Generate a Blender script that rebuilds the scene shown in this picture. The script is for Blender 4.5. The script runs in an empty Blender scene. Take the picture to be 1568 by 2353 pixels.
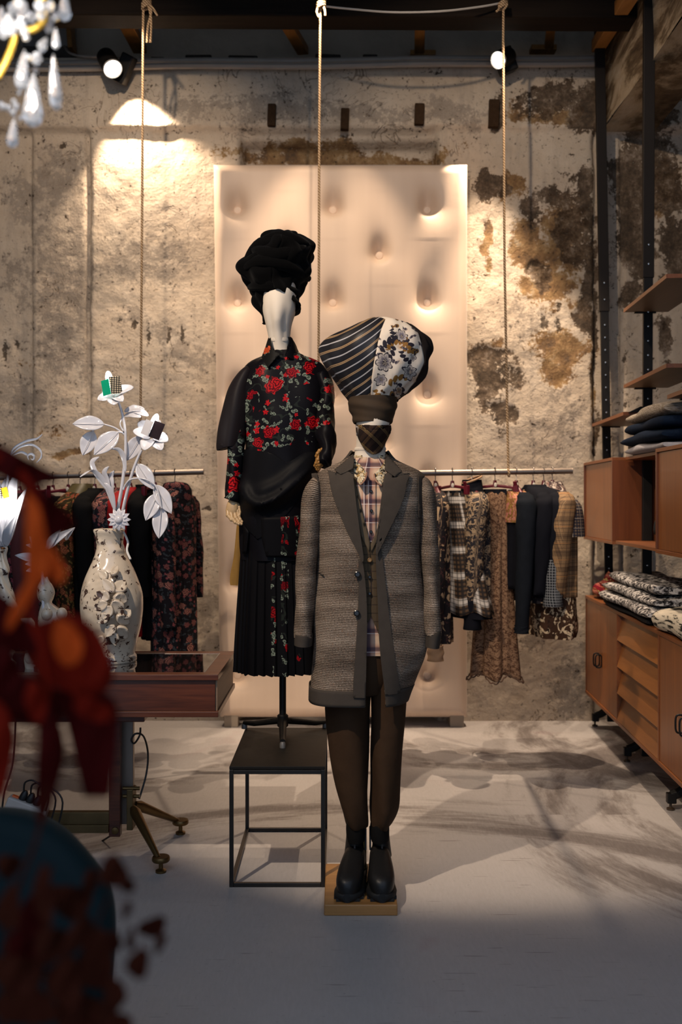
import bpy, bmesh, math, random
import numpy as np
from mathutils import Vector, Matrix, Euler

# ------------------------------------------------------------------ camera, world, lights, exposure
F = 2353 * 35 / 36.0          # focal length in pixels of the 1568 x 2353 frame
CX, HY, CAMZ = 784.0, 1151.0, 1.355
SC = bpy.context.scene
COL = SC.collection
PI = math.pi

def P(x, y, d):               # a point seen at (x, y) that stands d metres away
    return Vector(((x - CX) / F * d, d, CAMZ - (y - HY) / F * d))
def PX(x, d): return (x - CX) / F * d
def PZ(y, d): return CAMZ - (y - HY) / F * d

cam_data = bpy.data.cameras.new('camera')
cam = bpy.data.objects.new('camera', cam_data); COL.objects.link(cam)
cam.location = (0, 0, CAMZ); cam.rotation_euler = (PI / 2, 0, 0)
cam_data.sensor_fit = 'VERTICAL'; cam_data.sensor_height = 36; cam_data.sensor_width = 24; cam_data.lens = 35
cam_data.shift_y = -(1176.5 - HY) / 2353
cam_data.clip_start = 0.05; cam_data.clip_end = 60
cam_data.dof.use_dof = True; cam_data.dof.focus_distance = 3.75; cam_data.dof.aperture_fstop = 2.6
SC.camera = cam

SC.view_settings.view_transform = 'Standard'; SC.view_settings.look = 'None'
SC.view_settings.gamma = 1; SC.view_settings.use_curve_mapping = False
SC.view_settings.exposure = -0.06
SC.cycles.max_bounces = 6; SC.cycles.diffuse_bounces = 3; SC.cycles.glossy_bounces = 3; SC.cycles.transparent_max_bounces = 6
SC.cycles.use_denoising = True; SC.cycles.adaptive_threshold = 0.04
SC.cycles.sample_clamp_indirect = 6.0

world = bpy.data.worlds.new('daylight'); SC.world = world; world.use_nodes = True
bgn = world.node_tree.nodes['Background']
bgn.inputs['Color'].default_value = (0.55, 0.72, 1.0, 1); bgn.inputs['Strength'].default_value = 1.05

def light(name, kind, loc, target=None, energy=100, color=(1, .78, .55), size=.05, cone=60, blend=.4):
    L = bpy.data.lights.new(name, kind); L.energy = energy; L.color = color
    if kind == 'SPOT':
        L.spot_size = math.radians(cone); L.spot_blend = blend; L.shadow_soft_size = size
    elif kind == 'POINT':
        L.shadow_soft_size = size
    else:
        L.size = size
    o = bpy.data.objects.new(name, L); COL.objects.link(o); o.location = loc
    if target is not None:
        o.rotation_euler = (Vector(target) - Vector(loc)).to_track_quat('-Z', 'Y').to_euler()
    return o
WARM = (1, .775, .57)
# the two wall lamps in view (their housings are built below)
LAMP_A = Vector((-1.335, 6.00, 3.96)); LAMP_B = Vector((0.92, 5.88, 3.99))
light('wall_spot', 'SPOT', LAMP_A + Vector((.05, -.03, -.07)), (-.80, 6.40, 1.0), 225, WARM, .02, 90, .55)
light('wall_spot', 'SPOT', LAMP_B + Vector((-.05, -.03, -.07)), (.93, 5.40, .0), 360, WARM, .012, 60, .5)
# track spots on the roof beams above the frame
KEY = (1, .80, .60)
light('track_spot', 'SPOT', (-1.5, 1.2, 4.2), (.0, 3.8, 1.5), 600, KEY, .03, 35, .3)
light('track_spot', 'SPOT', (-.12, 5.15, 4.12), (-.05, 5.95, 2.4), 120, WARM, .03, 50, .6)
light('track_spot', 'SPOT', (.1, 3.2, 4.05), (1.0, 6.1, 2.3), 145, WARM, .025, 72, .6)
light('track_spot', 'SPOT', (-1.0, 3.4, 4.05), (-1.5, 6.1, 2.4), 175, WARM, .03, 72, .6)
light('track_spot', 'SPOT', (1.0, 5.12, 4.12), (1.08, 6.15, .75), 230, WARM, .012, 46, .5)
light('track_spot', 'SPOT', (-1.15, 5.12, 4.12), (-1.0, 6.15, .75), 130, WARM, .012, 46, .5)
light('track_spot', 'SPOT', (.45, 3.1, 4.4), (1.45, 5.0, .5), 95, WARM, .03, 30, .3)

# ------------------------------------------------------------------ object helpers
ORIGIN = {}
def thing(name, label, cat, loc=(0, 0, 0), rotz=0, group=None):
    o = bpy.data.objects.new(name, None); COL.objects.link(o)
    o.empty_display_size = .05
    o.location = loc; o.rotation_euler = (0, 0, rotz); o['label'] = label; o['category'] = cat
    if group: o['group'] = group
    ORIGIN[o.name] = Vector((0, 0, 0)) if rotz else Vector(loc)
    return o
def tag(o, label, cat, group=None):
    o['label'] = label; o['category'] = cat
    if group: o['group'] = group
    return o

class B:
    """collects vertices, faces and UVs (in metres) for one mesh"""
    def __init__(s): s.v = []; s.f = []; s.uv = []
    def add(s, vs, fs, uvs=None):
        k = len(s.v); s.v += [tuple(v) for v in vs]; s.f += [tuple(i + k for i in f) for f in fs]
        s.uv += [tuple(u) for u in uvs] if uvs is not None else [(v[0] + v[1] * .3, v[2] + v[1] * .2) for v in vs]
        return s
    def box(s, c, size, rot=None):
        x, y, z = [a / 2 for a in size]
        vs = [Vector((i * x, j * y, k * z)) for i in (-1, 1) for j in (-1, 1) for k in (-1, 1)]
        if rot is not None: vs = [rot @ v for v in vs]
        vs = [v + Vector(c) for v in vs]
        return s.add(vs, [(0, 1, 3, 2), (4, 6, 7, 5), (0, 4, 5, 1), (2, 3, 7, 6), (0, 2, 6, 4), (1, 5, 7, 3)])
    def span(s, x0, x1, y0, y1, z0, z1):
        return s.box(((x0 + x1) / 2, (y0 + y1) / 2, (z0 + z1) / 2), (abs(x1 - x0), abs(y1 - y0), abs(z1 - z0)))
    def rings(s, R, close=True, caps=True, uvs=None):
        n = len(R[0]); m = len(R); vs = [p for r in R for p in r]; fs = []
        for i in range(m - 1):
            for j in range(n if close else n - 1):
                a = i * n + j; b = i * n + (j + 1) % n
                fs.append((a, b, b + n, a + n))
        if caps and close:
            fs.append(tuple(range(n))[::-1]); fs.append(tuple((m - 1) * n + j for j in range(n)))
        if uvs is None:
            uvs = []; L = 0
            for i, r in enumerate(R):
                if i: L += (Vector(R[i][0]) - Vector(R[i - 1][0])).length
                per = 0
                for j, p in enumerate(r):
                    if j: per += (Vector(r[j]) - Vector(r[j - 1])).length
                    uvs.append((per, L))
        return s.add(vs, fs, uvs)
    def tube(s, pts, rad, n=10, caps=True, flat=None):
        """swept circle (or ellipse: rad entries may be (ra, rb)); flat = reference direction for ra"""
        pts = [Vector(p) for p in pts]; m = len(pts); R = []
        if not isinstance(rad, (list, tuple)) or (len(rad) == 2 and m != 2 and not isinstance(rad[0], (list, tuple))): rad = [rad] * m
        up = None
        for i, p in enumerate(pts):
            t = (pts[min(i + 1, m - 1)] - pts[max(i - 1, 0)]).normalized()
            if flat is not None:
                a = Vector(flat); a = (a - t * a.dot(t)).normalized()
            else:
                a = up if up is not None else (Vector((0, 0, 1)) if abs(t.z) < .9 else Vector((1, 0, 0)))
                a = (a - t * a.dot(t)).normalized()
            up = a; b = t.cross(a)
            ra, rb = rad[i] if isinstance(rad[i], (list, tuple)) else (rad[i], rad[i])
            R.append([p + a * (ra * math.cos(q)) + b * (rb * math.sin(q)) for q in [2 * PI * k / n for k in range(n)]])
        return s.rings(R, True, caps)
    def lathe(s, prof, c=(0, 0, 0), n=24, axis=None, caps=True):
        """prof: (radius, height) pairs about +Z (or axis) through c"""
        q = Vector((0, 0, 1)).rotation_difference(Vector(axis)) if axis is not None else None
        R = []
        for r, h in prof:
            ring = [Vector((r * math.cos(a), r * math.sin(a), h)) for a in [2 * PI * k / n for k in range(n)]]
            if q is not None: ring = [q @ v for v in ring]
            R.append([v + Vector(c) for v in ring])
        return s.rings(R, True, caps)
    def ball(s, c, r, n=12, m=8, rot=None):
        r = r if isinstance(r, (list, tuple)) else (r, r, r); R = []
        for i in range(m + 1):
            t = PI * (i / m) if 0 < i < m else (.02 if i == 0 else PI - .02)
            ring = [Vector((r[0] * math.sin(t) * math.cos(a), r[1] * math.sin(t) * math.sin(a), -r[2] * math.cos(t))) for a in [2 * PI * k / n for k in range(n)]]
            if rot is not None: ring = [rot @ v for v in ring]
            R.append([v + Vector(c) for v in ring])
        return s.rings(R)
    def grid(s, fn, nu, nv, u0=0, u1=1, v0=0, v1=1, uvfn=None):
        vs = []; uv = []
        for i in range(nv + 1):
            for j in range(nu + 1):
                u = u0 + (u1 - u0) * j / nu; v = v0 + (v1 - v0) * i / nv
                p = fn(u, v); vs.append(p); uv.append(uvfn(u, v) if uvfn else (p[0], p[2]))
        fs = [(i * (nu + 1) + j, i * (nu + 1) + j + 1, (i + 1) * (nu + 1) + j + 1, (i + 1) * (nu + 1) + j) for i in range(nv) for j in range(nu)]
        return s.add(vs, fs, uv)

def obj(name, b, mat, parent=None, smooth=40, local=False, bevel=0, solid=0, subsurf=0, offset=0, seg=2):
    me = bpy.data.meshes.new(name)
    off = Vector((0, 0, 0))
    if parent is not None and not local: off = ORIGIN.get(parent.name, off)
    me.from_pydata([(v[0] - off.x, v[1] - off.y, v[2] - off.z) for v in b.v], [], b.f)
    if len(b.uv) == len(b.v):
        uvl = me.uv_layers.new(name='UVMap')
        li = np.empty(len(me.loops), dtype=np.int32); me.loops.foreach_get('vertex_index', li)
        uvl.data.foreach_set('uv', np.array(b.uv, dtype=np.float32)[li].ravel())
    bm = bmesh.new(); bm.from_mesh(me); bmesh.ops.recalc_face_normals(bm, faces=bm.faces); bm.to_mesh(me); bm.free()
    if smooth:
        me.shade_smooth()
        if smooth < 180: me.set_sharp_from_angle(angle=math.radians(smooth))
    me.materials.append(mat)
    o = bpy.data.objects.new(name, me); COL.objects.link(o)
    if parent is not None:
        o.parent = parent; ORIGIN[o.name] = off
    if solid:
        m = o.modifiers.new('thickness', 'SOLIDIFY'); m.thickness = solid; m.offset = offset
    if bevel:
        m = o.modifiers.new('bevel', 'BEVEL'); m.width = bevel; m.segments = seg; m.limit_method = 'ANGLE'
    if subsurf:
        m = o.modifiers.new('smooth', 'SUBSURF'); m.levels = subsurf; m.render_levels = subsurf
    return o
def struct(name, b, mat, **kw):
    o = obj(name, b, mat, **kw); o['kind'] = 'structure'; return o

def crom(pts, n):
    """Catmull-Rom through rows of numbers, n samples per span"""
    p = np.array(pts, float); out = []
    for i in range(len(p) - 1):
        a, b_, c, d = p[max(i - 1, 0)], p[i], p[i + 1], p[min(i + 2, len(p) - 1)]
        for k in range(n):
            t = k / n
            out.append(.5 * ((2 * b_) + (c - a) * t + (2 * a - 5 * b_ + 4 * c - d) * t * t + (-a + 3 * b_ - 3 * c + d) * t ** 3))
    out.append(p[-1]); return np.array(out)
def cpath(pts, n=6): return [Vector(q) for q in crom([tuple(p) for p in pts], n)]

# value noise in numpy for the wall relief and for cloth folds
_VT = {}
def vnoise(x, y, seed=0):
    if seed not in _VT: _VT[seed] = np.random.RandomState(seed).rand(256, 256)
    T = _VT[seed]
    xi = np.floor(x).astype(int); yi = np.floor(y).astype(int); fx = x - xi; fy = y - yi
    fx = fx * fx * (3 - 2 * fx); fy = fy * fy * (3 - 2 * fy)
    g = lambda a, c: T[a % 256, c % 256]
    return (g(xi, yi) * (1 - fx) + g(xi + 1, yi) * fx) * (1 - fy) + (g(xi, yi + 1) * (1 - fx) + g(xi + 1, yi + 1) * fx) * fy
def fbm(x, y, sc, oc=4, seed=0, gain=.5):
    t = 0; a = 1; s_ = 0
    for k in range(oc):
        t = t + a * (vnoise(x * sc * 2 ** k + 17.3 * k, y * sc * 2 ** k + 9.1 * k, seed + k) - .5) * 2; s_ += a; a *= gain
    return t / s_

# ------------------------------------------------------------------ node material builder
class G:
    def __init__(s, name, rough=.6, metal=0, spec=.5):
        s.m = bpy.data.materials.new(name); s.m.use_nodes = True; s.t = s.m.node_tree
        s.b = s.t.nodes['Principled BSDF']; s.b.inputs['Roughness'].default_value = rough
        s.b.inputs['Metallic'].default_value = metal; s.b.inputs['Specular IOR Level'].default_value = spec
        s.out = s.t.nodes['Material Output']; s._tc = None
    def inp(s, sock, v):
        if v is None: return
        if hasattr(v, 'is_output') or isinstance(v, bpy.types.NodeSocket): s.t.links.new(v, sock)
        elif isinstance(v, (tuple, list)):
            n = len(sock.default_value); v = tuple(v) + ((1,) if len(v) == 3 and n == 4 else ()); sock.default_value = v[:n]
        else:
            try: sock.default_value = v
            except TypeError: sock.default_value = [v] * len(sock.default_value)
    def n(s, typ, props=None, **ins):
        nd = s.t.nodes.new('ShaderNode' + typ)
        for k, v in (props or {}).items(): setattr(nd, k, v)
        for k, v in ins.items():
            s.inp(nd.inputs[int(k[1:])] if k[0] == '_' else nd.inputs[k], v)
        return nd
    def tc(s, which='Object'):
        if s._tc is None: s._tc = s.t.nodes.new('ShaderNodeTexCoord')
        return s._tc.outputs[which]
    def map(s, v, scale=(1, 1, 1), loc=(0, 0, 0), rot=(0, 0, 0)):
        return s.n('Mapping', Vector=v, Scale=scale, Location=loc, Rotation=rot).outputs[0]
    def ma(s, op, a, b=0, c=0, clamp=False):
        return s.n('Math', {'operation': op, 'use_clamp': clamp}, _0=a, _1=b, _2=c).outputs[0]
    def vm(s, op, a, b=(0, 0, 0)):
        nd = s.n('VectorMath', {'operation': op}, _0=a, _1=b); return nd.outputs['Value'] if op in ('LENGTH', 'DISTANCE', 'DOT_PRODUCT') else nd.outputs[0]
    def mix(s, f, a, b, mode='MIX'):
        nd = s.t.nodes.new('ShaderNodeMix'); nd.data_type = 'RGBA'; nd.blend_type = mode
        s.inp(nd.inputs[0], f); s.inp(nd.inputs[6], a); s.inp(nd.inputs[7], b); return nd.outputs[2]
    def noise(s, v, scale=5, detail=4, rough=.55, dist=0, col=False):
        nd = s.n('TexNoise', None, Vector=v, Scale=scale, Detail=detail, Roughness=rough, Distortion=dist)
        return nd.outputs['Color'] if col else nd.outputs['Fac']
    def vor(s, v, scale=5, feature='F1', rnd=1, dim='3D', metric='EUCLIDEAN'):
        return s.n('TexVoronoi', {'feature': feature, 'voronoi_dimensions': dim, 'distance': metric}, Vector=v, Scale=scale, Randomness=rnd)
    def ss(s, x, a, b, c0=0, c1=1):     # smooth step remap
        return s.n('MapRange', {'interpolation_type': 'SMOOTHSTEP', 'clamp': True}, Value=x, _1=a, _2=b, _3=c0, _4=c1).outputs[0]
    def ramp(s, f, stops, interp='LINEAR'):
        nd = s.t.nodes.new('ShaderNodeValToRGB'); s.inp(nd.inputs[0], f); r = nd.color_ramp; r.interpolation = interp
        while len(r.elements) < len(stops): r.elements.new(.5)
        for e, (p, c) in zip(r.elements, stops): e.position = p; e.color = tuple(c) + ((1,) if len(c) == 3 else ())
        return nd.outputs[0]
    def sep(s, v): return s.n('SeparateXYZ', None, Vector=v).outputs
    def comb(s, x, y, z=0): return s.n('CombineXYZ', None, X=x, Y=y, Z=z).outputs[0]
    def base(s, c): s.inp(s.b.inputs['Base Color'], c); return s
    def set(s, **k):
        for a, v in k.items(): s.inp(s.b.inputs[a.replace('_', ' ')], v)
        return s
    def bump(s, h, strength=.3, dist=.01):
        s.t.links.new(s.n('Bump', None, Height=h, Strength=strength, Distance=dist).outputs[0], s.b.inputs['Normal']); return s
    def stripe(s, x, period, width, off=0, soft=.15):
        """1 inside a stripe of given width repeated every period"""
        f = s.ma('PINGPONG', s.ma('ADD', x, off), period / 2)
        return s.ss(f, width / 2 * (1 + soft), width / 2 * (1 - soft))
    def flower(s, uv, scale, R=.33, petals=5, dens=1.0, seed=0, rnd=.8, lobe=.22):
        """scattered flowers: (mask, radius, random) for a 2D coordinate in metres"""
        v = s.map(uv, loc=(seed * 1.37, seed * .71, 0))
        vo = s.vor(v, scale, rnd=rnd, dim='2D')
        loc = s.vm('SUBTRACT', v, vo.outputs['Position']); x, y, _ = s.sep(loc)
        r = s.ma('MULTIPLY', s.vm('LENGTH', s.comb(x, y)), scale); rn = s.sep(vo.outputs['Color'])[0]; rn2 = s.sep(vo.outputs['Color'])[1]
        an = s.ma('ADD', s.ma('ARCTAN2', y, x), s.ma('MULTIPLY', rn, 6))
        lob = s.ma('MULTIPLY_ADD', s.ma('SINE', s.ma('MULTIPLY', an, petals)), lobe, 1 - lobe)
        lim = s.ma('MULTIPLY', lob, s.ma('MULTIPLY_ADD', rn2, R * .5, R * .6))
        mk = s.ss(s.ma('DIVIDE', r, lim), 1.06, .92)
        if dens < 1: mk = s.ma('MULTIPLY', mk, s.ma('LESS_THAN', rn, dens))
        return mk, s.ma('DIVIDE', r, lim), rn2, an

def plain(name, col, rough=.6, metal=0, spec=.5, var=.15, vscale=8, bump=0, bscale=60, coord='Object', bdist=.004, **kw):
    g = G(name, rough, metal, spec); v = g.tc(coord)
    n = g.noise(v, vscale, 5)
    g.base(g.mix(n, [c * (1 - var) for c in col], [min(1, c * (1 + var)) for c in col]))
    if bump: g.bump(g.noise(v, bscale, 4), bump, bdist)
    if kw: g.set(**kw)
    return g.m
def wood(name, c0, c1, axis='X', scale=1, rough=.4, spec=.5, coat=0):
    g = G(name, rough, 0, spec); v = g.tc('Object')
    st = {'X': (1.2, 22, 22), 'Y': (22, 1.2, 22), 'Z': (22, 22, 1.2)}[axis]
    m = g.map(v, [a * scale for a in st]); a = g.noise(m, 1.5, 6, .6, .6); b = g.noise(g.map(v, [q * scale * 4 for q in st]), 2, 3, .6)
    f = g.ma('ADD', g.ma('MULTIPLY', a, .75), g.ma('MULTIPLY', b, .25))
    g.base(g.ramp(f, [(.3, c0), (.7, c1)])); g.bump(f, .08, .002)
    if coat: g.set(Coat_Weight=coat, Coat_Roughness=.15)
    return g.m
# ------------------------------------------------------------------ the room
WD = 6.15                                    # distance of the plastered back wall
# floor: poured cement with broad trowel sweeps
g = G('poured_cement', .55, 0, .35); v = g.tc('Object')
big = g.noise(v, .9, 4, .6, .6)
sw = None
for k, (cx, cy, rr, w_) in enumerate([(2.2, 5.7, 1.1, .8), (.9, 6.1, .9, .6), (2.5, 4.3, 1.5, 1.0), (-.9, 6.0, 1.0, .6), (.2, 2.4, 1.9, .6)]):
    dv = g.vm('SUBTRACT', v, (cx, cy, 0)); r_ = g.vm('LENGTH', dv)
    x_, y_, _z = g.sep(dv); an = g.ma('ARCTAN2', y_, x_)
    band = g.noise(g.comb(g.ma('MULTIPLY', r_, 5.0), g.ma('MULTIPLY', an, 1.6), k * 3.1), 1, 6, .66)
    band = g.ma('MULTIPLY', band, g.ss(g.ma('ABSOLUTE', g.ma('SUBTRACT', r_, rr)), w_, .1))
    sw = band if sw is None else g.ma('MAXIMUM', sw, band)
fine = g.noise(g.map(v, (30, 6, 1)), 3, 5, .7)
specks = g.ss(g.noise(v, 75, 3, .7), .66, .72)
scr = g.ss(g.noise(g.map(v, (2, 34, 1), rot=(0, 0, .35)), 2.5, 3, .5), .67, .72)
tone = g.ma('ADD', g.ma('MULTIPLY', g.ss(sw, .40, .62), .55), g.ma('ADD', g.ma('MULTIPLY', big, .36), g.ma('MULTIPLY', fine, .36)))
col = g.ramp(tone, [(.18, (.47, .435, .415)), (.45, (.39, .357, .336)), (.68, (.27, .24, .222)), (.95, (.15, .126, .115))])
col = g.mix(g.ma('MULTIPLY', g.ma('MAXIMUM', specks, scr), .55), col, (.10, .07, .06))
col = g.mix(g.ss(g.noise(v, 1.7, 3, .5, 2), .62, .75, 0, .22), col, (.33, .2, .2))
g.base(col); g.set(Roughness=g.ma('MULTIPLY_ADD', tone, .25, .42)); g.bump(g.ma('ADD', fine, g.ma('MULTIPLY', big, 2)), .12, .006)
M_floor = g.m
struct('floor', B().span(-4, 3.0, -2.5, 6.7, -.1, 0), M_floor, smooth=0)

# back wall: relief, peeled patches and crumbled edges are real depth on a fine mesh
RES = .0145
xs = np.arange(-3.2, 2.72, RES); zs = np.arange(0, 4.06, RES)
Xg, Zg = np.meshgrid(xs, zs)
def wx(px): return (px - CX) / F * WD
def wz(py): return CAMZ - (py - HY) / F * WD
wob = fbm(Xg, Zg, 6, 4, 3)
def step(a, b, t): return 1 / (1 + np.exp(-(t - a) / b))
band = step(wz(303), .006, Zg + .016 * wob)
rel = .018 * fbm(Xg, Zg, 1.6, 5, 11) + .004 * fbm(Xg, Zg, 14, 3, 21)
below = 1 - band
def between(a, b, soft=.006): return step(a, soft, Xg + .012 * wob) * (1 - step(b, soft, Xg + .012 * wob))
rel += .075 * band
rel += below * (.035 * between(wx(207), wx(555)) + .04 * between(wx(1003), wx(1366)) + .02 * between(wx(70), wx(200)) - .005 * (1 - step(wx(70), .006, Xg)))
rel -= .11 * between(wx(555), wx(1003)) * (1 - step(wz(326), .006, Zg + .01 * wob))
for px, w_ in ((203, .012), (70, .009), (1368, .013), (1432, .01), (1506, .01)):
    rel -= below * .03 * np.exp(-((Xg + .01 * wob - wx(px)) / w_) ** 2)
# stains and peeled patches: (px, py, rx, ry, weight); three pigments
def blobs(lst, nsc, amp, seed):
    m = np.zeros_like(Xg)
    n_ = fbm(Xg, Zg, nsc, 5, seed, .68)
    Xw = Xg + .07 * fbm(Xg, Zg, 5, 4, seed + 100) ; Zw = Zg + .07 * fbm(Xg, Zg, 5, 4, seed + 200)
    for (px, py, rx, ry, w_) in lst:
        d_ = np.sqrt(((Xw - wx(px)) / (rx / F * WD)) ** 2 + ((Zw - wz(py)) / (ry / F * WD)) ** 2)
        m = np.maximum(m, w_ * np.clip(1.6 - d_, 0, 1.2))
    return np.clip(m * 1.0 + n_ * amp * np.minimum(1, m * 2 + .15), 0, 2)
dark = blobs([(1118, 432, 24, 26, 1), (1150, 436, 26, 18, .9), (1215, 490, 20, 28, .9), (1265, 462, 34, 26, 1), (1300, 500, 40, 60, 1), (1345, 450, 26, 60, 1), (1352, 560, 22, 110, 1), (1318, 580, 30, 30, 1.1),
              (1240, 640, 20, 36, .7), (1350, 680, 18, 90, .9), (1345, 740, 22, 34, .9), (1450, 420, 36, 90, 1), (1455, 560, 34, 90, 1.1), (1450, 660, 24, 40, .9), (1545, 560, 40, 90, .9), (1540, 420, 40, 80, .8), (1522, 760, 14, 60, 1), (1370, 740, 7, 320, .9),
              (1290, 238, 95, 36, .95), (1345, 255, 45, 48, 1.1), (1230, 225, 40, 20, .8), (1140, 262, 18, 34, 1.2), (1500, 330, 60, 60, .9), (1112, 835, 40, 50, .8), (1145, 880, 50, 60, .8), (1150, 950, 26, 60, .7), (1115, 815, 50, 20, .9)], 9, 1.05, 31)
ochre = blobs([(1170, 430, 34, 30, 1), (1205, 560, 26, 60, 1), (1240, 600, 36, 50, 1), (1225, 660, 36, 40, .9), (1270, 650, 60, 60, .9), (1300, 800, 60, 40, 1), (1285, 850, 45, 40, .9), (1290, 550, 60, 90, .8), (1120, 560, 10, 80, .7), (780, 350, 230, 22, .9), (900, 352, 90, 20, 1), (1530, 440, 40, 70, .9),
               (1260, 262, 80, 22, .8), (1130, 800, 60, 20, .6), (1370, 900, 7, 120, .8), (150, 1045, 40, 7, 1.2), (50, 830, 24, 14, .6), (110, 1000, 40, 18, .4), (1330, 700, 30, 40, .7)], 7, .9, 47)
grey = blobs([(300, 600, 70, 50, .6), (380, 610, 50, 46, .6), (130, 400, 70, 60, .55), (60, 450, 60, 50, .6), (120, 620, 70, 120, .5), (130, 760, 60, 90, .55), (60, 940, 60, 50, .6), (40, 640, 40, 60, .4), (370, 770, 40, 22, .7), (440, 820, 40, 40, .5), (300, 730, 30, 20, .5),
              (30, 170, 60, 60, .3), (120, 230, 60, 60, .3), (450, 1385, 46, 44, .9), (430, 1460, 40, 60, .5), (700, 262, 160, 26, .55), (860, 262, 120, 24, .55), (1020, 262, 110, 30, .6), (470, 255, 120, 26, .45), (1200, 1470, 34, 26, .6), (1120, 1450, 24, 30, .5), (1310, 1560, 50, 60, .45), (1200, 740, 60, 60, .3), (1320, 1620, 40, 30, .7),
              (1290, 960, 60, 90, .3), (1150, 1300, 40, 100, .3), (190, 640, 24, 300, .55)], 11, .85, 59)
black = np.zeros_like(Xg)
for (px, py, rx, ry) in [(343, 770, 4, 20), (389, 770, 4, 22), (420, 768, 4, 22), (310, 742, 5, 12), (275, 738, 5, 5), (35, 792, 6, 18), (8, 808, 6, 26), (1248, 742, 8, 18), (1283, 706, 6, 10), (1282, 748, 7, 16), (478, 1168, 8, 6), (1437, 827, 3, 12), (1531, 749, 5, 12), (145, 335, 7, 5), (225, 262, 5, 8), (1440, 930, 3, 8)]:
    d_ = np.sqrt(((Xg - wx(px)) / (rx / F * WD)) ** 2 + ((Zg - wz(py)) / (ry / F * WD)) ** 2)
    black = np.maximum(black, np.clip(1.5 - d_ + .5 * fbm(Xg, Zg, 30, 3, 77), 0, 1))
peel = np.clip((dark - .45) * 3, 0, 1)
rel -= .009 * peel + .004 * np.clip((ochre - .5) * 3, 0, 1) + .007 * black
Yg = WD - rel + .02
me = bpy.data.meshes.new('wall_back'); nr, nc = Xg.shape
idx = np.arange(nr * nc).reshape(nr, nc)
q = np.stack([idx[:-1, :-1], idx[:-1, 1:], idx[1:, 1:], idx[1:, :-1]], -1).reshape(-1, 4)
me.vertices.add(nr * nc); me.vertices.foreach_set('co', np.stack([Xg, Yg, Zg], -1).astype(np.float32).ravel())
me.loops.add(q.size); me.loops.foreach_set('vertex_index', q.ravel().astype(np.int32))
me.polygons.add(len(q)); me.polygons.foreach_set('loop_start', np.arange(0, q.size, 4, dtype=np.int32)); me.update(calc_edges=True)
me.shade_smooth()
for nm, arr in (('dark', dark), ('ochre', ochre), ('grey', grey), ('black', black)):
    at = me.attributes.new(nm, 'FLOAT', 'POINT'); at.data.foreach_set('value', arr.astype(np.float32).ravel())
g = G('old_plaster', .85, 0, .2); v = g.tc('Object')
A = {k: g.n('Attribute', {'attribute_name': k}).outputs['Fac'] for k in ('dark', 'ochre', 'grey', 'black')}
n1 = g.noise(v, 1.3, 6, .65); n2 = g.noise(v, 9, 6, .7); n3 = g.noise(v, 45, 5, .7)
col = g.ramp(g.ma('ADD', g.ma('MULTIPLY', n1, .7), g.ma('MULTIPLY', n2, .3)), [(.3, (.38, .30, .22)), (.5, (.51, .42, .32)), (.68, (.60, .515, .41))])
strk = g.noise(g.map(v, (9, 1, 1.1)), 1.4, 5, .65)
col = g.mix(g.ss(strk, .52, .72, 0, .4), col, (.30, .25, .20))
edge = g.ma('ADD', g.ma('MULTIPLY', g.ma('SUBTRACT', n3, .5), 2.6), g.ma('MULTIPLY', g.ma('SUBTRACT', g.noise(v, 15, 5, .75), .5), 2.0))
def mask(a, lo, hi, k=1.0): return g.ss(g.ma('ADD', A[a], g.ma('MULTIPLY', edge, k)), lo, hi)
col = g.mix(g.ma('MULTIPLY', mask('grey', .2, .64, 1.0), .62), col, g.ramp(n3, [(.3, (.085, .066, .052)), (.62, (.26, .22, .18))]))
col = g.mix(g.ma('MULTIPLY', mask('ochre', .32, .66, .8), .88), col, g.ramp(n2, [(.34, (.05, .022, .006)), (.46, (.16, .078, .02)), (.56, (.25, .145, .05)), (.68, (.40, .31, .20))]))
col = g.mix(g.ma('MULTIPLY', mask('dark', .38, .60, .8), .93), col, g.ramp(g.ma('ADD', g.ma('MULTIPLY', n2, .6), g.ma('MULTIPLY', n3, .4)), [(.38, (.018, .011, .006)), (.48, (.06, .038, .022)), (.55, (.13, .09, .058)), (.64, (.30, .24, .185))]))
col = g.mix(g.ma('MULTIPLY', mask('black', .35, .7, 1.2), .85), col, (.03, .018, .010))
pit = g.ss(g.noise(g.map(v, (1, 1, 1.6)), 26, 6, .80, .8), .615, .68)
col = g.mix(g.ma('MULTIPLY', pit, .42), col, (.10, .07, .045))
crv = g.noise(v, 3.2, 4, .6, 1.2); crk = g.ss(g.ma('ABSOLUTE', g.ma('SUBTRACT', crv, .5)), .008, .002)
crk = g.ma('MULTIPLY', crk, g.ss(g.noise(v, 1.9, 2), .5, .6))
col = g.mix(g.ma('MULTIPLY', crk, .6), col, (.11, .075, .05))
g.base(col)
h = g.ma('SUBTRACT', g.ma('ADD', g.ma('MULTIPLY', n2, .9), g.ma('MULTIPLY', g.noise(v, 5, 6, .62, .25), 1.4)), g.ma('ADD', g.ma('MULTIPLY', crk, .5), g.ma('MULTIPLY', pit, .5)))
g.bump(h, .6, .02)
M_wall = g.m; me.materials.append(M_wall)
wall_back = bpy.data.objects.new('wall_back', me); COL.objects.link(wall_back); wall_back['kind'] = 'structure'
wall_back['label'] = 'weathered peeling plaster wall behind the clothes rails'

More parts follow.
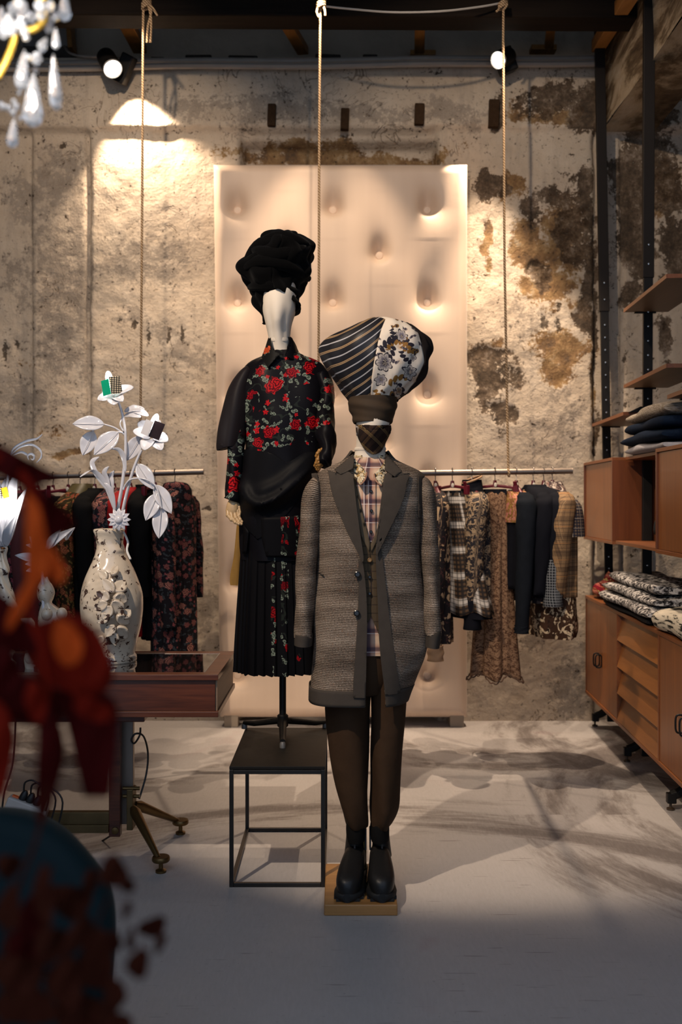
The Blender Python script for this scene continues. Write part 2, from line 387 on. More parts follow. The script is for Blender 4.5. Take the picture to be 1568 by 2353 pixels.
M_upper = plain('grey_render', (.46, .38, .29), .9, 0, .1, .4, 3, .5, 14, bdist=.03)
M_plaster = plain('side_plaster', (.36, .31, .25), .9, 0, .1, .4, 2.5, .5, 12, bdist=.03)
M_brick = plain('sooty_brick', (.06, .05, .042), .95, 0, .1, .4, 20, .8, 40, bdist=.02)
M_blackwood = wood('smoked_timber', (.005, .0035, .0025), (.016, .010, .0065), 'X', .6, .8, .1)
M_redwood = wood('red_brown_boards', (.02, .008, .004), (.06, .022, .012), 'Y', .6, .7, .2)
M_pine = wood('orange_pine', (.23, .095, .02), (.42, .20, .055), 'Y', .8, .5, .4)
# set-back wall above the ledge, ledge top, side walls, roof
struct('wall_upper', B().span(-4, 3, 6.55, 6.7, 4.0, 5.0), M_upper, smooth=0)
struct('trim_1', B().span(-3.2, 2.72, WD - .05, 6.56, 4.03, 4.07), M_upper, smooth=0)
struct('wall_left', B().span(-4.0, -3.2, -2.5, 6.6, 0, 5.0), M_plaster, smooth=0)
struct('wall_right', B().span(2.72, 3.0, -2.5, 6.6, 0, 5.0), M_plaster, smooth=0)
ceil = struct('ceiling', B().span(-4, 3, 1.3, 6.7, 4.9, 5.0), plain('sooty_ceiling', (.015, .012, .01), .9), smooth=0)  # stops short at the front, shaped to let sky light onto the near floor
for i in range(14):                          # roof boards that show above the right end of the wall
    x0 = .55 + i * .145
    o = obj('board', B().span(x0, x0 + .135, 4.6, 6.5, 4.62 + .01 * (i % 3), 4.65 + .01 * (i % 3)), M_redwood, ceil, smooth=0, bevel=.004)
rng = random.Random(5); x0 = -2.3            # sooty bricks left on the ledge
while x0 < 1.55:
    w_ = rng.uniform(.09, .2); h_ = rng.uniform(.025, .06)
    obj('brick', B().box((x0 + w_ / 2, 6.28 + rng.uniform(-.03, .03), 4.07 + h_ / 2), (w_ * .95, .16, h_), Euler((rng.uniform(-.03, .03), rng.uniform(-.04, .04), rng.uniform(-.06, .06))).to_matrix()), M_brick, wall_back, smooth=0, bevel=.008)
    x0 += w_
for px, py, w_, h_ in ((625, 266, 19, 50), (793, 275, 19, 48), (964, 264, 22, 48), (1135, 262, 24, 62)):   # dark blocks stand in for the shade inside open beam pockets
    c = P(px, py, WD - .055)
    obj('pocket_shade', B().box(c, (w_ / F * WD, .05, h_ / F * WD), Euler((0, .03, 0)).to_matrix()), plain('pocket_dark', (.045, .025, .013), .95, 0, .1, .5, 30, .8, 50, bdist=.02), wall_back, smooth=0, bevel=.006)
# plastered beam that runs towards the camera on the right, below the roof
bb = B()
def bf(u, v_): 
    y = .6 + u * 5.55; z = wz(305) + .005 + v_ * .62
    return (1.612 + .015 * math.sin(y * 5 + z * 7) * .6, y, z)
bb.grid(bf, 60, 10)
bb.grid(lambda u, v_: (1.612 + u * .32, .6 + v_ * 5.55, wz(305) + .005), 6, 60)
bb.grid(lambda u, v_: (1.932, .6 + v_ * 5.55, wz(305) + .005 + u * .62), 6, 60)
g = G('beam_plaster', .9, 0, .15); v = g.tc('Object'); n1 = g.noise(g.map(v, (1, .6, 2.2)), 2.4, 6, .68, .5)
g.base(g.ramp(n1, [(.36, (.055, .037, .023)), (.46, (.14, .10, .06)), (.54, (.36, .29, .20)), (.7, (.46, .40, .32))])); g.bump(g.noise(v, 9, 5, .7), .6, .03)
struct('trim_2', bb, g.m, smooth=60)
# electrical conduits along the top of the wall
M_conduit = plain('painted_conduit', (.34, .30, .255), .6, 0, .3, .2)
for k, (py, r_) in enumerate(((137, .016), (150, .02))):
    pts = [P(x, py + 2 * math.sin(x * .011) - (x - 784) * .009, WD - .085 - .03 * k) for x in range(-60, 1391, 90)]
    o = obj('conduit', B().tube(pts, r_, 8), M_conduit); tag(o, ('thinner upper' if k == 0 else 'thicker lower') + ' painted conduit along the top of the plaster wall', 'conduit')
# roof tie beam that carries the ropes, and the small pine joists behind it
BD = 5.36
bm_ = struct('trim_3', B().box((P(784, 8, BD).x - .1, BD + .11, PZ(31, BD) + .11), (5.6, .17, .22), Euler((0, .006, 0)).to_matrix()), M_blackwood, smooth=0, bevel=.01)
struct('trim_4', B().box((-.1, 5.0, 4.37), (6, .2, .22)), M_blackwood, smooth=0, bevel=.01)
for k, (x0, y0, x1, y1, w_, lab) in enumerate(((322, 114, 279, 32, .085, 'leftmost slanting pine joist above the left wall lamp'), (697, 117, 645, 30, .07, 'slanting dark pine joist left of the middle rope'), (964, 122, 966, 28, .062, 'upright pine joist right of the middle rope with a small foot'), (1262, 110, 1270, 16, .055, 'pine joist just right of the right wall lamp'))):
    a = P(x0, y0, 6.32); c = P(x1, y1, 5.72)
    d_ = (c - a); rt = d_.to_track_quat('Y', 'Z').to_matrix()
    t = thing('roof_joist', lab, 'joist', tuple(a), group='pine roof joists')
    obj('timber', B().box((a + c) / 2, (w_, d_.length, .05), rt), M_pine, t, smooth=0, bevel=.004)
    if k >= 2: obj('foot_block', B().box(a + Vector((.02 if k == 2 else -.04, -.01, -.015)), (.16, .08, .03)), M_pine, t, smooth=0, bevel=.003)
a = P(1374, 106, 6.05); c = P(1478, -60, 4.9); d_ = c - a
tag(obj('roof_rafter', B().box((a + c) / 2, (.075, d_.length, .075), d_.to_track_quat('Y', 'Z').to_matrix()), M_pine, smooth=0, bevel=.005), 'thick pine rafter rising along the plastered beam at top right', 'rafter')

# ------------------------------------------------------------------ wall lamps
M_blackmetal = plain('black_metal', (.010, .0095, .009), .42, .4, .3, .3)
M_blackpaint = plain('black_satin_paint', (.010, .009, .0085), .5, 0, .2, .3, 12)
gl = G('lamp_glow', .3); gl.base((1, .95, .85)); gl.set(Emission_Color=(1, .93, .82), Emission_Strength=18); M_glow = gl.m
def wall_lamp(c, aim, r, ln, label, brk):
    c = Vector(c); ax = Vector(aim).normalized()
    t = thing('wall_lamp', label, 'spot lamp', tuple(c), group='wall lamps')
    obj('housing', B().lathe([(r * .75, -ln), (r * .96, -ln * .92), (r, -ln * .8), (r, 0), (r * .93, 0), (r * .9, -.012)], c, 28, ax, caps=True), M_blackpaint, t)
    obj('rim', B().lathe([(r * 1.0, -.006), (r * 1.03, .002), (r * .97, .008), (r * .9, .004)], c, 28, ax, caps=False), plain('pale_rim', (.5, .48, .45), .4), t)
    obj('glowing_lens', B().lathe([(r * .91, -.004), (r * .5, .001), (.001, .003)], c, 28, ax), M_glow, t)
    obj('mounting_box', B().box(c + Vector(brk[0]), brk[1], Euler(brk[2]).to_matrix()), M_blackpaint, t, smooth=0, bevel=.008)
    return t
wall_lamp(P(259, 158, 5.86), (.40, -.55, -.72), .056, .165, 'black cylinder spot lamp beside the hanging chandelier, lens glowing', ((.045, .12, .05), (.075, .09, .17), (.3, .5, 0)))
wall_lamp(P(1146, 138, 5.86), (-.62, -.60, -.48), .050, .13, 'black round spot lamp behind the right rope, lens glowing', ((.06, .12, .045), (.10, .10, .14), (.2, -.4, 0)))
# framed box on the upper wall and its cable
t = thing('wall_box', 'grey framed box on the upper wall behind the chandelier', 'box', tuple(P(120, 105, 6.3)))
obj('panel', B().span(PX(52, 6.3), PX(156, 6.3), 6.3, 6.5, PZ(106, 6.3), PZ(30, 6.3)), plain('grey_panel', (.27, .25, .23), .7), t, smooth=0)
obj('edge_strip', B().box((PX(158, 6.28), 6.33, PZ(70, 6.3)), (.03, .12, .24), Euler((0, -.08, 0)).to_matrix()), M_pine, t, smooth=0, bevel=.004)
tag(obj('lamp_cable', B().tube(cpath([P(148, 106, 6.2), P(158, 120, 6.1), P(180, 128, 6.05), P(215, 130, 6.0), P(232, 128, 5.96)], 5), .008, 6), M_conduit), 'thin cable from the grey framed box to the left wall lamp', 'cable')

# ------------------------------------------------------------------ tufted panel
PD = 5.93
g = G('cream_upholstery', .55, 0, .4); uv = g.tc('Object')
wv = g.noise(g.map(uv, (6, 1, 260)), 1.6, 3, .6); wv2 = g.noise(g.map(uv, (300, 1, 5)), 1.4, 3, .6)
g.base(g.mix(g.noise(g.map(uv, (14, 1, .7)), 1, 3), (.60, .45, .335), (.68, .525, .40)))
g.set(Sheen_Weight=.25, Sheen_Roughness=.4); g.bump(g.ma('ADD', wv, wv2), .10, .003); M_cream = g.m
px0, px1, py0, py1 = 489, 1076, 373, 1651
tufts = [(x, y) for y in (474, 690, 905, 1120, 1340, 1558) for x in (543, 765, 985)] + [(x, y) for y in (580, 797, 1012, 1230, 1450) for x in (654, 873)]
def panel_pt(u, v_):
    xl = px0 + (1 - v_) * 15; x = xl + (px1 - xl) * u; y = py1 + (py0 - py1) * v_
    e = min(u * 1.56, (1 - u) * 1.56, v_ * 3.3, (1 - v_) * 3.3)
    dep = .045 * (1 - min(1, e / .06)) ** 2 * 1.0
    for tx, ty in tufts:
        dx, dy = (x - tx) / F * PD, (y - ty) / F * PD
        if abs(dx) < .3 and abs(dy) < .36:
            r_ = math.hypot(dx, dy * (.52 if dy < 0 else 1.2))
            dep += .085 * math.exp(-(r_ / .046) ** 2) + .022 * math.exp(-(r_ / .11) ** 2)
    w = P(x, y, PD); return (w.x, PD + dep, w.z)
b = B().grid(panel_pt, 150, 300)
nn = len(b.v); edge = [j for j in range(151)] + [i * 151 + 150 for i in range(1, 301)] + [300 * 151 + j for j in range(149, -1, -1)] + [i * 151 for i in range(299, 0, -1)]
bk = [(b.v[i][0], PD + .13, b.v[i][2]) for i in edge]
b.v += bk; b.uv += [(0, 0)] * len(bk); m_ = len(edge)
b.f += [(edge[i], edge[(i + 1) % m_], nn + (i + 1) % m_, nn + i) for i in range(m_)]
b.f.append(tuple(nn + i for i in range(m_)))
t = thing('padded_panel', 'tall cream button-tufted fabric panel leaning on the wall', 'panel', (0, PD, .03))
obj('upholstery', b, M_cream, t, smooth=80)
bt = B().lathe([(.001, -.014), (.020, -.012), (.027, -.003), (.027, .004)], (0, 0, 0), 20, (0, 1, 0))
for q in (530, 1052): obj('foot_block', B().span(PX(q - 16, PD), PX(q + 16, PD), PD + .03, PD + .12, 0, .075), plain('pale_block', (.30, .24, .18), .8), t, smooth=0, bevel=.003)
me_b = None
for tx, ty in tufts:
    w = P(tx, ty, PD)
    if me_b is None:
        o = obj('button', bt, M_cream, t, local=True); me_b = o.data
    else:
        o = bpy.data.objects.new('button', me_b); COL.objects.link(o); o.parent = t
    o.location = Vector((w.x, PD + .092, w.z)) - Vector((0, PD, .03))

# ------------------------------------------------------------------ ropes and rails
g = G('hemp_rope', .8, 0, .2); v = g.tc('Object')
g.base(g.mix(g.ss(g.ma('SINE', g.ma('MULTIPLY', g.ma('ADD', g.sep(v)[2], g.sep(v)[0]), 420)), -.4, .8), (.20, .12, .06), (.50, .36, .22))); M_rope = g.m
RD = 5.30
def rope(pts, label, knot, tail, knot_low=None):
    t = thing('rope', label, 'rope', tuple(pts[-1]), group='ropes that carry the rails')
    obj('cord', B().tube(pts, .0065, 8), M_rope, t)
    k = Vector(knot); kb = B()
    for i in range(3): kb.tube([k + Vector((.022 * math.cos(a), .02 * math.sin(a) - .005, .012 * i - .012 + .01 * math.cos(a))) for a in [2 * PI * j / 10 for j in range(11)]], .0065, 6)
    obj('knot', kb, M_rope, t)
    for (pp) in tail: obj('loose_end', B().tube(cpath(pp, 4), .006, 6), M_rope, t)
    if knot_low is not None:
        kl = Vector(knot_low); obj('rail_loop', B().tube([kl + Vector((.006 * (j - 5) / 5, .02 * math.cos(a), .02 * math.sin(a))) for j, a in enumerate([2 * PI * j / 10 for j in range(11)])], .0065, 6), M_rope, t)
rz = PZ(1088, RD)
rope([P(330, -30, RD), P(329, 60, RD), P(326, 600, RD), P(322, 1092, RD)], 'leftmost hemp rope hanging past the left lamp, long loose ends', P(337, 12, RD), [[P(337, 5, RD), P(348, 25, RD - .02), P(340, 60, RD - .01), P(338, 98, RD)], [P(340, 4, RD), P(352, 20, RD - .03), P(362, 36, RD - .02)], [P(337, 5, RD), P(347, 40, RD - .03), P(346, 98, RD)]], P(322, 1091, RD))
rope([P(737, -30, RD), P(734, 300, RD), P(733, 700, RD), P(731, 1090, RD)], 'middle hemp rope hanging in front of the padded panel', P(738, 12, RD), [[P(738, 5, RD), P(746, 20, RD - .02), P(748, 36, RD - .02)], [P(738, 5, RD), P(728, 25, RD - .02), P(733, 40, RD - .02)]], P(731, 1091, RD))
rope([P(1158, -30, RD), P(1157, 100, RD), P(1160, 600, RD), P(1169, 1094, RD)], 'rightmost hemp rope hanging past the right lamp to the right rail', P(1156, 12, RD), [[P(1152, 8, RD), P(1146, 22, RD - .02), P(1140, 27, RD - .02)], [P(1157, 2, RD), P(1166, 10, RD - .02), P(1160, 20, RD - .02)]], P(1169, 1086, RD))
tag(obj('sagging_cable', B().tube(cpath([P(745, 14, RD + .03), P(800, 20, RD), P(900, 28, RD - .04), P(1010, 26, RD - .04), P(1100, 16, RD), P(1146, 8, RD + .03)], 5), .0055, 6), plain('white_cable', (.42, .39, .35), .5)), 'white cable sagging between the middle and right ropes', 'cable')
M_steel = plain('brushed_steel', (.22, .18, .15), .42, .85, .5, .15)
def rail(x0, y0, x1, y1, label):
    a, c = P(x0, y0, RD), P(x1, y1, RD)
    t = thing('clothes_rail', label, 'rail', tuple((a + c) / 2), group='suspended clothes rails')
    obj('pipe', B().tube([a, c], [.0155, .0155], 16), M_steel, t)
    ax = (c - a).normalized()
    for e in (a, c): obj('end_cap', B().lathe([(.001, -.002), (.0158, -.002), (.0162, .003)], e, 14, ax if e is c else -ax), M_steel, t)
    return a, c
LA, LC = rail(-70, 1099, 467, 1084, 'long steel rail on the left, hung behind the flower vase')
RA, RC = rail(706, 1091, 1315, 1082, 'long steel rail on the right, hung behind the coat mannequin')
# ------------------------------------------------------------------ lofted cloth helpers
class Loft:
    """stack of superellipse sections; rows = (py, left px, right px, depth radius m, depth offset m), seen at distance d"""
    def __init__(s, d, rows, p=2.2, n=6):
        R = crom(rows, n); R = R[np.argsort(-R[:, 0])]     # from low z to high z
        s.d = d; s.p = p
        s.z = np.array([PZ(r[0], d) for r in R]); xl = np.array([PX(r[1], d) for r in R]); xr = np.array([PX(r[2], d) for r in R])
        s.xc = (xl + xr) / 2; s.rx = np.maximum(.002, (xr - xl) / 2); s.ry = np.maximum(.002, R[:, 3]); s.yc = d + R[:, 4]
    def at(s, z): return [np.interp(z, s.z, a) for a in (s.xc, s.rx, s.ry, s.yc)]
    def pt(s, a, z, disp=0):
        xc, rx, ry, yc = s.at(z); sn, cs = math.sin(a), math.cos(a); e = 2 / s.p
        X = math.copysign(abs(sn) ** e, sn); Y = math.copysign(abs(cs) ** e, cs)
        return (xc + (rx + disp) * X, yc - (ry + disp) * Y, z)
    def ang(s, x, z):
        xc, rx, ry, yc = s.at(z); q = max(-1, min(1, (x - xc) / rx)); return math.asin(math.copysign(abs(q) ** (s.p / 2), q))
    def front(s, x, z, off=0):
        a = s.ang(x, z); return s.pt(a, z)[1] - off
    def seen(s, px, py, off=0):
        y = s.d - .1
        for _ in range(4):
            x, z = PX(px, y), PZ(py, y); y = s.front(x, z, off)
        return Vector((PX(px, y), y, PZ(py, y)))
    def mesh(s, n=64, m=None, a0=None, a1=None, disp=None, caps=True, angs=None, b=None):
        b = b or B(); zz = s.z if m is None else np.linspace(s.z[0], s.z[-1], m); R = []; uv = []
        closed = a0 is None and angs is None
        for z in zz:
            A_ = [(-PI + 2 * PI * k / n) for k in range(n)] if closed else (angs(z) if angs else [a0 + (a1 - a0) * k / n for k in range(n + 1)])
            R.append([s.pt(a, z, disp(a, z) if disp else 0) for a in A_])
            rm = float(np.mean(s.rx)); uv += [(a * rm, z) for a in A_]
        b.rings(R, closed, caps and closed, uv); return b

def patch(poly, loft, off=.006, stepx=8, disp=None, b=None):
    """a piece of cloth cut to an outline (pixels) and laid on the front of a loft"""
    bm = bmesh.new(); f = bm.faces.new([bm.verts.new((x, y, 0)) for x, y in poly])
    bmesh.ops.triangulate(bm, faces=[f], ngon_method='EAR_CLIP')
    x0, x1 = min(p[0] for p in poly), max(p[0] for p in poly); y0, y1 = min(p[1] for p in poly), max(p[1] for p in poly)
    for (lo, hi, no) in ((x0, x1, (1, 0, 0)), (y0, y1, (0, 1, 0))):
        c = lo + stepx
        while c < hi - 1:
            bmesh.ops.bisect_plane(bm, geom=bm.verts[:] + bm.edges[:] + bm.faces[:], plane_co=(c * no[0], c * no[1], 0), plane_no=no, dist=1e-4); c += stepx
    bmesh.ops.remove_doubles(bm, verts=bm.verts, dist=.01)
    bm.verts.index_update(); b = b or B()
    vs = [loft.seen(v.co.x, v.co.y, off + (disp(v.co.x, v.co.y) if disp else 0)) for v in bm.verts]
    b.add(vs, [tuple(v.index for v in fc.verts) for fc in bm.faces], [(v.x, v.z) for v in vs]); bm.free(); return b
def curve_poly(*segs):
    """outline from lists of control points, each list smoothed on its own"""
    out = []
    for s_ in segs:
        q = crom(s_, 5) if len(s_) > 2 else np.array(s_, float)
        for p in q:
            if not out or abs(out[-1][0] - p[0]) + abs(out[-1][1] - p[1]) > .8: out.append((float(p[0]), float(p[1])))
    if abs(out[0][0] - out[-1][0]) + abs(out[0][1] - out[-1][1]) < .8: out.pop()
    return out
def strip(pts, w, d, dep=.01, n=4):
    """flat ribbon through points (px, py, distance)"""
    q = [P(*p) for p in pts]; return B().tube(cpath(q, n), [(w, dep)] * ((len(q) - 1) * n + 1), 8, flat=(1, 0, 0))
def limb(rows, n=16, per=5, disp=None):
    """sleeve / leg: rows of (px, py, distance, half width px, depth radius m)"""
    R = crom(rows, per); rings = []
    for i, r in enumerate(R):
        c = P(r[0], r[1], r[2]); hw = r[3] / F * r[2]
        a_ = R[min(i + 1, len(R) - 1)]; b_ = R[max(i - 1, 0)]; t = (P(a_[0], a_[1], a_[2]) - P(b_[0], b_[1], b_[2])).normalized()
        ax = Vector((0, 0, 1)) if abs(t.x) > .8 else Vector((1, 0, 0)); ax = (ax - t * ax.dot(t)).normalized(); ay = t.cross(ax)
        rg = []
        for k in range(n):
            q = 2 * PI * k / n; dd = disp(q, i / (len(R) - 1)) if disp else 0
            rg.append(c + ax * ((hw + dd) * math.cos(q)) + ay * ((r[4] + dd) * math.sin(q)))
        rings.append(rg)
    return B().rings(rings)

# ------------------------------------------------------------------ cloth materials
def weave(g, v, sc=900, st=.15): g.bump(g.ma('ADD', g.noise(g.map(v, (1, 1, 1)), sc, 2), g.noise(v, 30, 3)), st, .002)
g = G('head_fabric', .75, 0, .3); v = g.tc('Object'); g.base(g.mix(g.noise(v, 14, 4), (.74, .63, .50), (.82, .715, .585))); weave(g, v, 700, .1); M_head = g.m
M_velvet = plain('black_velvet', (.0016, .0015, .0016), .9, 0, .05, .3, 20, Sheen_Weight=.03)
g = G('tan_wood_hand', .35, 0, .5); v = g.tc('Object'); g.base(g.mix(g.noise(g.map(v, (60, 60, 8)), 3, 4), (.42, .26, .12), (.62, .42, .22))); M_handwood = g.m
M_goldwood = plain('gold_brown_wood', (.36, .17, .04), .28, 0, .5, .3, 40)

def floral(name, base, rough, zones, rose, leaf, sc=11, dens=.62, coord='Object', dim=1.0, sheen=0, bud=None):
    """printed satin with roses, buds and leaves inside soft zones (object x, z in metres)"""
    g = G(name, rough + .1, 0, .07); v = g.tc(coord)
    x, y, z = g.sep(v); uv = g.comb(x, z) if coord == 'Object' else v
    zm = None
    if zones:
        nz = g.ma('MULTIPLY', g.ma('SUBTRACT', g.noise(uv, 9, 3), .56), 2.2)
        for (cx, cz, rx, rz_) in zones:
            q = g.vm('MULTIPLY', g.vm('SUBTRACT', uv, (cx, cz, 0)), (1 / rx, 1 / rz_, 0)); e = g.ma('SUBTRACT', g.ma('ADD', 1.0, nz), g.vm('LENGTH', q))
            zm = e if zm is None else g.ma('MAXIMUM', zm, e)
        zm = g.ma('GREATER_THAN', zm, .05)
    wp = g.vm('ADD', uv, g.vm('MULTIPLY', g.vm('SUBTRACT', g.noise(uv, sc * 2.5, 2, col=True), (.5, .5, .5)), (.25 / sc, .25 / sc, 0)))
    def put(c, mk, colr):
        if zm is not None: mk = g.ma('MULTIPLY', mk, zm)
        return g.mix(mk, c, colr)
    c = base if not isinstance(base, tuple) else g.mix(0, base, base)
    # stems: thin contour lines of a slow noise
    stn = g.noise(wp, sc * .7, 2); c = put(c, g.ma('MULTIPLY', g.ss(g.ma('ABSOLUTE', g.ma('SUBTRACT', stn, .5)), .018, .008), .5), [q * .5 for q in leaf[0]])
    for k in range(2):
        mk, r_, rn, an = g.flower(wp, sc * (2.0 + .5 * k), .46, 2, .45, seed=3 + k * 7, lobe=.42)
        c = put(c, mk, g.mix(g.ss(g.ma('SINE', g.ma('MULTIPLY', r_, 9)), -.5, .9), leaf[0], leaf[1]))
    mk, r_, rn, an = g.flower(wp, sc * 2.1, .36, 5, .30, seed=11); bd = bud or rose
    c = put(c, mk, g.mix(g.ss(g.ma('SINE', g.ma('ADD', g.ma('MULTIPLY', r_, 9), an)), -.6, .8), bd[1], bd[2]))
    for k in range(2):
        mk, r_, rn, an = g.flower(wp, sc * (1.0 + .12 * k), .40, 6, dens * (.75 if k else 1) * .7, seed=21 + 9 * k, rnd=.75, lobe=.13)
        sw = g.ss(g.ma('SINE', g.ma('ADD', g.ma('MULTIPLY', r_, 14), g.ma('MULTIPLY', g.ma('SINE', g.ma('MULTIPLY', an, 3)), 1.6))), -.7, .7)
        cc = g.mix(sw, rose[0], g.mix(rn, rose[1], rose[2])); c = put(c, mk, cc)
    g.base(c)
    if sheen: g.set(Sheen_Weight=sheen)
    g.bump(g.noise(v, 500, 2), .06, .001)
    return g.m
ROSE = ((.07, .001, .004), (.23, .004, .010), (.52, .010, .012)); LEAF = ((.05, .065, .05), (.20, .23, .18))
Z2 = PZ(1692, 3.95)
def oz(px, py, rx, ry, d=3.9, ox=None): return (PX(px, d) - (ox if ox is not None else PX(650, 3.95)), PZ(py, d) - Z2, rx / F * d, ry / F * d)
M_blacksatin = plain('black_satin', (.0042, .004, .005), .5, 0, .06, .3, 10)
M_shirt2 = floral('rose_print_satin', (.005, .0045, .006), .34, [oz(610, 880, 55, 40), (oz(680, 860, 60, 60)), oz(640, 940, 90, 45), oz(600, 1000, 50, 50), oz(690, 970, 60, 60), oz(560, 940, 25, 50), oz(640, 1000, 60, 40), oz(750, 930, 26, 70), oz(640, 815, 12, 22), oz(575, 1070, 14, 30), oz(700, 830, 50, 20)], ROSE, LEAF, 12.5, .62)
M_sleeve2 = floral('rose_print_sleeve', (.005, .0045, .006), .36, None, ROSE, LEAF, 11, .35)
M_skirt2 = floral('rose_print_skirt', (.0035, .0032, .004), .5, [(PX(657, 3.9) - PX(650, 3.95), .5, .018, .6), (PX(632, 3.9) - PX(650, 3.95), .3, .012, .35), (PX(690, 3.9) - PX(650, 3.95), .55, .02, .5)], ((.05, .001, .003), (.15, .003, .006), (.30, .006, .008)), LEAF, 13, .6)
M_chiffon = plain('black_chiffon', (.004, .0037, .0042), .6, 0, .1, .3, 20)

# ------------------------------------------------------------------ black-clad mannequin on the metal stool
MD = 3.95; S0 = P(650, 1692, MD); S0.z = .424
S0 = Vector((S0.x, MD, .424))
t2 = thing('mannequin', 'faceless cream head mannequin with wooden hands on a tripod stand, dressed in black', 'mannequin', tuple(S0))
H2 = Loft(MD, [(845, 634, 672, .05, .0), (825, 622, 672, .052, .0), (806, 620, 668, .054, 0), (790, 620, 667, .055, -.005), (768, 616, 668, .062, -.012), (745, 611, 672, .078, -.018), (722, 606, 679, .088, -.02), (700, 604, 681, .092, -.018), (670, 606, 682, .092, -.012), (640, 612, 676, .085, 0), (615, 628, 660, .05, .01)], 2.15)
def face2(a, z):
    # faceted planes: brow ridge, cheek edge, chin
    zr = (z - PZ(745, MD)); q = 0
    if abs(a) < 1.2: q += .010 * math.exp(-(a / .28) ** 2) * max(0, 1 - abs(zr) / .13) - .006 * math.exp(-((abs(a) - .55) / .25) ** 2) * max(0, 1 - abs(zr + .0) / .1)
    return q
obj('head', H2.mesh(48, 70, disp=face2), M_head, t2, smooth=60)
obj('neck_ring', Loft(MD, [(789, 619, 668, .0565, -.005), (785, 618.5, 668.5, .0575, -.006), (781, 619, 668, .0575, -.007)], 2.1, 2).mesh(48, caps=False), M_head, t2)
pole = B().tube([S0 + Vector((0, 0, .04)), S0 + Vector((0, 0, .52))], [.0135, .0135], 16)
obj('pole', pole, M_blackmetal, t2)
obj('collar', B().lathe([(.018, 0), (.022, .004), (.022, .045), (.017, .05)], S0 + Vector((0, 0, .035)), 20), M_blackmetal, t2)
for fx, fy in ((650, 1718), (562, 1674), (748, 1672)):
    q = (fy - HY) / (CAMZ - .424); dd = F / q; fo = Vector((PX(fx, dd), dd, .424))
    hb = S0 + Vector((0, 0, .062)); mid = hb.lerp(fo, .75) + Vector((0, 0, .012))
    o = obj('leg', B().tube([hb, mid, fo + Vector((0, 0, .024))], [(.014, .017), (.011, .013), (.009, .011)], 10), M_blackmetal, t2)
    obj('foot', B().lathe([(.012, 0), (.012, .014), (.008, .022)], fo, 12), plain('worn_foot', (.16, .15, .14), .5, .4), o)
# skirt with pleats
sk = thing('pleated_skirt', 'long black pleated skirt with a strip of red roses on the mannequin', 'skirt', (S0.x, MD, .424 + .2))
SKL = Loft(MD, [(1180, 560, 712, .10, .01), (1230, 556, 716, .115, .01), (1300, 552, 722, .125, .01), (1400, 546, 730, .135, .01), (1480, 542, 735, .145, .01), (1540, 540, 738, .15, .01)], 2.3)
zt, zb = SKL.z[-1], SKL.z[0]
def pleat(a, z):
    t_ = (zt - z) / (zt - zb); ph = (a * 30 / (2 * PI)) % 1
    return (.012 * (ph - .5) + .006 * math.sin(a * 9 + 1)) * (.15 + .85 * t_)
b = SKL.mesh(240, 40, disp=pleat, caps=False)
b.v = [(x, y, z - (.006 * (((math.atan2(x - S0.x, MD - y) * 30 / (2 * PI)) % 1) - .5) if z < zb + .02 else 0)) for x, y, z in b.v]
o = obj('pleated_cloth', b, M_skirt2, sk, smooth=35); 
obj('waist_lining', Loft(MD, [(1180, 556, 708, .105, .01), (1240, 556, 712, .112, .01)], 2.2).mesh(48, caps=False), M_chiffon, sk)
# blouse
bl = thing('satin_blouse', 'black satin blouse printed with red roses on the stool mannequin', 'blouse', (S0.x, MD, S0.z))
ORIGIN[bl.name] = Vector((S0.x, MD, S0.z))
T2 = Loft(MD, [(808, 622, 684, .06, .005), (818, 606, 700, .075, .01), (828, 580, 728, .088, .015), (842, 562, 744, .10, .02), (865, 550, 754, .112, .02), (900, 548, 755, .122, .015), (950, 554, 752, .125, .01), (1010, 562, 745, .122, .005), (1060, 560, 738, .12, 0), (1110, 552, 734, .122, 0), (1160, 548, 730, .124, 0), (1215, 552, 722, .122, 0), (1285, 556, 715, .118, 0)], 2.3)
def wr2(a, z): return .004 * math.sin(a * 7 + z * 9) + .003 * math.sin(a * 3 - z * 22)
obj('body', T2.mesh(72, 90, disp=wr2, caps=False), M_shirt2, bl, smooth=80)
# swept drape of plain satin across the front
swc = crom([(552, 1120), (570, 1148), (598, 1158), (640, 1142), (690, 1102), (738, 1056)], 8); swc2 = crom([(600, 1128), (640, 1110), (690, 1070), (735, 1035)], 8)
def sweep(px, py):
    d1 = np.min(np.hypot(swc[:, 0] - px, swc[:, 1] - py)); d2 = np.min(np.hypot(swc2[:, 0] - px, swc2[:, 1] - py))
    up = np.interp(px, swc[:, 0], swc[:, 1]) - py
    return .030 * math.exp(-(d1 / 16) ** 2) + .014 * math.exp(-(d2 / 12) ** 2) + (.012 if up > 0 else -.004 + .02 * math.exp(up / 8))
dp = curve_poly([(556, 1032), (552, 1080), (548, 1120), (550, 1160), (557, 1195), (566, 1215)], [(566, 1215), (580, 1228), (592, 1240)], [(592, 1240), (625, 1216), (660, 1180), (690, 1142), (716, 1104), (734, 1068), (737, 1040)], [(737, 1040), (700, 1040), (660, 1062), (620, 1040), (556, 1032)])
obj('draped_front', patch(dp, T2, .008, 6, sweep), M_blacksatin, bl, smooth=80, solid=.004)
obj('tunic_hem', patch([(600, 1190), (694, 1185), (692, 1281), (612, 1279), (602, 1240)], T2, .012, 10), M_skirt2, bl, solid=.003)
obj('hem_tail', patch([(560, 1205), (572, 1222), (570, 1240), (566, 1272), (558, 1272)], T2, .014, 10), M_blacksatin, bl, solid=.003)
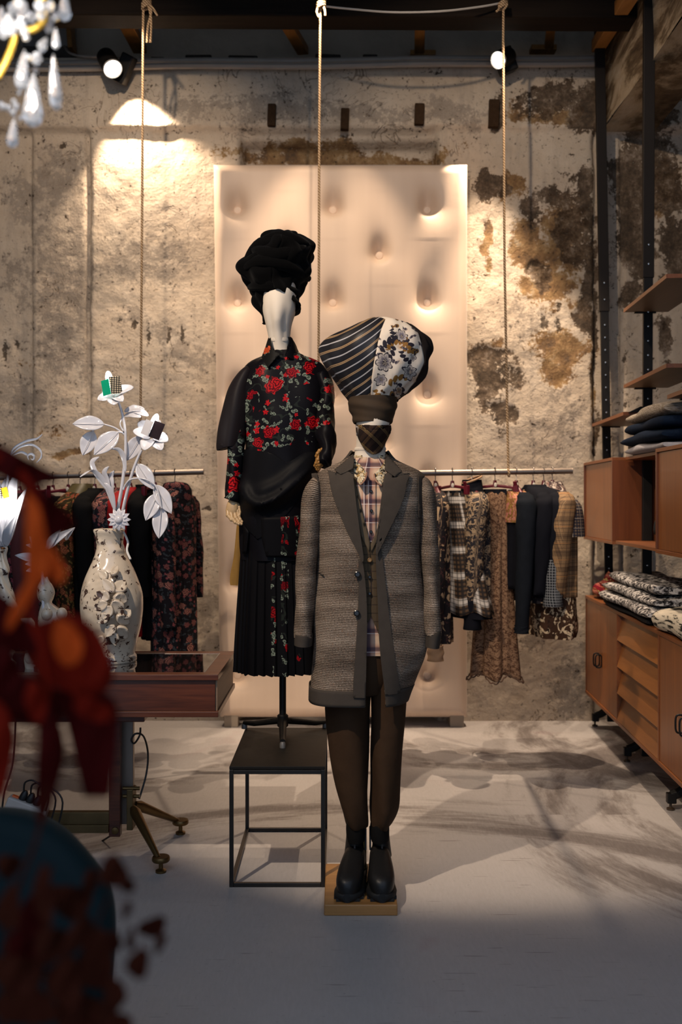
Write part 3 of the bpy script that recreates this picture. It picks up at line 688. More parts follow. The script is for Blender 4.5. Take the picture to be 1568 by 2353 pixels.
# collar
obj('collar', patch(curve_poly([(622, 776), (614, 790), (604, 815), (602, 822)], [(602, 822), (616, 845)], [(616, 845), (640, 818), (652, 816)], [(652, 816), (636, 808), (626, 796), (622, 776)]), Loft(MD, [(770, 614, 674, .062, 0), (800, 606, 682, .074, 0), (850, 590, 700, .115, .01)], 2.1), .004, 5), floral('rose_print_collar', (.008, .0075, .007), .4, [oz(615, 805, 10, 16)], ((.2, .02, .005), (.45, .05, .02), (.6, .12, .04)), LEAF, 24, .9), bl, solid=.003)
obj('collar', patch(curve_poly([(668, 774), (676, 786), (684, 802), (688, 812)], [(688, 812), (686, 832)], [(686, 832), (664, 822), (655, 816)], [(655, 816), (664, 800), (668, 774)]), Loft(MD, [(770, 614, 674, .062, 0), (800, 606, 682, .074, 0), (850, 590, 700, .115, .01)], 2.1), .004, 5), M_blacksatin, bl, solid=.003)
obj('collar_stand', Loft(MD, [(778, 617, 672, .064, .006), (800, 610, 680, .068, .008), (815, 606, 690, .074, .01)], 2.1, 4).mesh(60, a0=-PI + .0, a1=PI, angs=lambda z: [.75 + (2 * PI - 1.5) * k / 50 for k in range(51)]), M_blacksatin, bl, solid=.003)
# loose half sleeve over the long sleeve (left), long sleeves
obj('half_sleeve', limb([(584, 856, MD, 12, .05), (566, 868, MD - .01, 19, .06), (551, 900, MD - .02, 26, .062), (542, 945, MD - .03, 30, .064), (534, 990, MD - .03, 32, .066), (529, 1020, MD - .03, 30, .066), (529, 1029, MD - .03, 29, .064), (530, 1020, MD - .03, 26, .058)], 24, 5, lambda q, t_: .004 * math.sin(q * 5) * t_), plain('plum_black_satin', (.013, .010, .011), .5, 0, .1, .2), bl, smooth=80)
obj('sleeve', limb([(556, 880, MD, 20, .06), (546, 960, MD - .02, 22, .06), (543, 1020, MD - .03, 21, .055), (540, 1080, MD - .05, 18, .05), (536, 1120, MD - .06, 17, .045), (535, 1142, MD - .06, 19, .045), (533, 1150, MD - .06, 17, .04)], 18, 5, lambda q, t_: .003 * math.sin(q * 4 + t_ * 14)), M_sleeve2, bl, smooth=80)
obj('sleeve', limb([(740, 862, MD, 18, .07), (750, 905, MD - .01, 19, .075), (748, 950, MD - .04, 20, .075), (746, 985, MD - .09, 23, .07), (751, 1010, MD - .12, 22, .06), (752, 1035, MD - .15, 17, .05), (748, 1055, MD - .17, 15, .045), (745, 1068, MD - .18, 14, .04)], 18, 5, lambda q, t_: .004 * math.sin(q * 3 + t_ * 22)), M_shirt2, bl, smooth=80)
# wooden hands
def hand(pal, fingers, d, mat, lab):
    h_ = obj('hand', limb(pal, 14, 4), mat, t2); h_['label'] = lab
    for f in fingers:
        pts = [P(x, y, d + dd) for x, y, dd in f]; fb = B()
        rr = [.0085, .0078, .0068, .0055]
        fb.tube(pts, rr[:len(pts)], 8)
        for p_, r_ in zip(pts, rr): fb.ball(p_, r_ * 1.12, 8, 6)
        obj('finger', fb, mat, h_, smooth=60)
hand([(536, 1146, 3.885, 8, .014), (535, 1158, 3.88, 13, .016), (534, 1172, 3.88, 14, .016), (535, 1180, 3.88, 11, .013)], [[(524, 1172, 0), (524, 1184, -.012), (532, 1194, -.02), (541, 1198, -.02)], [(531, 1177, -.006), (533, 1190, -.016), (541, 1200, -.024), (549, 1204, -.024)], [(539, 1178, -.004), (542, 1190, -.012), (549, 1199, -.018), (555, 1204, -.018)], [(546, 1174, 0), (548, 1186, -.004), (552, 1194, -.01), (556, 1199, -.01)], [(545, 1156, .01), (549, 1166, .004), (551, 1177, 0), (550, 1184, -.006)]], 3.88, M_handwood, 'pale wooden hand hanging from the cuff')
hand([(750, 1034, 3.80, 8, .016), (742, 1042, 3.79, 12, .022), (736, 1054, 3.785, 11, .022), (732, 1066, 3.79, 8, .016)], [[(736, 1048, -.02), (731, 1056, -.024), (727, 1064, -.02), (724, 1070, -.01)], [(738, 1056, -.02), (733, 1062, -.022), (729, 1069, -.016), (727, 1074, -.008)], [(738, 1062, -.018), (734, 1068, -.018), (731, 1073, -.012), (729, 1078, -.006)], [(738, 1068, -.012), (735, 1072, -.012), (733, 1077, -.008), (732, 1080, -.002)], [(741, 1034, -.015), (735, 1036, -.02), (730, 1042, -.02), (727, 1048, -.016)]], 3.79, M_goldwood, 'gold-brown wooden hand tucked at the waist')
# mustard ribbon hanging behind the hand
rb = limb([(552, 1196, 4.02, 6, .004), (551, 1230, 4.02, 8, .004), (545, 1280, 4.02, 9, .004), (540, 1320, 4.02, 10, .004), (538, 1345, 4.02, 8, .003)], 10, 5, lambda q, t_: .002 * math.sin(q * 2 + t_ * 9))
tag(obj('ribbon', rb, plain('mustard_velvet', (.25, .13, .025), .7, 0, .3, .3, 30), smooth=60), 'mustard ribbon hanging below the pale wooden hand', 'ribbon')
# tall black turban
tb = thing('black_turban', 'tall lumpy black velvet turban on the stool mannequin', 'turban', tuple(P(645, 720, MD)))
TB2 = Loft(MD, [(735, 604, 612, .03, .06), (715, 600, 686, .098, .02), (695, 592, 686, .105, .012), (672, 582, 687, .112, .01), (655, 570, 690, .12, .01), (640, 558, 704, .13, .01), (622, 551, 709, .14, .01), (605, 555, 712, .145, .01), (590, 572, 717, .145, .01), (575, 582, 721, .14, .01), (560, 590, 713, .13, .01), (548, 604, 696, .11, .01), (540, 624, 684, .08, .01), (536, 640, 664, .03, .01)], 2.0)
def lump(a, z): return .010 * math.sin(a * 3 + z * 38) + .007 * math.sin(a * 5 - z * 61 + 1) + .005 * math.sin(a * 11 + z * 20)
zf = PZ(712, MD)
def tang(z):        # leaves the face free below the forehead peak
    o_ = max(0, min(1.15, (PZ(676, MD) - z) / (PZ(676, MD) - PZ(716, MD)) * 1.05)); o_ = o_ ** .7 if o_ > 0 else 0
    return [o_ + (2 * PI - 2 * o_) * k / 90 for k in range(91)]
obj('wrap', TB2.mesh(m=90, angs=tang, disp=lump), M_velvet, tb, smooth=80, solid=.008)
for (pp, r_) in (([(556, 620), (600, 600), (660, 610), (708, 640)], .028), ([(585, 575), (640, 585), (700, 570)], .03), ([(575, 660), (620, 655), (684, 672)], .024), ([(600, 555), (650, 545), (705, 562)], .026), ([(566, 600), (600, 560), (660, 552)], .024)):
    pts = [TB2.seen(x, y, -.012) for x, y in crom(pp, 5)]
    obj('fold', B().tube(pts, [(r_ * (.45 + .55 * math.sin(PI * (i + .5) / len(pts)))) for i in range(len(pts))], 10), M_velvet, tb, smooth=80)

# ------------------------------------------------------------------ metal stool
stl = thing('metal_stool', 'low black metal cube stool under the black-clad mannequin', 'stool', (PX(634, 3.75), 3.78, 0))
xl, xr, yf, yb = -.392, -.056, 3.49, 4.09; e = .0145
M_rawsteel = plain('raw_black_steel', (.035, .032, .030), .36, .75, .5, .45, 9)
obj('top_plate', B().span(xl, xr, yf, yb, .412, .424), plain('dark_steel_plate', (.009, .0075, .006), .55, .1, .2, .6, 7, .1, 40), stl, smooth=0, bevel=.002)
for x in (xl, xr - e):
    for y in (yf, yb - e): obj('leg', B().span(x, x + e, y, y + e, 0.0, .412), M_rawsteel, stl, smooth=0, bevel=.0015)
for y in (yf, yb - e):
    for z in (.0, .396): obj('crossbar', B().span(xl + e, xr - e, y, y + e, z + .0005, z + e), M_rawsteel, stl, smooth=0, bevel=.0015)
for x in (xl, xr - e):
    for z in (.0, .396): obj('crossbar', B().span(x, x + e, yf + e, yb - e, z + .0005, z + e), M_rawsteel, stl, smooth=0, bevel=.0015)

# ------------------------------------------------------------------ coat mannequin
D1 = 3.45
B0 = Vector((PX(831, 3.48), 3.48, 0))
t1 = thing('mannequin', 'cream head mannequin in a long grey tweed coat on a square wooden base', 'mannequin', tuple(B0))
M_basewood = wood('oak_base', (.26, .115, .03), (.42, .21, .065), 'X', 1.2, .45, .5)
bx0, bx1 = PX(745, 3.25), PX(914, 3.25)
obj('base', B().span(bx0, bx1, 3.25, 3.62, 0, .037), M_basewood, t1, smooth=0, bevel=.004)
obj('support_rod', B().tube([Vector((PX(837, 3.50), 3.50, .037)), Vector((PX(834, 3.50), 3.50, .62))], [.009, .009], 12), plain('brass_rod', (.50, .36, .12), .3, .8), t1)
H1 = Loft(D1, [(1100, 822, 880, .06, .01), (1080, 818, 884, .062, .005), (1055, 814, 887, .064, 0), (1038, 816, 886, .064, -.003), (1020, 819, 886, .074, -.012), (1000, 819, 891, .088, -.02), (975, 818, 897, .096, -.02), (945, 815, 902, .098, -.015), (915, 812, 904, .095, -.005), (890, 820, 895, .085, 0)], 2.15)
def face1(a, z): return .002 * math.exp(-(a / .3) ** 2) * max(0, 1 - abs(z - PZ(985, D1)) / .09)
obj('head', H1.mesh(48, 60, disp=face1), M_head, t1, smooth=60)
obj('neck_ring', Loft(D1, [(1036, 815, 887, .067, -.003), (1032, 814.5, 887.5, .068, -.004), (1029, 816, 887, .068, -.006)], 2.1, 2).mesh(48, caps=False), M_head, t1)
# plaid face mask
g = G('brown_plaid', .75, 0, .2); v = g.tc('UV'); w_ = g.map(v, rot=(0, 0, .72)); x, y, z = g.sep(w_)
def tri(c, per, off): return g.ma('MAXIMUM', g.ma('MAXIMUM', g.stripe(c, per, .0012, off), g.stripe(c, per, .0012, off + .0035)), g.stripe(c, per, .0012, off + .007))
c = g.mix(g.stripe(x, .035, .012, 0, .2), (.016, .008, .006), (.032, .016, .010)); c = g.mix(g.ma('MULTIPLY', tri(x, .048, .0), .5), c, (.30, .16, .06)); c = g.mix(g.ma('MULTIPLY', tri(y, .042, .006), .6), c, (.42, .27, .10))
g.base(c); M_mask = g.m
mk = thing('face_mask', 'dark brown plaid cloth mask on the coat mannequin', 'mask', tuple(P(858, 1020, D1 - .1)))
s_ = .2041
def c3(pts): return [(700 + x * s_, 720 + y * s_) for x, y in pts]
obj('cloth', patch(curve_poly(c3([(578, 1258), (660, 1296), (770, 1318), (880, 1306), (975, 1262)]), c3([(975, 1262), (978, 1320), (935, 1400), (905, 1470)]), c3([(905, 1470), (865, 1548), (815, 1582), (770, 1588)]), c3([(770, 1588), (700, 1550), (640, 1470), (600, 1380), (578, 1258)])), H1, .010, 5, lambda x, y: .006 * math.exp(-((x - 858) / 14) ** 2)), M_mask, mk, smooth=80, solid=.003)
obj('side_tab', patch(c3([(576, 1260), (606, 1275), (602, 1380), (584, 1372)]), H1, .013, 5), plain('white_tag', (.55, .52, .5), .8), mk, solid=.001)
for sx in ((818, 975, 814, 945), (897, 975, 902, 945)): obj('ear_loop', B().tube([H1.seen(sx[0] + (1 if sx[0] < 850 else -1), sx[1], .006), P(sx[2], sx[3], D1 + .0)], [.003, .003], 6), M_mask, mk)
# headwrap: dark band, striped, printed and plain panels
hw = thing('patchwork_turban', 'wide patchwork turban of striped, flowered and plain cloth on the coat mannequin', 'turban', tuple(P(860, 940, D1)))
BN = Loft(D1, [(974, 815, 897, .100, -.016), (968, 812, 902, .104, -.014), (955, 808, 906, .108, -.01), (940, 804, 909, .110, -.006), (925, 801, 913, .112, 0), (915, 802, 912, .110, 0)], 2.15)
M_brownband = plain('dark_brown_jersey', (.040, .025, .014), .75, 0, .2, .2, 20)
def bandfold(a, z): return .0022 * math.sin((z - PZ(950, D1)) * 110 + math.sin(a * 2 + .4) * 1.2) + .001 * math.sin(z * 200 + a * 3)
obj('head_band', BN.mesh(60, 40, disp=bandfold, caps=False), M_brownband, hw, smooth=80, solid=.003)
TU = Loft(D1, [(922, 806, 906, .105, .01), (912, 800, 916, .115, .01), (900, 790, 938, .125, .01), (885, 780, 956, .135, .01), (868, 766, 972, .145, .01), (848, 750, 982, .152, .01), (826, 739, 987, .155, .01), (806, 735, 993, .155, .01), (790, 742, 989, .152, .01), (774, 762, 980, .145, .01), (758, 796, 958, .13, .01), (745, 822, 934, .105, .01), (736, 848, 896, .065, .01), (732, 860, 876, .02, .01)], 2.05, 5)
def b1(z): return PX(np.interp(z, [PZ(q, D1) for q in (922, 880, 840, 800, 770, 745, 732)], [850, 852, 858, 866, 874, 884, 868]), D1)
def b2(z): return PX(np.interp(z, [PZ(q, D1) for q in (922, 905, 880, 840, 800, 770, 745, 732)], [903, 928, 952, 966, 962, 956, 930, 872]), D1)
def seg(z, which):
    a1_, a2_ = TU.ang(b1(z), z), TU.ang(b2(z), z)
    if which == 0: return [-PI + (a1_ + PI) * k / 50 for k in range(51)]
    if which == 1: return [a1_ + (a2_ - a1_) * k / 30 for k in range(31)]
    return [a2_ + (PI - a2_) * k / 40 for k in range(41)]
def tuf(a, z): return .004 * math.sin(a * 6 + z * 25) + .003 * math.sin(a * 13 - z * 30)
g = G('striped_silk', .5, 0, .35); v = g.tc('Object'); x, y, z = g.sep(v)
wav = g.ma('ADD', g.ma('MULTIPLY', g.ma('SINE', g.ma('MULTIPLY_ADD', x, 22, 1.2)), .016), g.ma('MULTIPLY', g.ma('SINE', g.ma('MULTIPLY', x, 41)), .004))
cq = g.ma('ADD', x, .175); q = g.ma('ADD', g.ma('SUBTRACT', z, g.ma('MULTIPLY', g.ma('MULTIPLY', cq, g.ma('ABSOLUTE', cq)), 2.8)), g.ma('MULTIPLY', wav, .35))
c = g.mix(g.noise(v, 30, 3), (.006, .006, .009), (.012, .011, .014)); c = g.mix(g.stripe(q, .052, .0042, .0), c, (.42, .40, .40)); c = g.mix(g.stripe(q, .052, .0075, .026), c, (.38, .24, .12)); c = g.mix(g.stripe(q, .052, .0018, .026), c, (.03, .02, .02))
g.base(c); M_stripes = g.m
obj('striped_panel', TU.mesh(m=60, angs=lambda z: seg(z, 0), disp=tuf), M_stripes, hw, smooth=80, solid=.003)
g = G('cream_flower_print', .7, 0, .25); v = g.tc('Object'); x, y, z = g.sep(v); uv = g.comb(x, z)
c = g.mix(g.noise(uv, 14, 3), (.66, .54, .42), (.72, .63, .52)); c = g.mix(g.ss(g.noise(uv, 16, 2), .55, .68, 0, .5), c, (.50, .26, .10))
wp = g.vm('ADD', uv, g.vm('MULTIPLY', g.vm('SUBTRACT', g.noise(uv, 22, 3, col=True), (.5, .5, .5)), (.03, .03, 0)))
INK = (.020, .016, .024)
def bloom(c, cx, cz, R, pet, fill, ph=0):
    lx = g.ma('SUBTRACT', g.sep(wp)[0], cx); lz = g.ma('SUBTRACT', g.sep(wp)[1], cz); r_ = g.ma('DIVIDE', g.vm('LENGTH', g.comb(lx, lz)), R); an = g.ma('ADD', g.ma('ARCTAN2', lz, lx), ph)
    lim = g.ma('MULTIPLY_ADD', g.ma('ABSOLUTE', g.ma('SINE', g.ma('MULTIPLY', an, pet / 2))), .32, .68); q_ = g.ma('DIVIDE', r_, lim)
    c = g.mix(g.ss(q_, 1.02, .97), c, g.mix(g.ss(q_, .2, .95), fill, (.60, .51, .43)))
    c = g.mix(g.ma('MULTIPLY', g.ss(q_, 1.02, .97), g.ss(g.ma('SINE', g.ma('MULTIPLY', an, pet * 4)), .55, .9)), c, g.mix(.6, fill, INK))
    c = g.mix(g.ss(g.ma('ABSOLUTE', g.ma('SUBTRACT', q_, .98)), .09, .05), c, INK)
    return g.mix(g.ss(r_, .30, .24), c, g.mix(g.stripe(an, .8, .3), INK, (.5, .4, .3)))
def fern(c, cx, cz, R, wd, n, x0, x1, colr):
    lx = g.ma('SUBTRACT', g.sep(uv)[0], cx); lz = g.ma('SUBTRACT', g.sep(uv)[1], cz); r_ = g.vm('LENGTH', g.comb(lx, lz)); an = g.ma('ARCTAN2', lz, lx)
    rng_ = g.ma('MULTIPLY', g.ss(an, x0, x0 + .05), g.ss(an, x1, x1 - .05)); tooth = g.ma('MULTIPLY', g.ma('POWER', g.ma('ABSOLUTE', g.ma('SINE', g.ma('MULTIPLY', g.ma('ADD', an, g.ma('MULTIPLY', r_, 9)), n))), .7), wd)
    return g.mix(g.ma('MULTIPLY', rng_, g.ma('LESS_THAN', g.ma('ABSOLUTE', g.ma('SUBTRACT', r_, R)), g.ma('MAXIMUM', tooth, .0012))), c, colr)
kx = lambda px: PX(px, 3.3) - PX(860, D1); kz = lambda py: PZ(py, 3.3) - PZ(940, D1)
OCH = (.26, .12, .025)
for a_ in ((915, 815, .055, .013, 9, .2, 3.0, INK), (918, 812, .040, .009, 8, .1, 2.9, OCH), (870, 800, .05, .010, 9, -1.2, .2, INK), (930, 905, .06, .010, 9, 1.3, 2.6, OCH), (915, 760, .045, .012, 8, 3.4, 5.6 - 2 * PI + 3.2, INK), (945, 780, .035, .009, 8, -2.6, -.9, OCH), (905, 905, .04, .010, 8, -.4, 1.2, INK), (895, 880, .05, .009, 9, -2.8, -1.4, OCH), (950, 800, .04, .010, 8, -3.0, -1.6, INK), (880, 770, .035, .010, 8, -.9, .7, INK)):
    c = fern(c, kx(a_[0]), kz(a_[1]), *a_[2:])
for k_ in range(2):
    mk_, r_, rn, an = g.flower(wp, 26 + 7 * k_, .42, 2, .30, seed=4 + 5 * k_, lobe=.42); c = g.mix(mk_, c, g.mix(g.ss(g.ma('SINE', g.ma('MULTIPLY', r_, 10)), -.2, .6), INK, (.16, .13, .14) if k_ else OCH))
c = bloom(c, kx(884), kz(832), .030, 7, (.10, .085, .11)); c = bloom(c, kx(944), kz(852), .026, 6, (.03, .026, .035), 1); c = bloom(c, kx(876), kz(870), .020, 6, (.2, .17, .2), .5); c = bloom(c, kx(925), kz(768), .022, 7, (.08, .07, .12), .3); c = bloom(c, kx(920), kz(890), .015, 5, OCH, .2); c = bloom(c, kx(950), kz(815), .013, 5, (.06, .05, .07), .8)
g.base(c); g.bump(g.noise(g.map(v, (40, 40, 6)), 1.5, 3), .25, .006); M_cream_print = g.m
obj('flower_print_panel', TU.mesh(m=60, angs=lambda z: seg(z, 1), disp=lambda a, z: tuf(a, z) + .002), M_cream_print, hw, smooth=80, solid=.003)
obj('plain_panel', TU.mesh(m=60, angs=lambda z: seg(z, 2), disp=lambda a, z: tuf(a, z) * 2), plain('black_brown_cotton', (.012, .008, .007), .8, 0, .2, .2), hw, smooth=80, solid=.003)

# plaid shirt
def plaid_mat(name, base, bars, coord='UV', rough=.8):
    """bars: (axis, period, width, offset, colour, strength, soft)"""
    g = G(name, rough, 0, .2); v = g.tc(coord); x, y, z = g.sep(v); yy = y if coord == 'UV' else z
    c = g.mix(g.noise(v, 25, 3), [q * .9 for q in base], [min(1, q * 1.1) for q in base])
    for ax, per, wd, off, colr, stg, soft in bars: c = g.mix(g.ma('MULTIPLY', g.stripe(x if ax == 'x' else yy, per, wd, off, soft), stg), c, colr)
    g.base(c); g.bump(g.noise(v, 700, 2), .12, .001); return g.m
M_plaidshirt = plaid_mat('tan_plaid_cotton', (.62, .44, .30), [('x', .052, .026, .005, (.30, .10, .07), .55, .6), ('y', .062, .030, .01, (.30, .10, .07), .55, .6), ('x', .052, .010, .005, (.03, .02, .04), .8, .6), ('y', .062, .014, .01, (.03, .02, .04), .75, .6), ('x', .052, .002, .012, (.75, .68, .62), .7, .3), ('y', .062, .002, .02, (.75, .68, .62), .7, .3)])
SH = Loft(D1, [(1052, 806, 894, .075, .01), (1070, 780, 920, .09, .012), (1100, 750, 945, .105, .01), (1160, 742, 955, .118, 0), (1240, 748, 950, .118, 0), (1340, 750, 950, .115, 0), (1440, 745, 955, .115, 0), (1496, 742, 958, .115, 0)], 2.4)
sh = thing('plaid_shirt', 'tan plaid shirt with leopard-print collar under the tweed coat', 'shirt', tuple(P(850, 1490, D1)))
obj('body', SH.mesh(60, 60, disp=lambda a, z: .002 * math.sin(a * 9 + z * 12), caps=False), M_plaidshirt, sh, smooth=80)
obj('placket', patch([(842, 1104), (864, 1104), (864, 1250), (842, 1250)], SH, .003, 9), M_plaidshirt, sh, solid=.002)
g = G('leopard_collar', .8, 0, .2); v = g.tc('Object'); x, y, z = g.sep(v); uv = g.comb(x, z)
c = g.mix(g.ss(g.noise(uv, 60, 2), .45, .6), (.62, .52, .36), (.36, .22, .08)); c = g.mix(g.ss(g.noise(uv, 95, 3, .6, 1.0), .53, .58), c, (.02, .016, .014)); g.base(c); M_leo = g.m
CL = Loft(D1, [(1040, 806, 894, .070, 0), (1065, 802, 898, .080, -.002), (1110, 790, 910, .125, -.004), (1130, 780, 920, .132, 0)], 2.2)
M_piping = plain('copper_piping', (.34, .17, .10), .6)
for poly, edge_ in ((curve_poly([(813, 1052), (822, 1066), (834, 1078), (843, 1086)], [(843, 1086), (838, 1104), (828, 1114)], [(828, 1114), (820, 1104), (815, 1092), (812, 1070), (813, 1052)]), [(843, 1086), (841, 1098), (835, 1108), (828, 1114)]), (curve_poly([(886, 1056), (878, 1070), (868, 1082), (860, 1090)], [(860, 1090), (864, 1104), (877, 1116)], [(877, 1116), (884, 1104), (888, 1080), (886, 1056)]), [(860, 1090), (862, 1100), (869, 1110), (877, 1116)])):
    cl = obj('collar', patch(poly, CL, .010, 5), M_leo, sh, smooth=80, solid=.003)
    obj('piping', B().tube([CL.seen(x, y, .014) for x, y in crom(edge_, 5)], .0028, 6), M_piping, cl)
obj('collar_stand', Loft(D1, [(1048, 810, 890, .071, 0), (1062, 808, 892, .074, 0), (1085, 806, 894, .085, 0)], 2.1, 4).mesh(angs=lambda z: [.45 + (2 * PI - .9) * k / 50 for k in range(51)]), M_leo, sh, solid=.002)
M_button = plain('black_button', (.01, .01, .01), .25)
def button(px, py, loft, off, r_, mat, par, nm='button'):
    c = loft.seen(px, py, off)
    return obj(nm, B().lathe([(.0005, .004), (r_ * .6, .004), (r_ * .75, .0055), (r_, .004), (r_, 0)], c, 18, (0, -1, .05)), mat, par)
for x, y in ((853, 1129), (854, 1174), (853, 1222)): button(x, y, SH, .006, .0052, M_button, sh)
# waistcoat
M_vest = plaid_mat('brown_check_wool', (.068, .045, .024), [('y', .028, .003, 0, (.02, .014, .01), .8, .3), ('x', .03, .002, 0, (.03, .02, .012), .6, .3)])
vs = thing('waistcoat', 'brown checked waistcoat between the plaid shirt and the tweed coat', 'waistcoat', tuple(P(850, 1420, D1)))
VS = Loft(D1, [(1052, 790, 910, .08, .01), (1100, 742, 953, .112, .008), (1160, 736, 961, .124, 0), (1240, 742, 956, .124, 0), (1340, 744, 956, .121, 0), (1440, 740, 960, .122, 0), (1496, 738, 962, .122, 0)], 2.4)
obj('front', patch(curve_poly([(770, 1090), (815, 1095)], [(815, 1095), (824, 1170), (838, 1220), (851, 1251)], [(851, 1251), (853, 1340), (853, 1414)], [(853, 1414), (842, 1440), (832, 1462)], [(832, 1462), (790, 1450), (760, 1440)], [(760, 1440), (756, 1250), (770, 1090)]), VS, .003, 9), M_vest, vs, smooth=80, solid=.003)
obj('front', patch(curve_poly([(930, 1090), (884, 1095)], [(884, 1095), (878, 1165), (866, 1220), (851, 1251)], [(851, 1251), (855, 1340), (853, 1414)], [(853, 1414), (862, 1436), (873, 1462)], [(873, 1462), (910, 1450), (940, 1440)], [(940, 1440), (944, 1250), (930, 1090)]), VS, .004, 9), M_vest, vs, smooth=80, solid=.003)
for poly in ([(815, 1110), (828, 1165), (851, 1251), (849, 1268), (832, 1236), (815, 1170)], [(880, 1165), (872, 1212), (852, 1251), (853, 1270), (868, 1240), (880, 1200)]): obj('lapel', patch(poly, VS, .009, 8), plain('waistcoat_lapel', (.085, .058, .03), .8), vs, solid=.002)
for y in (1287, 1326, 1364): button(850, y, VS, .008, .0075 if y < 1300 else .006, plain('horn_button', (.22, .12, .04), .3) if y < 1300 else M_button, vs)

# long tweed coat
g = G('grey_tweed', .9, 0, .15); v = g.tc('UV'); x, y, z = g.sep(v)
ny = g.ma('ADD', y, g.ma('MULTIPLY', g.noise(g.map(v, (60, 60, 1)), 1, 3), .003))
lin = g.ma('SINE', g.ma('MULTIPLY', ny, 2 * PI / .0056)); gr = g.noise(g.map(v, (180, 420, 1)), 1, 4, .75); bd = g.noise(g.map(v, (2.5, 16, 1)), 1, 4, .6)
f = g.ma('ADD', g.ma('MULTIPLY', lin, .26), g.ma('ADD', g.ma('MULTIPLY', g.ma('SUBTRACT', gr, .5), 2.0), g.ma('MULTIPLY_ADD', bd, 1.1, -.15)))
c = g.ramp(f, [(.0, (.016, .012, .010)), (.34, (.088, .064, .047)), (.72, (.29, .222, .166)), (1, (.52, .43, .345))])
c = g.mix(g.ss(g.noise(g.map(v, (260, 60, 1)), 1, 2), .60, .68, 0, .3), c, (.26, .10, .04))
g.base(c); g.bump(g.ma('ADD', gr, lin), .35, .002); M_tweed = g.m
M_trim = plain('dark_brown_wool', (.050, .040, .032), .85, 0, .15, .22, 30, .3, 400, 'UV', .002)
CT = Loft(D1, [(1046, 806, 894, .078, .015), (1062, 778, 922, .095, .016), (1078, 742, 958, .108, .016), (1092, 724, 976, .118, .014), (1120, 724, 976, .130, .008), (1180, 730, 972, .138, 0), (1260, 730, 968, .138, 0), (1330, 727, 970, .138, 0), (1400, 722, 976, .142, 0), (1450, 720, 979, .144, 0), (1500, 718, 973, .146, 0), (1550, 715, 956, .146, 0), (1604, 711, 938, .148, 0)], 2.45)
def cz(*pairs): return [PZ(p[0], D1 - .12) for p in pairs][::-1], [p[1] for p in pairs][::-1]
zl, vl = cz((1046, 810), (1088, 812), (1163, 820), (1238, 829), (1291, 834), (1338, 840), (1426, 844), (1604, 840)); zr_, vr = cz((1046, 890), (1088, 884), (1175, 878), (1225, 872), (1276, 865), (1376, 868), (1489, 873), (1604, 886))
def cang(z):
    xl_, xr_ = PX(np.interp(z, zl, vl), D1 - .12), PX(np.interp(z, zr_, vr), D1 - .12); a1_, a2_ = CT.ang(xl_, z), CT.ang(xr_, z)
    return [a2_ + (a1_ + 2 * PI - a2_) * k / 84 for k in range(85)]
def cwr(a, z):
    q = .003 * math.sin(a * 5 + z * 8) + .002 * math.sin(z * 23 + a * 2)
    return q + .010 * math.exp(-((a - 1.2) / .3) ** 2) * math.exp(-((z - PZ(1470, D1)) / .09) ** 2)
ct = thing('tweed_coat', 'long grey tweed coat with dark brown trim worn by the front mannequin', 'coat', tuple(P(835, 1600, D1)))
b = CT.mesh(m=110, angs=cang, disp=cwr)
# hem line: the right front rises towards the side, the left dips at the opening
obj('body', b, M_tweed, ct, smooth=80, solid=.006, offset=-1)
dsp = lambda x, y: 0
def cpatch(nm, poly, off, mat=None, th=.003, st=8): return obj(nm, patch(poly, CT, off, st), mat or M_trim, ct, smooth=80, solid=th)
cpatch('front_trim', curve_poly([(824, 1283), (823, 1401), (812, 1571)], [(812, 1571), (812, 1603)], [(812, 1603), (840, 1605)], [(840, 1605), (844, 1426), (840, 1338), (833, 1285)], [(833, 1285), (824, 1283)]), .006)
cpatch('front_trim', curve_poly([(872, 1258), (864, 1276), (868, 1376), (873, 1489), (886, 1598)], [(886, 1598), (919, 1592), (918, 1572)], [(918, 1572), (901, 1464), (886, 1338), (877, 1263)], [(877, 1263), (872, 1258)]), .006)
hb_ = Loft(D1, [(1570, 710.2, 949.5, .150, 0), (1588, 709.3, 943.5, .151, 0), (1606, 708.4, 938.6, .152, 0)], 2.45)
obj('hem_band', hb_.mesh(m=6, angs=cang, disp=cwr), M_trim, ct, smooth=80, solid=.003)
LP = Loft(D1, [(1040, 800, 900, .074, .012), (1055, 786, 914, .094, .012), (1078, 742, 958, .114, .014), (1092, 724, 976, .124, .012), (1120, 724, 976, .136, .006), (1180, 730, 972, .144, 0), (1300, 730, 968, .146, 0)], 2.4)
def lpatch(nm, poly, off, mat=None): return obj(nm, patch(poly, LP, off, 7), mat or M_trim, ct, smooth=80, solid=.004)
lpatch('lapel', curve_poly([(754, 1080), (765, 1138), (795, 1215), (823, 1271), (834, 1293)], [(834, 1293), (836, 1280), (830, 1238), (820, 1163), (812, 1092)], [(812, 1092), (800, 1084), (783, 1091)], [(783, 1091), (770, 1086), (754, 1080)]), .010)
lpatch('lapel', curve_poly([(942, 1088), (938, 1105), (926, 1150), (898, 1210), (876, 1243), (866, 1278)], [(866, 1278), (864, 1262), (869, 1225), (878, 1175), (884, 1092)], [(884, 1092), (896, 1086), (908, 1096)], [(908, 1096), (924, 1092), (942, 1088)]), .010)
lpatch('collar', curve_poly([(812, 1044), (796, 1058), (769, 1080)], [(769, 1080), (783, 1091)], [(783, 1091), (800, 1083), (812, 1076)], [(812, 1076), (814, 1060), (812, 1044)]), .013)
lpatch('collar', curve_poly([(888, 1044), (904, 1060), (924, 1083)], [(924, 1083), (908, 1096)], [(908, 1096), (896, 1088), (885, 1080)], [(885, 1080), (886, 1060), (888, 1044)]), .013)
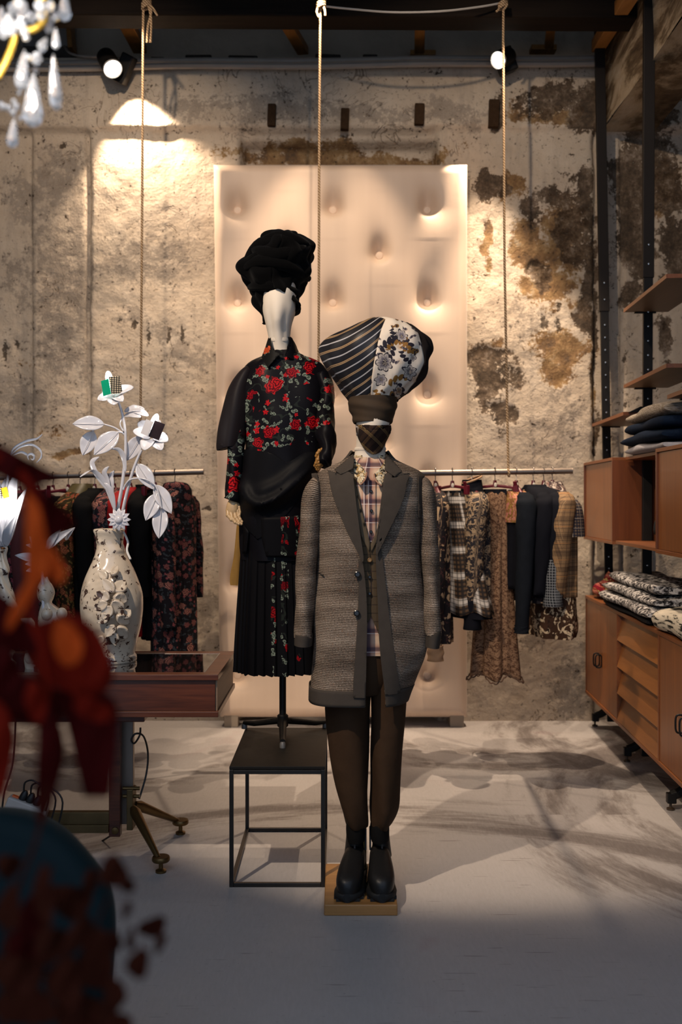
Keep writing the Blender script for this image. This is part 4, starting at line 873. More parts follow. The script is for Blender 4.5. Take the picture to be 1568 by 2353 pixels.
obj('back_collar', Loft(D1, [(1036, 806, 894, .075, .02), (1050, 796, 904, .088, .02), (1066, 780, 920, .1, .018)], 2.1, 4).mesh(angs=lambda z: [1.15 + (2 * PI - 2.3) * k / 50 for k in range(51)]), M_trim, ct, smooth=80, solid=.004)
cpatch('armhole_trim', curve_poly([(716, 1088), (728, 1087)], [(728, 1087), (733, 1120), (733, 1190)], [(733, 1190), (728, 1188), (722, 1130), (716, 1088)]), .010, None, .003, 6)
cpatch('armhole_trim', curve_poly([(962, 1090), (976, 1092)], [(976, 1092), (974, 1130), (968, 1190)], [(968, 1190), (963, 1188), (962, 1140), (962, 1090)]), .010, None, .003, 6)
for p in ([(730, 1313), (743, 1322)], [(958, 1322), (966, 1312)]):
    obj('pocket_slit', B().tube([CT.seen(*p[0], .006), CT.seen(*p[1], .006)], [.0022, .0022], 6), M_trim, ct)
for x, y in ((822, 1320), (820, 1409)): button(x, y, CT, .012, .0105, M_button, ct)
wrk = lambda ph: (lambda q, t_: .003 * math.sin(q * 3 + t_ * 18 + ph) * (.3 + t_))
for rows, cuff, ph in (([(744, 1106, D1, 12, .05), (728, 1112, D1, 17, .066), (718, 1150, D1 - .01, 24, .075), (712, 1230, D1 - .02, 25, .07), (704, 1320, D1 - .03, 24, .066), (700, 1400, D1 - .05, 22, .06), (698, 1465, D1 - .06, 20, .056)], [(698, 1456, D1 - .06, 20.8, .059), (698, 1462, D1 - .06, 21.4, .06), (697, 1482, D1 - .06, 20.6, .06)], 0),
                       ([(954, 1106, D1, 12, .05), (970, 1112, D1, 17, .066), (980, 1150, D1 - .01, 22, .075), (985, 1230, D1 - .02, 22, .07), (989, 1320, D1 - .03, 21, .066), (993, 1400, D1 - .05, 20, .06), (995, 1460, D1 - .06, 18, .055)], [(995, 1452, D1 - .06, 18.6, .057), (996, 1458, D1 - .06, 18.8, .058), (993, 1486, D1 - .06, 17, .055)], 2)):
    sl = obj('sleeve', limb(rows, 22, 6, wrk(ph)), M_tweed, ct, smooth=80)
    obj('cuff', limb(cuff, 22, 5), M_trim, sl, smooth=60)
# trousers
g = G('brown_cotton_twill', .85, 0, .15); v = g.tc('Object'); g.base(g.mix(g.noise(v, 12, 4), (.030, .015, .007), (.052, .027, .013))); g.bump(g.noise(v, 18, 4), .3, .01); M_trouser = g.m
tr = thing('trousers', 'baggy dark brown trousers gathered at the ankles, worn by the coat mannequin', 'trousers', tuple(P(840, 1900, D1)))
obj('leg', limb([(800, 1470, D1, 52, .10), (800, 1560, D1, 53, .10), (799, 1640, D1, 50, .095), (803, 1720, D1, 46, .09), (808, 1790, D1, 40, .085), (815, 1850, D1, 32, .075), (820, 1885, D1, 26, .06), (821, 1898, D1, 22, .05)], 24, 6, lambda q, t_: .004 * math.sin(q * 4 + t_ * 7) * (.3 + t_)), M_trouser, tr, smooth=80)
obj('leg', limb([(893, 1470, D1, 44, .10), (894, 1560, D1, 43, .10), (893, 1640, D1, 41, .095), (888, 1720, D1, 37, .09), (886, 1790, D1, 33, .085), (884, 1845, D1, 32, .08), (878, 1880, D1, 26, .065), (874, 1898, D1, 20, .05)], 24, 6, lambda q, t_: .004 * math.sin(q * 4 + t_ * 8 + 2) * (.3 + t_)), M_trouser, tr, smooth=80)
obj('seat', limb([(845, 1440, D1, 95, .11), (846, 1500, D1, 92, .11), (846, 1560, D1, 80, .10), (847, 1590, D1, 50, .08)], 24, 4), M_trouser, tr, smooth=80)
M_rib = plain('black_rib', (.006, .0055, .005), .95, 0, .1)
for cx_ in (820, 875): obj('ankle_cuff', limb([(cx_, 1884, D1, 20, .045), (cx_ - 2, 1895, D1, 22, .05), (cx_ - 2, 1915, D1, 22, .05), (cx_ - 1, 1930, D1, 20, .047)], 24, 5, lambda q, t_: .0015 * math.sin(q * 24)), M_rib, tr, smooth=60)
for k, x in enumerate((768, 912)):
    obj('side_seam', B().tube([P(x + (q - 1600) * (.13 if k == 0 else -.06), q, D1 - .07) for q in range(1600, 1821, 20)], .002, 5), M_trouser, tr)
# boots
M_boot = plain('black_boot_leather', (.010, .0095, .0095), .40, 0, .3, .4, 14, .25, 30, bdist=.006)
M_sole = plain('black_rubber', (.008, .008, .008), .6, 0, .4)
M_elastic = plain('grey_elastic', (.05, .047, .045), .75)
def boot(cx_, toe_out, tk, lab):
    X0 = PX(cx_, 3.475)
    t_ = thing('boot', lab, 'boot', (X0, 3.4, .037), group='boots of the coat mannequin')
    def sec(y): return y
    # outline rings along the foot from heel (far) to toe (near)
    ys = [3.565, 3.55, 3.50, 3.44, 3.38, 3.33, 3.295, 3.272, 3.262]; hws = [.02, .034, .038, .040, .046, .049, .045, .032, .012]; top = [.07, .085, .10, .115, .098, .080, .068, .055, .04]
    def rings_(s_, z0, tops):
        R = []
        for y, hw_, tp in zip(ys, hws, tops):
            sx = X0 + toe_out * (3.5 - y) * tk
            R.append([(sx + (hw_ * s_) * math.copysign(abs(math.cos(a)) ** .75, math.cos(a)), y, z0 + (tp - 0) * (.5 + .5 * math.copysign(abs(math.sin(a)) ** .8, math.sin(a)))) for a in [2 * PI * k / 20 for k in range(20)]])
        return R
    obj('upper', B().rings(rings_(.94, .052, top)), M_boot, t_, smooth=70, subsurf=1)
    obj('sole', B().rings(rings_(1.06, .037, [.030] * 9)), M_sole, t_, smooth=40)
    zs_ = [.12, .15, .19, .225]; 
    sh_ = B().rings([[(X0 + toe_out * .006 + (.036 - .004 * i) * math.cos(a), 3.475 + .01 * i + (.048 - .005 * i) * math.sin(a), z) for a in [2 * PI * k / 20 for k in range(20)]] for i, z in enumerate(zs_)])
    s1 = obj('shaft', sh_, M_boot, t_, smooth=70)
    obj('elastic_panel', B().box((X0 + .033 * (-toe_out), 3.485, .175), (.006, .035, .075)), M_elastic, s1, smooth=0, bevel=.002)
    obj('front_seam', B().tube([(X0 + toe_out * .006, 3.475 - .052, .13), (X0 + toe_out * .006, 3.475 - .046, .16), (X0 + toe_out * .006, 3.50 - .04, .222)], .0035, 6), M_elastic, s1)
    for k in range(7):
        y = 3.28 + k * .022; obj('sole_lug', B().box((X0 + toe_out * (3.5 - y) * tk, y - .004, .043), (.098 - (.02 if k == 0 else 0), .010, .010)), M_sole, t_, smooth=0)
    return t_
boot(819, -1, .14, 'black chelsea boot on the wooden base, the one nearer the metal stool')
boot(873, 1, .0, 'black chelsea boot on the wooden base, the one farther from the metal stool')
# ------------------------------------------------------------------ modular shelving on the right
U0 = Vector((1.625, 5.98, 0)); _l = math.hypot(.05, 1); UD = Vector((-.05 / _l, -1 / _l, 0)); VD = Vector((-1 / _l, .05 / _l, 0))
def U(u, v, z): return U0 + UD * u + VD * v + Vector((0, 0, z))
def ubox(u0, u1, v0, v1, z0, z1, b=None, lean=0):
    b = b or B(); vs = [U(u, v - lean * z, z) for u in (u0, u1) for v in (v0, v1) for z in (z0, z1)]
    return b.add(vs, [(0, 1, 3, 2), (4, 6, 7, 5), (0, 4, 5, 1), (2, 3, 7, 6), (0, 2, 6, 4), (1, 5, 7, 3)])
def upx(x, v=.16):
    k = (x - CX) / F; a = U0 + VD * v    # u where the line v crosses the pixel column x
    return (k * a.y - a.x) / (UD.x - k * UD.y)
M_teak = wood('teak_veneer', (.13, .037, .007), (.23, .075, .015), 'Z', .7, .38, .5, .15)
M_teak2 = wood('red_teak', (.085, .022, .005), (.15, .042, .010), 'Z', .7, .4, .5, .15)
M_teakd = wood('teak_drawer', (.165, .055, .010), (.28, .10, .02), 'Y', .7, .36, .5, .15)
M_edge = wood('teak_edge', (.13, .036, .009), (.21, .068, .016), 'Y', .8, .42)
M_under = wood('shelf_veneer', (.075, .042, .023), (.115, .068, .037), 'Y', .5, .5)
M_tube = plain('dark_grey_tube', (.014, .011, .0095), .6, 0, .2)
M_bolt = plain('zinc_bolt', (.55, .53, .5), .25, .9)
rk = thing('shelving_frame', 'black floor-to-ceiling uprights with open teak shelves and splayed feet', 'shelving', tuple(U(.8, 0, 0)))
for i, (u, lean) in enumerate(((0, -.017), (.81, .004), (1.62, 0))):
    zj = [PZ(716, 5.98), PZ(640, 5.18), 2.5][i]
    up = obj('upright', ubox(u - .012, u + .012, -.024, .024, .03, zj + .12, lean=lean), M_blackpaint, rk, smooth=0, bevel=.002)
    obj('upper_tube', ubox(u - .016, u + .016, -.029, .029, zj, 4.45, lean=lean), M_tube, up, smooth=0, bevel=.003)
    if i < 2:
        for z in list(np.arange(1.66, zj - .03, .075)) + [zj + .07, zj + .17, 1.02, .95]:
            c = U(u + (.017 if z > zj else .013), -lean * z, z); obj('bolt', B().lathe([(.0055, 0), (.005, .003), (.001, .004)], c, 10, UD), M_bolt, up)
    lg = obj('foot_bar', B().tube([U(u, -.12, .155), U(u, -.02, .135), U(u, .06, .075), U(u, .095, .062)], [(.024, .018)] * 4, 6), M_blackpaint, rk, smooth=0, bevel=.003)
    obj('foot_block', ubox(u - .016, u + .016, .075, .115, .03, .075), M_blackpaint, lg, smooth=0, bevel=.004)
    obj('leveller', B().lathe([(.017, 0), (.017, .008), (.006, .012), (.006, .032)], U(u, .098, 0), 16), plain('dark_leveller', (.05, .03, .015), .5), lg)
def shelf(u0, u1, z, v0=-.115, v1=.11):
    s_ = obj('shelf', ubox(u0, u1, v0, v1, z, z + .016), M_under, rk, smooth=0, bevel=.001)
    obj('edging', ubox(u0, u1, v1, v1 + .004, z - .001, z + .017), M_edge, s_, smooth=0)
    obj('edging', ubox(u1, u1 + .004, v0, v1, z - .001, z + .017), M_edge, s_, smooth=0)
    obj('bracket', ubox(u0 - .004, u0 + .012, -.05, .06, z - .007, z), M_blackpaint, s_, smooth=0)
shelf(.81, 1.61, PZ(718, 5.18)); shelf(.81, 1.61, PZ(892, 5.18)); shelf(.0, .80, PZ(980, 5.98)); shelf(1.625, 2.3, PZ(980, 5.98))
obj('bracket', B().add([U(.80, -.09, 1.815), U(.80, .09, 1.815), U(.80, .03, 1.845), U(.80, -.03, 1.845), U(.82, -.09, 1.815), U(.82, .09, 1.815), U(.82, .03, 1.845), U(.82, -.03, 1.845)], [(0, 1, 2, 3), (7, 6, 5, 4), (0, 4, 5, 1), (1, 5, 6, 2), (2, 6, 7, 3), (3, 7, 4, 0)]), M_blackpaint, rk, smooth=0)
CZ0, CZ1, FV, BV = 1.128, 1.582, .17, -.21
def cabinet(u0, u1, lab, doors):
    t = thing('hanging_cabinet', lab, 'cabinet', tuple(U((u0 + u1) / 2, 0, CZ0)), group='hanging teak cabinets')
    e_ = .016
    obj('top_board', ubox(u0, u1, BV, FV, CZ1 - e_, CZ1), M_edge, t, smooth=0, bevel=.001)
    obj('bottom_board', ubox(u0, u1, BV, FV, CZ0, CZ0 + e_), M_edge, t, smooth=0, bevel=.001)
    for q in (u0, u1 - e_): obj('side_board', ubox(q, q + e_, BV, FV, CZ0 + e_, CZ1 - e_), M_teak2, t, smooth=0, bevel=.001)
    obj('back_board', ubox(u0 + e_, u1 - e_, BV, BV + .008, CZ0 + e_, CZ1 - e_), M_teak2, t, smooth=0)
    w = (u1 - u0 - 2 * e_) / doors
    for k in range(doors): obj('door', ubox(u0 + e_ + k * w + .0015, u0 + e_ + (k + 1) * w - .0015, FV - .026, FV - .008, CZ0 + e_ + .0015, CZ1 - e_ - .0015), M_teak, t, smooth=0, bevel=.001)
    return t
cabinet(.025, .795, 'teak hanging cabinet by the right clothes rail, door facing the room', 1)
cabinet(1.645, 2.42, 'teak hanging cabinet at the right edge of the view', 1)
t = thing('open_shelf_box', 'open teak compartment hung between the two cabinets', 'cabinet', tuple(U(1.2, 0, CZ0)))
obj('bottom_board', ubox(.83, 1.64, BV, FV - .01, CZ0 + .005, CZ0 + .021), M_edge, t, smooth=0, bevel=.001)
obj('top_board', ubox(.83, 1.64, BV, FV - .06, CZ1 - .016, CZ1), M_edge, t, smooth=0, bevel=.001)
obj('back_board', ubox(.83, 1.64, BV, BV + .008, CZ0 + .021, CZ1 - .016), M_teak2, t, smooth=0)
# dark folded thing in the compartment
tag(obj('dark_knit', B().rings([[(U(1.40 + .1 * q, .06 * math.cos(a) + .03, CZ0 + .021 + .075 + (.075 - .012 * abs(q)) * math.sin(a) + .006 * math.sin(a * 5 + q))) for a in [2 * PI * k / 24 for k in range(24)]] for q in (-1, -.6, -.2, .2, .6, 1)]), plain('charcoal_knit', (.012, .012, .014), .95, 0, .1, .4, 60, .6, 90), smooth=60), 'charcoal folded knit inside the open compartment', 'knitwear')
# low sideboard
sb = thing('sideboard', 'long low teak sideboard with slanting drawers and black loop handles', 'sideboard', tuple(U(1.2, 0, .22)))
Z0, Z1, SV, SB = .205, .79, .16, -.26; e_ = .018; UE = 2.46
obj('top_board', ubox(.02, UE, SB, SV, Z1 - e_, Z1), M_edge, sb, smooth=0, bevel=.001)
obj('bottom_board', ubox(.02, UE, SB, SV, Z0, Z0 + e_), M_edge, sb, smooth=0, bevel=.001)
obj('back_board', ubox(.02, UE, SB, SB + .008, Z0 + e_, Z1 - e_), M_teak2, sb, smooth=0)
for q in (.02, .835, 1.635, UE - e_): obj('partition', ubox(q, q + .016, SB, SV - .002, Z0 + e_, Z1 - e_), M_edge, sb, smooth=0, bevel=.001)
def loop_handle(u, z, par):
    c = [U(u, SV + .012 + .017 * math.copysign(abs(math.cos(a)) ** .6, math.cos(a)), z + .036 * math.copysign(abs(math.sin(a)) ** .6, math.sin(a))) for a in [2 * PI * k / 28 for k in range(29)]]
    obj('handle', B().tube(c, .0042, 8), M_blackpaint, par)
for u0, u1 in ((.036, .835), (1.651, UE - e_)):
    m_ = (u0 + u1) / 2
    for k, (a, c) in enumerate(((u0, m_), (m_, u1))):
        dr = obj('door', ubox(a + .0015, c - .0015, SV - .024, SV - .006, Z0 + e_ + .0015, Z1 - e_ - .0015), M_teak, sb, smooth=0, bevel=.001)
        loop_handle((c - .028) if k == 0 else (a + .028), Z0 + .26, dr)
hgt = (Z1 - Z0 - 2 * e_) / 4
for k in range(4):
    z0 = Z0 + e_ + k * hgt; z1 = z0 + hgt
    b = B(); u0, u1 = .853, 1.633
    vs = [U(u, v, z) for u in (u0, u1) for (v, z) in ((SV - .055, z1 - .004), (SV - .034, z1 - .004), (SV - .001, z0 + .002), (SV - .02, z0 + .002))]
    b.add(vs, [(0, 1, 2, 3), (7, 6, 5, 4), (0, 4, 5, 1), (1, 5, 6, 2), (2, 6, 7, 3), (3, 7, 4, 0)])
    obj('drawer', b, M_teakd, sb, smooth=0, bevel=.0015)

# ------------------------------------------------------------------ folded knitwear, shoes, bag
def folded(name, lab, u0, u1, v0, v1, z0, h, mat, group, seed=0, layers=2, inner=None, cat='knitwear'):
    """folded jumper: rounded slabs lying on each other, front edge a soft fold"""
    t = thing(name, lab, cat, tuple(U((u0 + u1) / 2, (v0 + v1) / 2, z0)), group=group)
    hh = h / layers
    for L in range(layers):
        R = []; n = 28
        for i in range(15):
            q = i / 14; u = u0 + (u1 - u0) * q; rim = max(.45, min(1, (min(q, 1 - q) / .08)) ** .5) if 0 < q < 1 else .45
            ring = []
            for k in range(n):
                a = 2 * PI * k / n; ca, sa = math.cos(a), math.sin(a)
                v_ = (v0 + v1) / 2 + (v1 - v0) / 2 * math.copysign(abs(ca) ** .45, ca) * (.94 + .06 * rim) + .008 * math.sin(q * 9 + seed + L * 2)
                zz = z0 + L * hh + hh / 2 + hh / 2 * 1.0 * math.copysign(abs(sa) ** .7, sa) * (.3 + .7 * rim) + (.008 * math.sin(q * 7 + v_ * 20 + seed) if sa > 0 and L == layers - 1 else 0)
                ring.append(U(u, v_, zz))
            R.append(ring)
        obj('fold', B().rings(R), (inner if (inner is not None and L == 0) else mat), t, smooth=80)
    return t
g = G('gold_grey_knit', .9, 0, .2); v = g.tc('Object'); n_ = g.noise(g.map(v, (20, 20, 160)), 2, 4, .7); g.base(g.ramp(n_, [(.3, (.08, .06, .04)), (.5, (.30, .25, .19)), (.7, (.45, .42, .40))])); g.bump(n_, .6, .01); M_goldknit = g.m
M_navy = plain('navy_knit', (.006, .012, .026), .95, 0, .06, .35, 40, .5, 120)
g = G('black_white_knit', .95, 0, .1); v = g.tc('Object'); n_ = g.noise(g.map(v, (1, 1, 1.6)), 46, 4, .65, .5); g.base(g.ramp(n_, [(.43, (.012, .011, .012)), (.50, (.22, .205, .20)), (.58, (.56, .53, .50))])); g.bump(n_, .7, .012); M_bwknit = g.m
ZT = CZ1
folded('folded_jumper', 'gold-flecked grey and navy folded jumper, topmost on the upper shelf', .93, 1.62, -.10, .135, ZT + .10, .115, M_goldknit, 'jumpers on the upper shelf', 1, 2, M_navy)
folded('folded_jumper', 'navy folded jumper lying below the gold-flecked one', .90, 1.62, -.10, .15, ZT + .045, .055, M_navy, 'jumpers on the upper shelf', 2, 1)
folded('folded_jumper', 'pale grey and navy folded jumper at the bottom of the upper stack', .93, 1.62, -.10, .14, ZT + .001, .044, plain('pale_grey_knit', (.30, .29, .31), .9, 0, .1, .3, 60), 'jumpers on the upper shelf', 3, 1)
tag(obj('leather_bag', B().rings([[U(.84 + .05 * q, .05 + (.05 + .0) * math.cos(a) * (1 - .3 * abs(q)), ZT + .052 + .05 * math.sin(a) * (1 - .25 * q * q)) for a in [2 * PI * k / 20 for k in range(20)]] for q in (-1, -.7, -.3, .1, .5, .8)]), M_boot, smooth=60), 'small black leather bag beside the navy jumpers', 'bag')
for k, (w_, z_) in enumerate(((.06, 0), (.05, .052), (.04, .104))):
    folded('folded_jumper', ('lowest', 'middle', 'top')[k] + ' black and white flecked jumper of the sideboard stack', .50 + k * .03, 1.55 - k * .02, -.12, .185 - k * .02, Z1 + .03 + z_, .054, M_bwknit, 'flecked jumpers on the sideboard', k * 2, 1)
folded('folded_jumper', 'black knit folded flat under the flecked jumpers', .52, 1.5, -.12, .17, Z1 + .001, .03, plain('black_knit', (.014, .013, .014), .95, 0, .1, .4, 60, .6, 90), 'flecked jumpers on the sideboard', 5, 1)
g = G('cream_black_stripe_knit', .95, 0, .1); v = g.tc('Object'); n_ = g.noise(g.map(v, (4, 4, 30)), 2, 3, .6); g.base(g.ramp(n_, [(.42, (.02, .018, .016)), (.5, (.5, .45, .36)), (.7, (.60, .53, .42))])); M_csk = g.m
folded('folded_scarf', 'rolled cream and black scarf at the right edge of the sideboard', 1.60, 2.2, -.05, .175, Z1 + .001, .10, M_csk, None, 7, 1, None, 'scarf')
M_redprint = floral('pink_red_print', (.13, .004, .012), .6, None, ((.2, .01, .02), (.5, .08, .08), (.6, .3, .2)), ((.3, .25, .05), (.5, .45, .2)), 40, .8, 'Object')
tag(obj('crumpled_scarf', B().grid(lambda a, q: U(.22 + .17 * math.cos(a) * math.sin(q) * (1 + .15 * math.sin(5 * a + 3 * q)), .06 + .09 * math.sin(a) * math.sin(q), Z1 + .045 + (.05 + .055 * max(0, math.sin(q * 3 + a))) * math.cos(q) * (1 + .2 * math.sin(4 * a)) if math.cos(q) > -.2 else Z1 + .002 + .02 * math.sin(q)), 30, 16, 0, 2 * PI, .03, PI - .05), M_redprint, smooth=80), 'crumpled red and pink printed scarf at the far end of the sideboard', 'scarf')
def shoe(u, v_, lab):
    t = thing('lace_up_shoe', lab, 'shoe', tuple(U(u, v_, Z1)), group='black shoes on the sideboard')
    q = [(-.13, .018, .05), (-.12, .03, .065), (-.06, .036, .085), (.0, .036, .10), (.05, .036, .075), (.10, .04, .055), (.135, .03, .045), (.148, .012, .03)]
    R = [[U(u + x * .45, v_ - x * .85 * .0 + hw_ * math.copysign(abs(math.cos(a)) ** .8, math.cos(a)) + x * .85, Z1 + .04 + tp * (.5 + .5 * math.sin(a))) for a in [2 * PI * k / 16 for k in range(16)]] for x, hw_, tp in q]
    obj('upper', B().rings(R), M_boot, t, smooth=70)
    R = [[U(u + x * .45, v_ + hw_ * 1.1 * math.cos(a) + x * .85, Z1 + .001 + .022 * (1 + math.sin(a))) for a in [2 * PI * k / 16 for k in range(16)]] for x, hw_, tp in q]
    obj('sole', B().rings(R), M_sole, t, smooth=60)
    for k in range(4):
        x = -.01 + k * .022; obj('lace', B().tube([U(u + x * .45 - .01, v_ + x * .85 - .025, Z1 + .135 - k * .012), U(u + x * .45, v_ + x * .85, Z1 + .15 - k * .013), U(u + x * .45 + .01, v_ + x * .85 + .025, Z1 + .135 - k * .012)], .003, 5), M_sole, t)
shoe(.62, -.03, 'black polished lace-up shoe behind the flecked jumpers, toe to the room')
shoe(.74, -.05, 'black lace-up shoe half hidden behind the flecked jumpers')
# ------------------------------------------------------------------ garments on the rails
M_burg = plain('burgundy_hanger', (.10, .004, .014), .4, 0, .5, .2)
M_hook = plain('hook_wire', (.10, .09, .085), .35, .9)
M_badge = plain('ivory_badge', (.62, .55, .45), .5)
def hanger(px, py, yaw, lab, kind, group):
    c = P(px, py, RD)
    t = thing('clothes_hanger', lab, 'hanger', (c.x, c.y, c.z - .07), yaw, group)
    r_ = .022
    hk = [(-.0, 0, .0), (0, 0, .03)] + [(.018 * math.sin(q) * -1 + 0, 0, .07 - .0 + .021 * (1 - math.cos(q)) - .0) for q in (0,)]
    pts = [(0, 0, -.005), (0, 0, .045)] + [(-.021 + .021 * math.cos(q), 0, .062 + .024 * math.sin(q)) for q in np.linspace(0, PI * 1.15, 9)]
    # hook stands in the plane across the rail: bend it round the pipe
    ca, sa = math.cos(-yaw), math.sin(-yaw)
    pts = [Vector((0, 0, -.005)), Vector((0, 0, .042))] + [Vector((ca * 0 - sa * (.019 * math.cos(q)), sa * 0 + ca * (.019 * math.cos(q)), .070 + .021 * math.sin(q))) for q in np.linspace(-1.2, PI * 1.1, 10)]
    obj('hook', B().tube(pts, .0024, 6), M_hook, t, local=True)
    if kind == 'clip':
        obj('bar', B().tube([(-.12, 0, -.02), (-.06, 0, -.012), (0, 0, -.006), (.06, 0, -.012), (.12, 0, -.02)], [(.008, .006)] * 5, 8), M_burg, t, local=True)
        obj('boss', B().tube([(0, 0, .022), (0, 0, -.016)], [(.008, .010), (.013, .018)], 10), M_burg, t, local=True)
        for x in (-.115, .115):
            obj('clip', B().box((x, 0, -.028), (.028, .020, .05)), M_burg, t, local=True, smooth=0, bevel=.003); obj('clip_lever', B().box((x, -.012, .005), (.02, .006, .022), Euler((.4, 0, 0)).to_matrix()), M_burg, t, local=True, smooth=0)
    else:
        obj('shoulder_bar', B().tube([(-.13, 0, -.085), (-.10, 0, -.066), (-.05, 0, -.038), (0, 0, -.014), (.05, 0, -.038), (.10, 0, -.066), (.13, 0, -.085)], [(.008, .014), (.010, .016), (.013, .012), (.02, .012), (.013, .012), (.010, .016), (.008, .014)], 10), M_burg, t, local=True)
        obj('neck', B().tube([(0, 0, .022), (0, 0, -.02)], [(.008, .009), (.02, .013)], 10), M_burg, t, local=True)
    s_ = math.copysign(1, math.cos(yaw))
    obj('badge', B().ball((-.0, 0, 0), (.008, .002, .012), 12, 8, Euler((0, 0, -yaw)).to_matrix()), M_badge, t, local=True).location = Vector((math.sin(-yaw) * -.016 * 0, -.016, -.004)) if False else Vector((ca * 0 - sa * -.019, ca * -.019, -.002))
    return t

WK = .84
def gloft(rows, n=56, m=60, fold=.006, k=7, ph=0, hemwave=0, half=None, caps=False):
    """rows: (drop, half width, half depth, x offset); local frame, drop below the rail"""
    rows = [(r[0], r[1] * WK, r[2], r[3]) for r in rows]; q = crom(rows, 8); b = B(); R = []; uv = []; D0, D1_ = q[0][0], q[-1][0]; wm = float(np.mean(q[:, 1]))
    for r in q:
        t_ = (r[0] - D0) / (D1_ - D0); ring = []
        for j in range(n):
            a = -PI + 2 * PI * j / n; sn, cs = math.sin(a), math.cos(a)
            f_ = fold * t_ * (math.sin(a * k + ph) + .5 * math.sin(a * (k * 2 + 1) + 2 * ph + 3 * t_))
            ring.append((r[3] + (r[1] + f_) * math.copysign(abs(sn) ** .85, sn), -(r[2] + f_) * math.copysign(abs(cs) ** .85, cs), -r[0] - hemwave * t_ ** 3 * math.sin(a * k + ph)))
            uv.append((a * wm, -r[0]))
        R.append(ring)
    return b.rings(R, True, caps, uv)
def gsleeve(rows, n=16):
    """rows: (x, drop, y, half width, half depth)"""
    rows = [(r[0] * WK, r[1], r[2], r[3], r[4]) for r in rows]; q = crom(rows, 6); R = []; uv = []
    for i, r in enumerate(q):
        R.append([(r[0] + (r[3] + .003 * math.sin(3 * a + i * .8)) * math.cos(a), r[2] + (r[4] + .003 * math.sin(2 * a + i)) * math.sin(a), -r[1]) for a in [2 * PI * k / n for k in range(n)]])
        uv += [(r[3] * 2 * PI * k / n, -r[1]) for k in range(n)]
    return B().rings(R, True, True, uv)
JACKET = [(.072, .045, .045, 0), (.085, .065, .05, 0), (.105, .13, .055, 0), (.13, .175, .062, 0), (.17, .195, .075, 0), (.28, .195, .085, 0), (.42, .19, .085, 0)]
def garment(name, lab, cat, px, py, yaw, rows, mat, sleeves=(), extra=(), kind='bar', hlab='', group='', hgroup='', fold=.006, k=7, ph=0, hemwave=0):
    c = P(px, py, RD)
    hanger(px, py, yaw, hlab, kind, hgroup)
    t = thing(name, lab, cat, tuple(c), yaw, group)
    obj('body', gloft(rows, fold=fold, k=k, ph=ph, hemwave=hemwave), mat, t, local=True, smooth=80, solid=.003)
    for s_ in sleeves:
        so = obj('sleeve', gsleeve(s_[0]), s_[1], t, local=True, smooth=80)
        if len(s_) > 2: obj('cuff', gsleeve(s_[2]), s_[3], so, local=True, smooth=80)
    for nm, bb_, mt in extra: obj(nm, bb_, mt, t, local=True, smooth=80)
    return t
def slv(side, l=.6, y=0, w=.05, d_=.05, out=.0):
    s_ = side; return [(s_ * .13, .112, y * .1, w * .45, d_ * .5), (s_ * .165, .135, y * .3, w * .8, d_ * .8), (s_ * .20, .18, y * .6, w, d_), (s_ * (.215 + out * .3), .30, y, w, d_), (s_ * (.212 + out * .7), .14 + l * .6, y * .9 - .012, w * .85, d_ * .85), (s_ * (.19 + out), .14 + l, y * .8 - .02, w * .68, d_ * .68)]
def cuff(side, l0, l1, y, w, d_, out=0): s_ = side; y = y * .8 - .02; out = out - .02; return [(s_ * (.21 + out), l0, y, w, d_), (s_ * (.21 + out), (l0 + l1) / 2, y, w * 1.02, d_ * 1.02), (s_ * (.21 + out), l1, y, w, d_)]
PS_ = lambda py: (py - 1086) / F * RD       # drop below the rail of a pixel row

# --- right rail
GR = 'garments on the right rail'; HR = 'burgundy hangers on the right rail'; R3 = math.radians
def bw(name, c0, c1, c2, sc, lo=.45, hi=.52, dist=1.5, coord='UV'):
    g = G(name, .8, 0, .2); v = g.tc(coord); n_ = g.noise(v, sc, 3, .5, dist); n2 = g.noise(v, sc * 2.3, 2, .5, 1)
    c = g.mix(g.ss(n_, lo, hi), c0, c1); c = g.mix(g.ss(n2, .58, .64), c, c2); g.base(c); g.bump(g.noise(v, 300, 2), .15, .002); return g.m
M_paisley = bw('black_tan_paisley', (.010, .008, .010), (.40, .27, .16), (.05, .02, .02), 16, .56, .60)
M_tancuff = plain('tan_knit', (.33, .20, .11), .85)
M_check = plaid_mat('black_white_check', (.085, .05, .028), [('x', .022, .011, 0, (.012, .010, .010), .8, .2), ('y', .022, .011, 0, (.012, .010, .010), .8, .2), ('x', .13, .028, .01, (.60, .55, .50), .75, .3), ('y', .13, .034, .02, (.60, .55, .50), .75, .3), ('x', .022, .006, 0, (.015, .012, .012), .55, .2), ('y', .022, .006, 0, (.015, .012, .012), .55, .2)])
M_leaf = bw('beige_black_leaf_print', (.30, .21, .13), (.016, .015, .020), (.09, .055, .03), 34, .44, .50)
M_navycloth = plain('navy_black_cloth', (.007, .0075, .011), .9, 0, .06, .2, 20)
g = G('brown_lace', .85, 0, .15); v = g.tc('UV'); n_ = g.noise(v, 60, 3, .6, 2.0); vo = g.vor(v, 34, 'DISTANCE_TO_EDGE', dim='2D').outputs['Distance']
tone = g.ss(g.ma('ADD', n_, g.ma('MULTIPLY', vo, .25)), .46, .60); g.base(g.mix(tone, (.075, .036, .02), (.23, .135, .08)))
g.set(Alpha=g.ss(g.ma('ADD', tone, g.ss(n_, .3, .36)), .2, .5, .55, 1)); g.bump(n_, .4, .004); M_lace = g.m
M_lacelin = plain('brown_lining', (.085, .042, .024), .8)
M_pinkflor = floral('pink_gold_flowers', (.22, .10, .04), .8, None, ((.3, .05, .07), (.55, .22, .22), (.6, .36, .16)), ((.2, .12, .03), (.45, .3, .08)), 34, .9, 'UV')
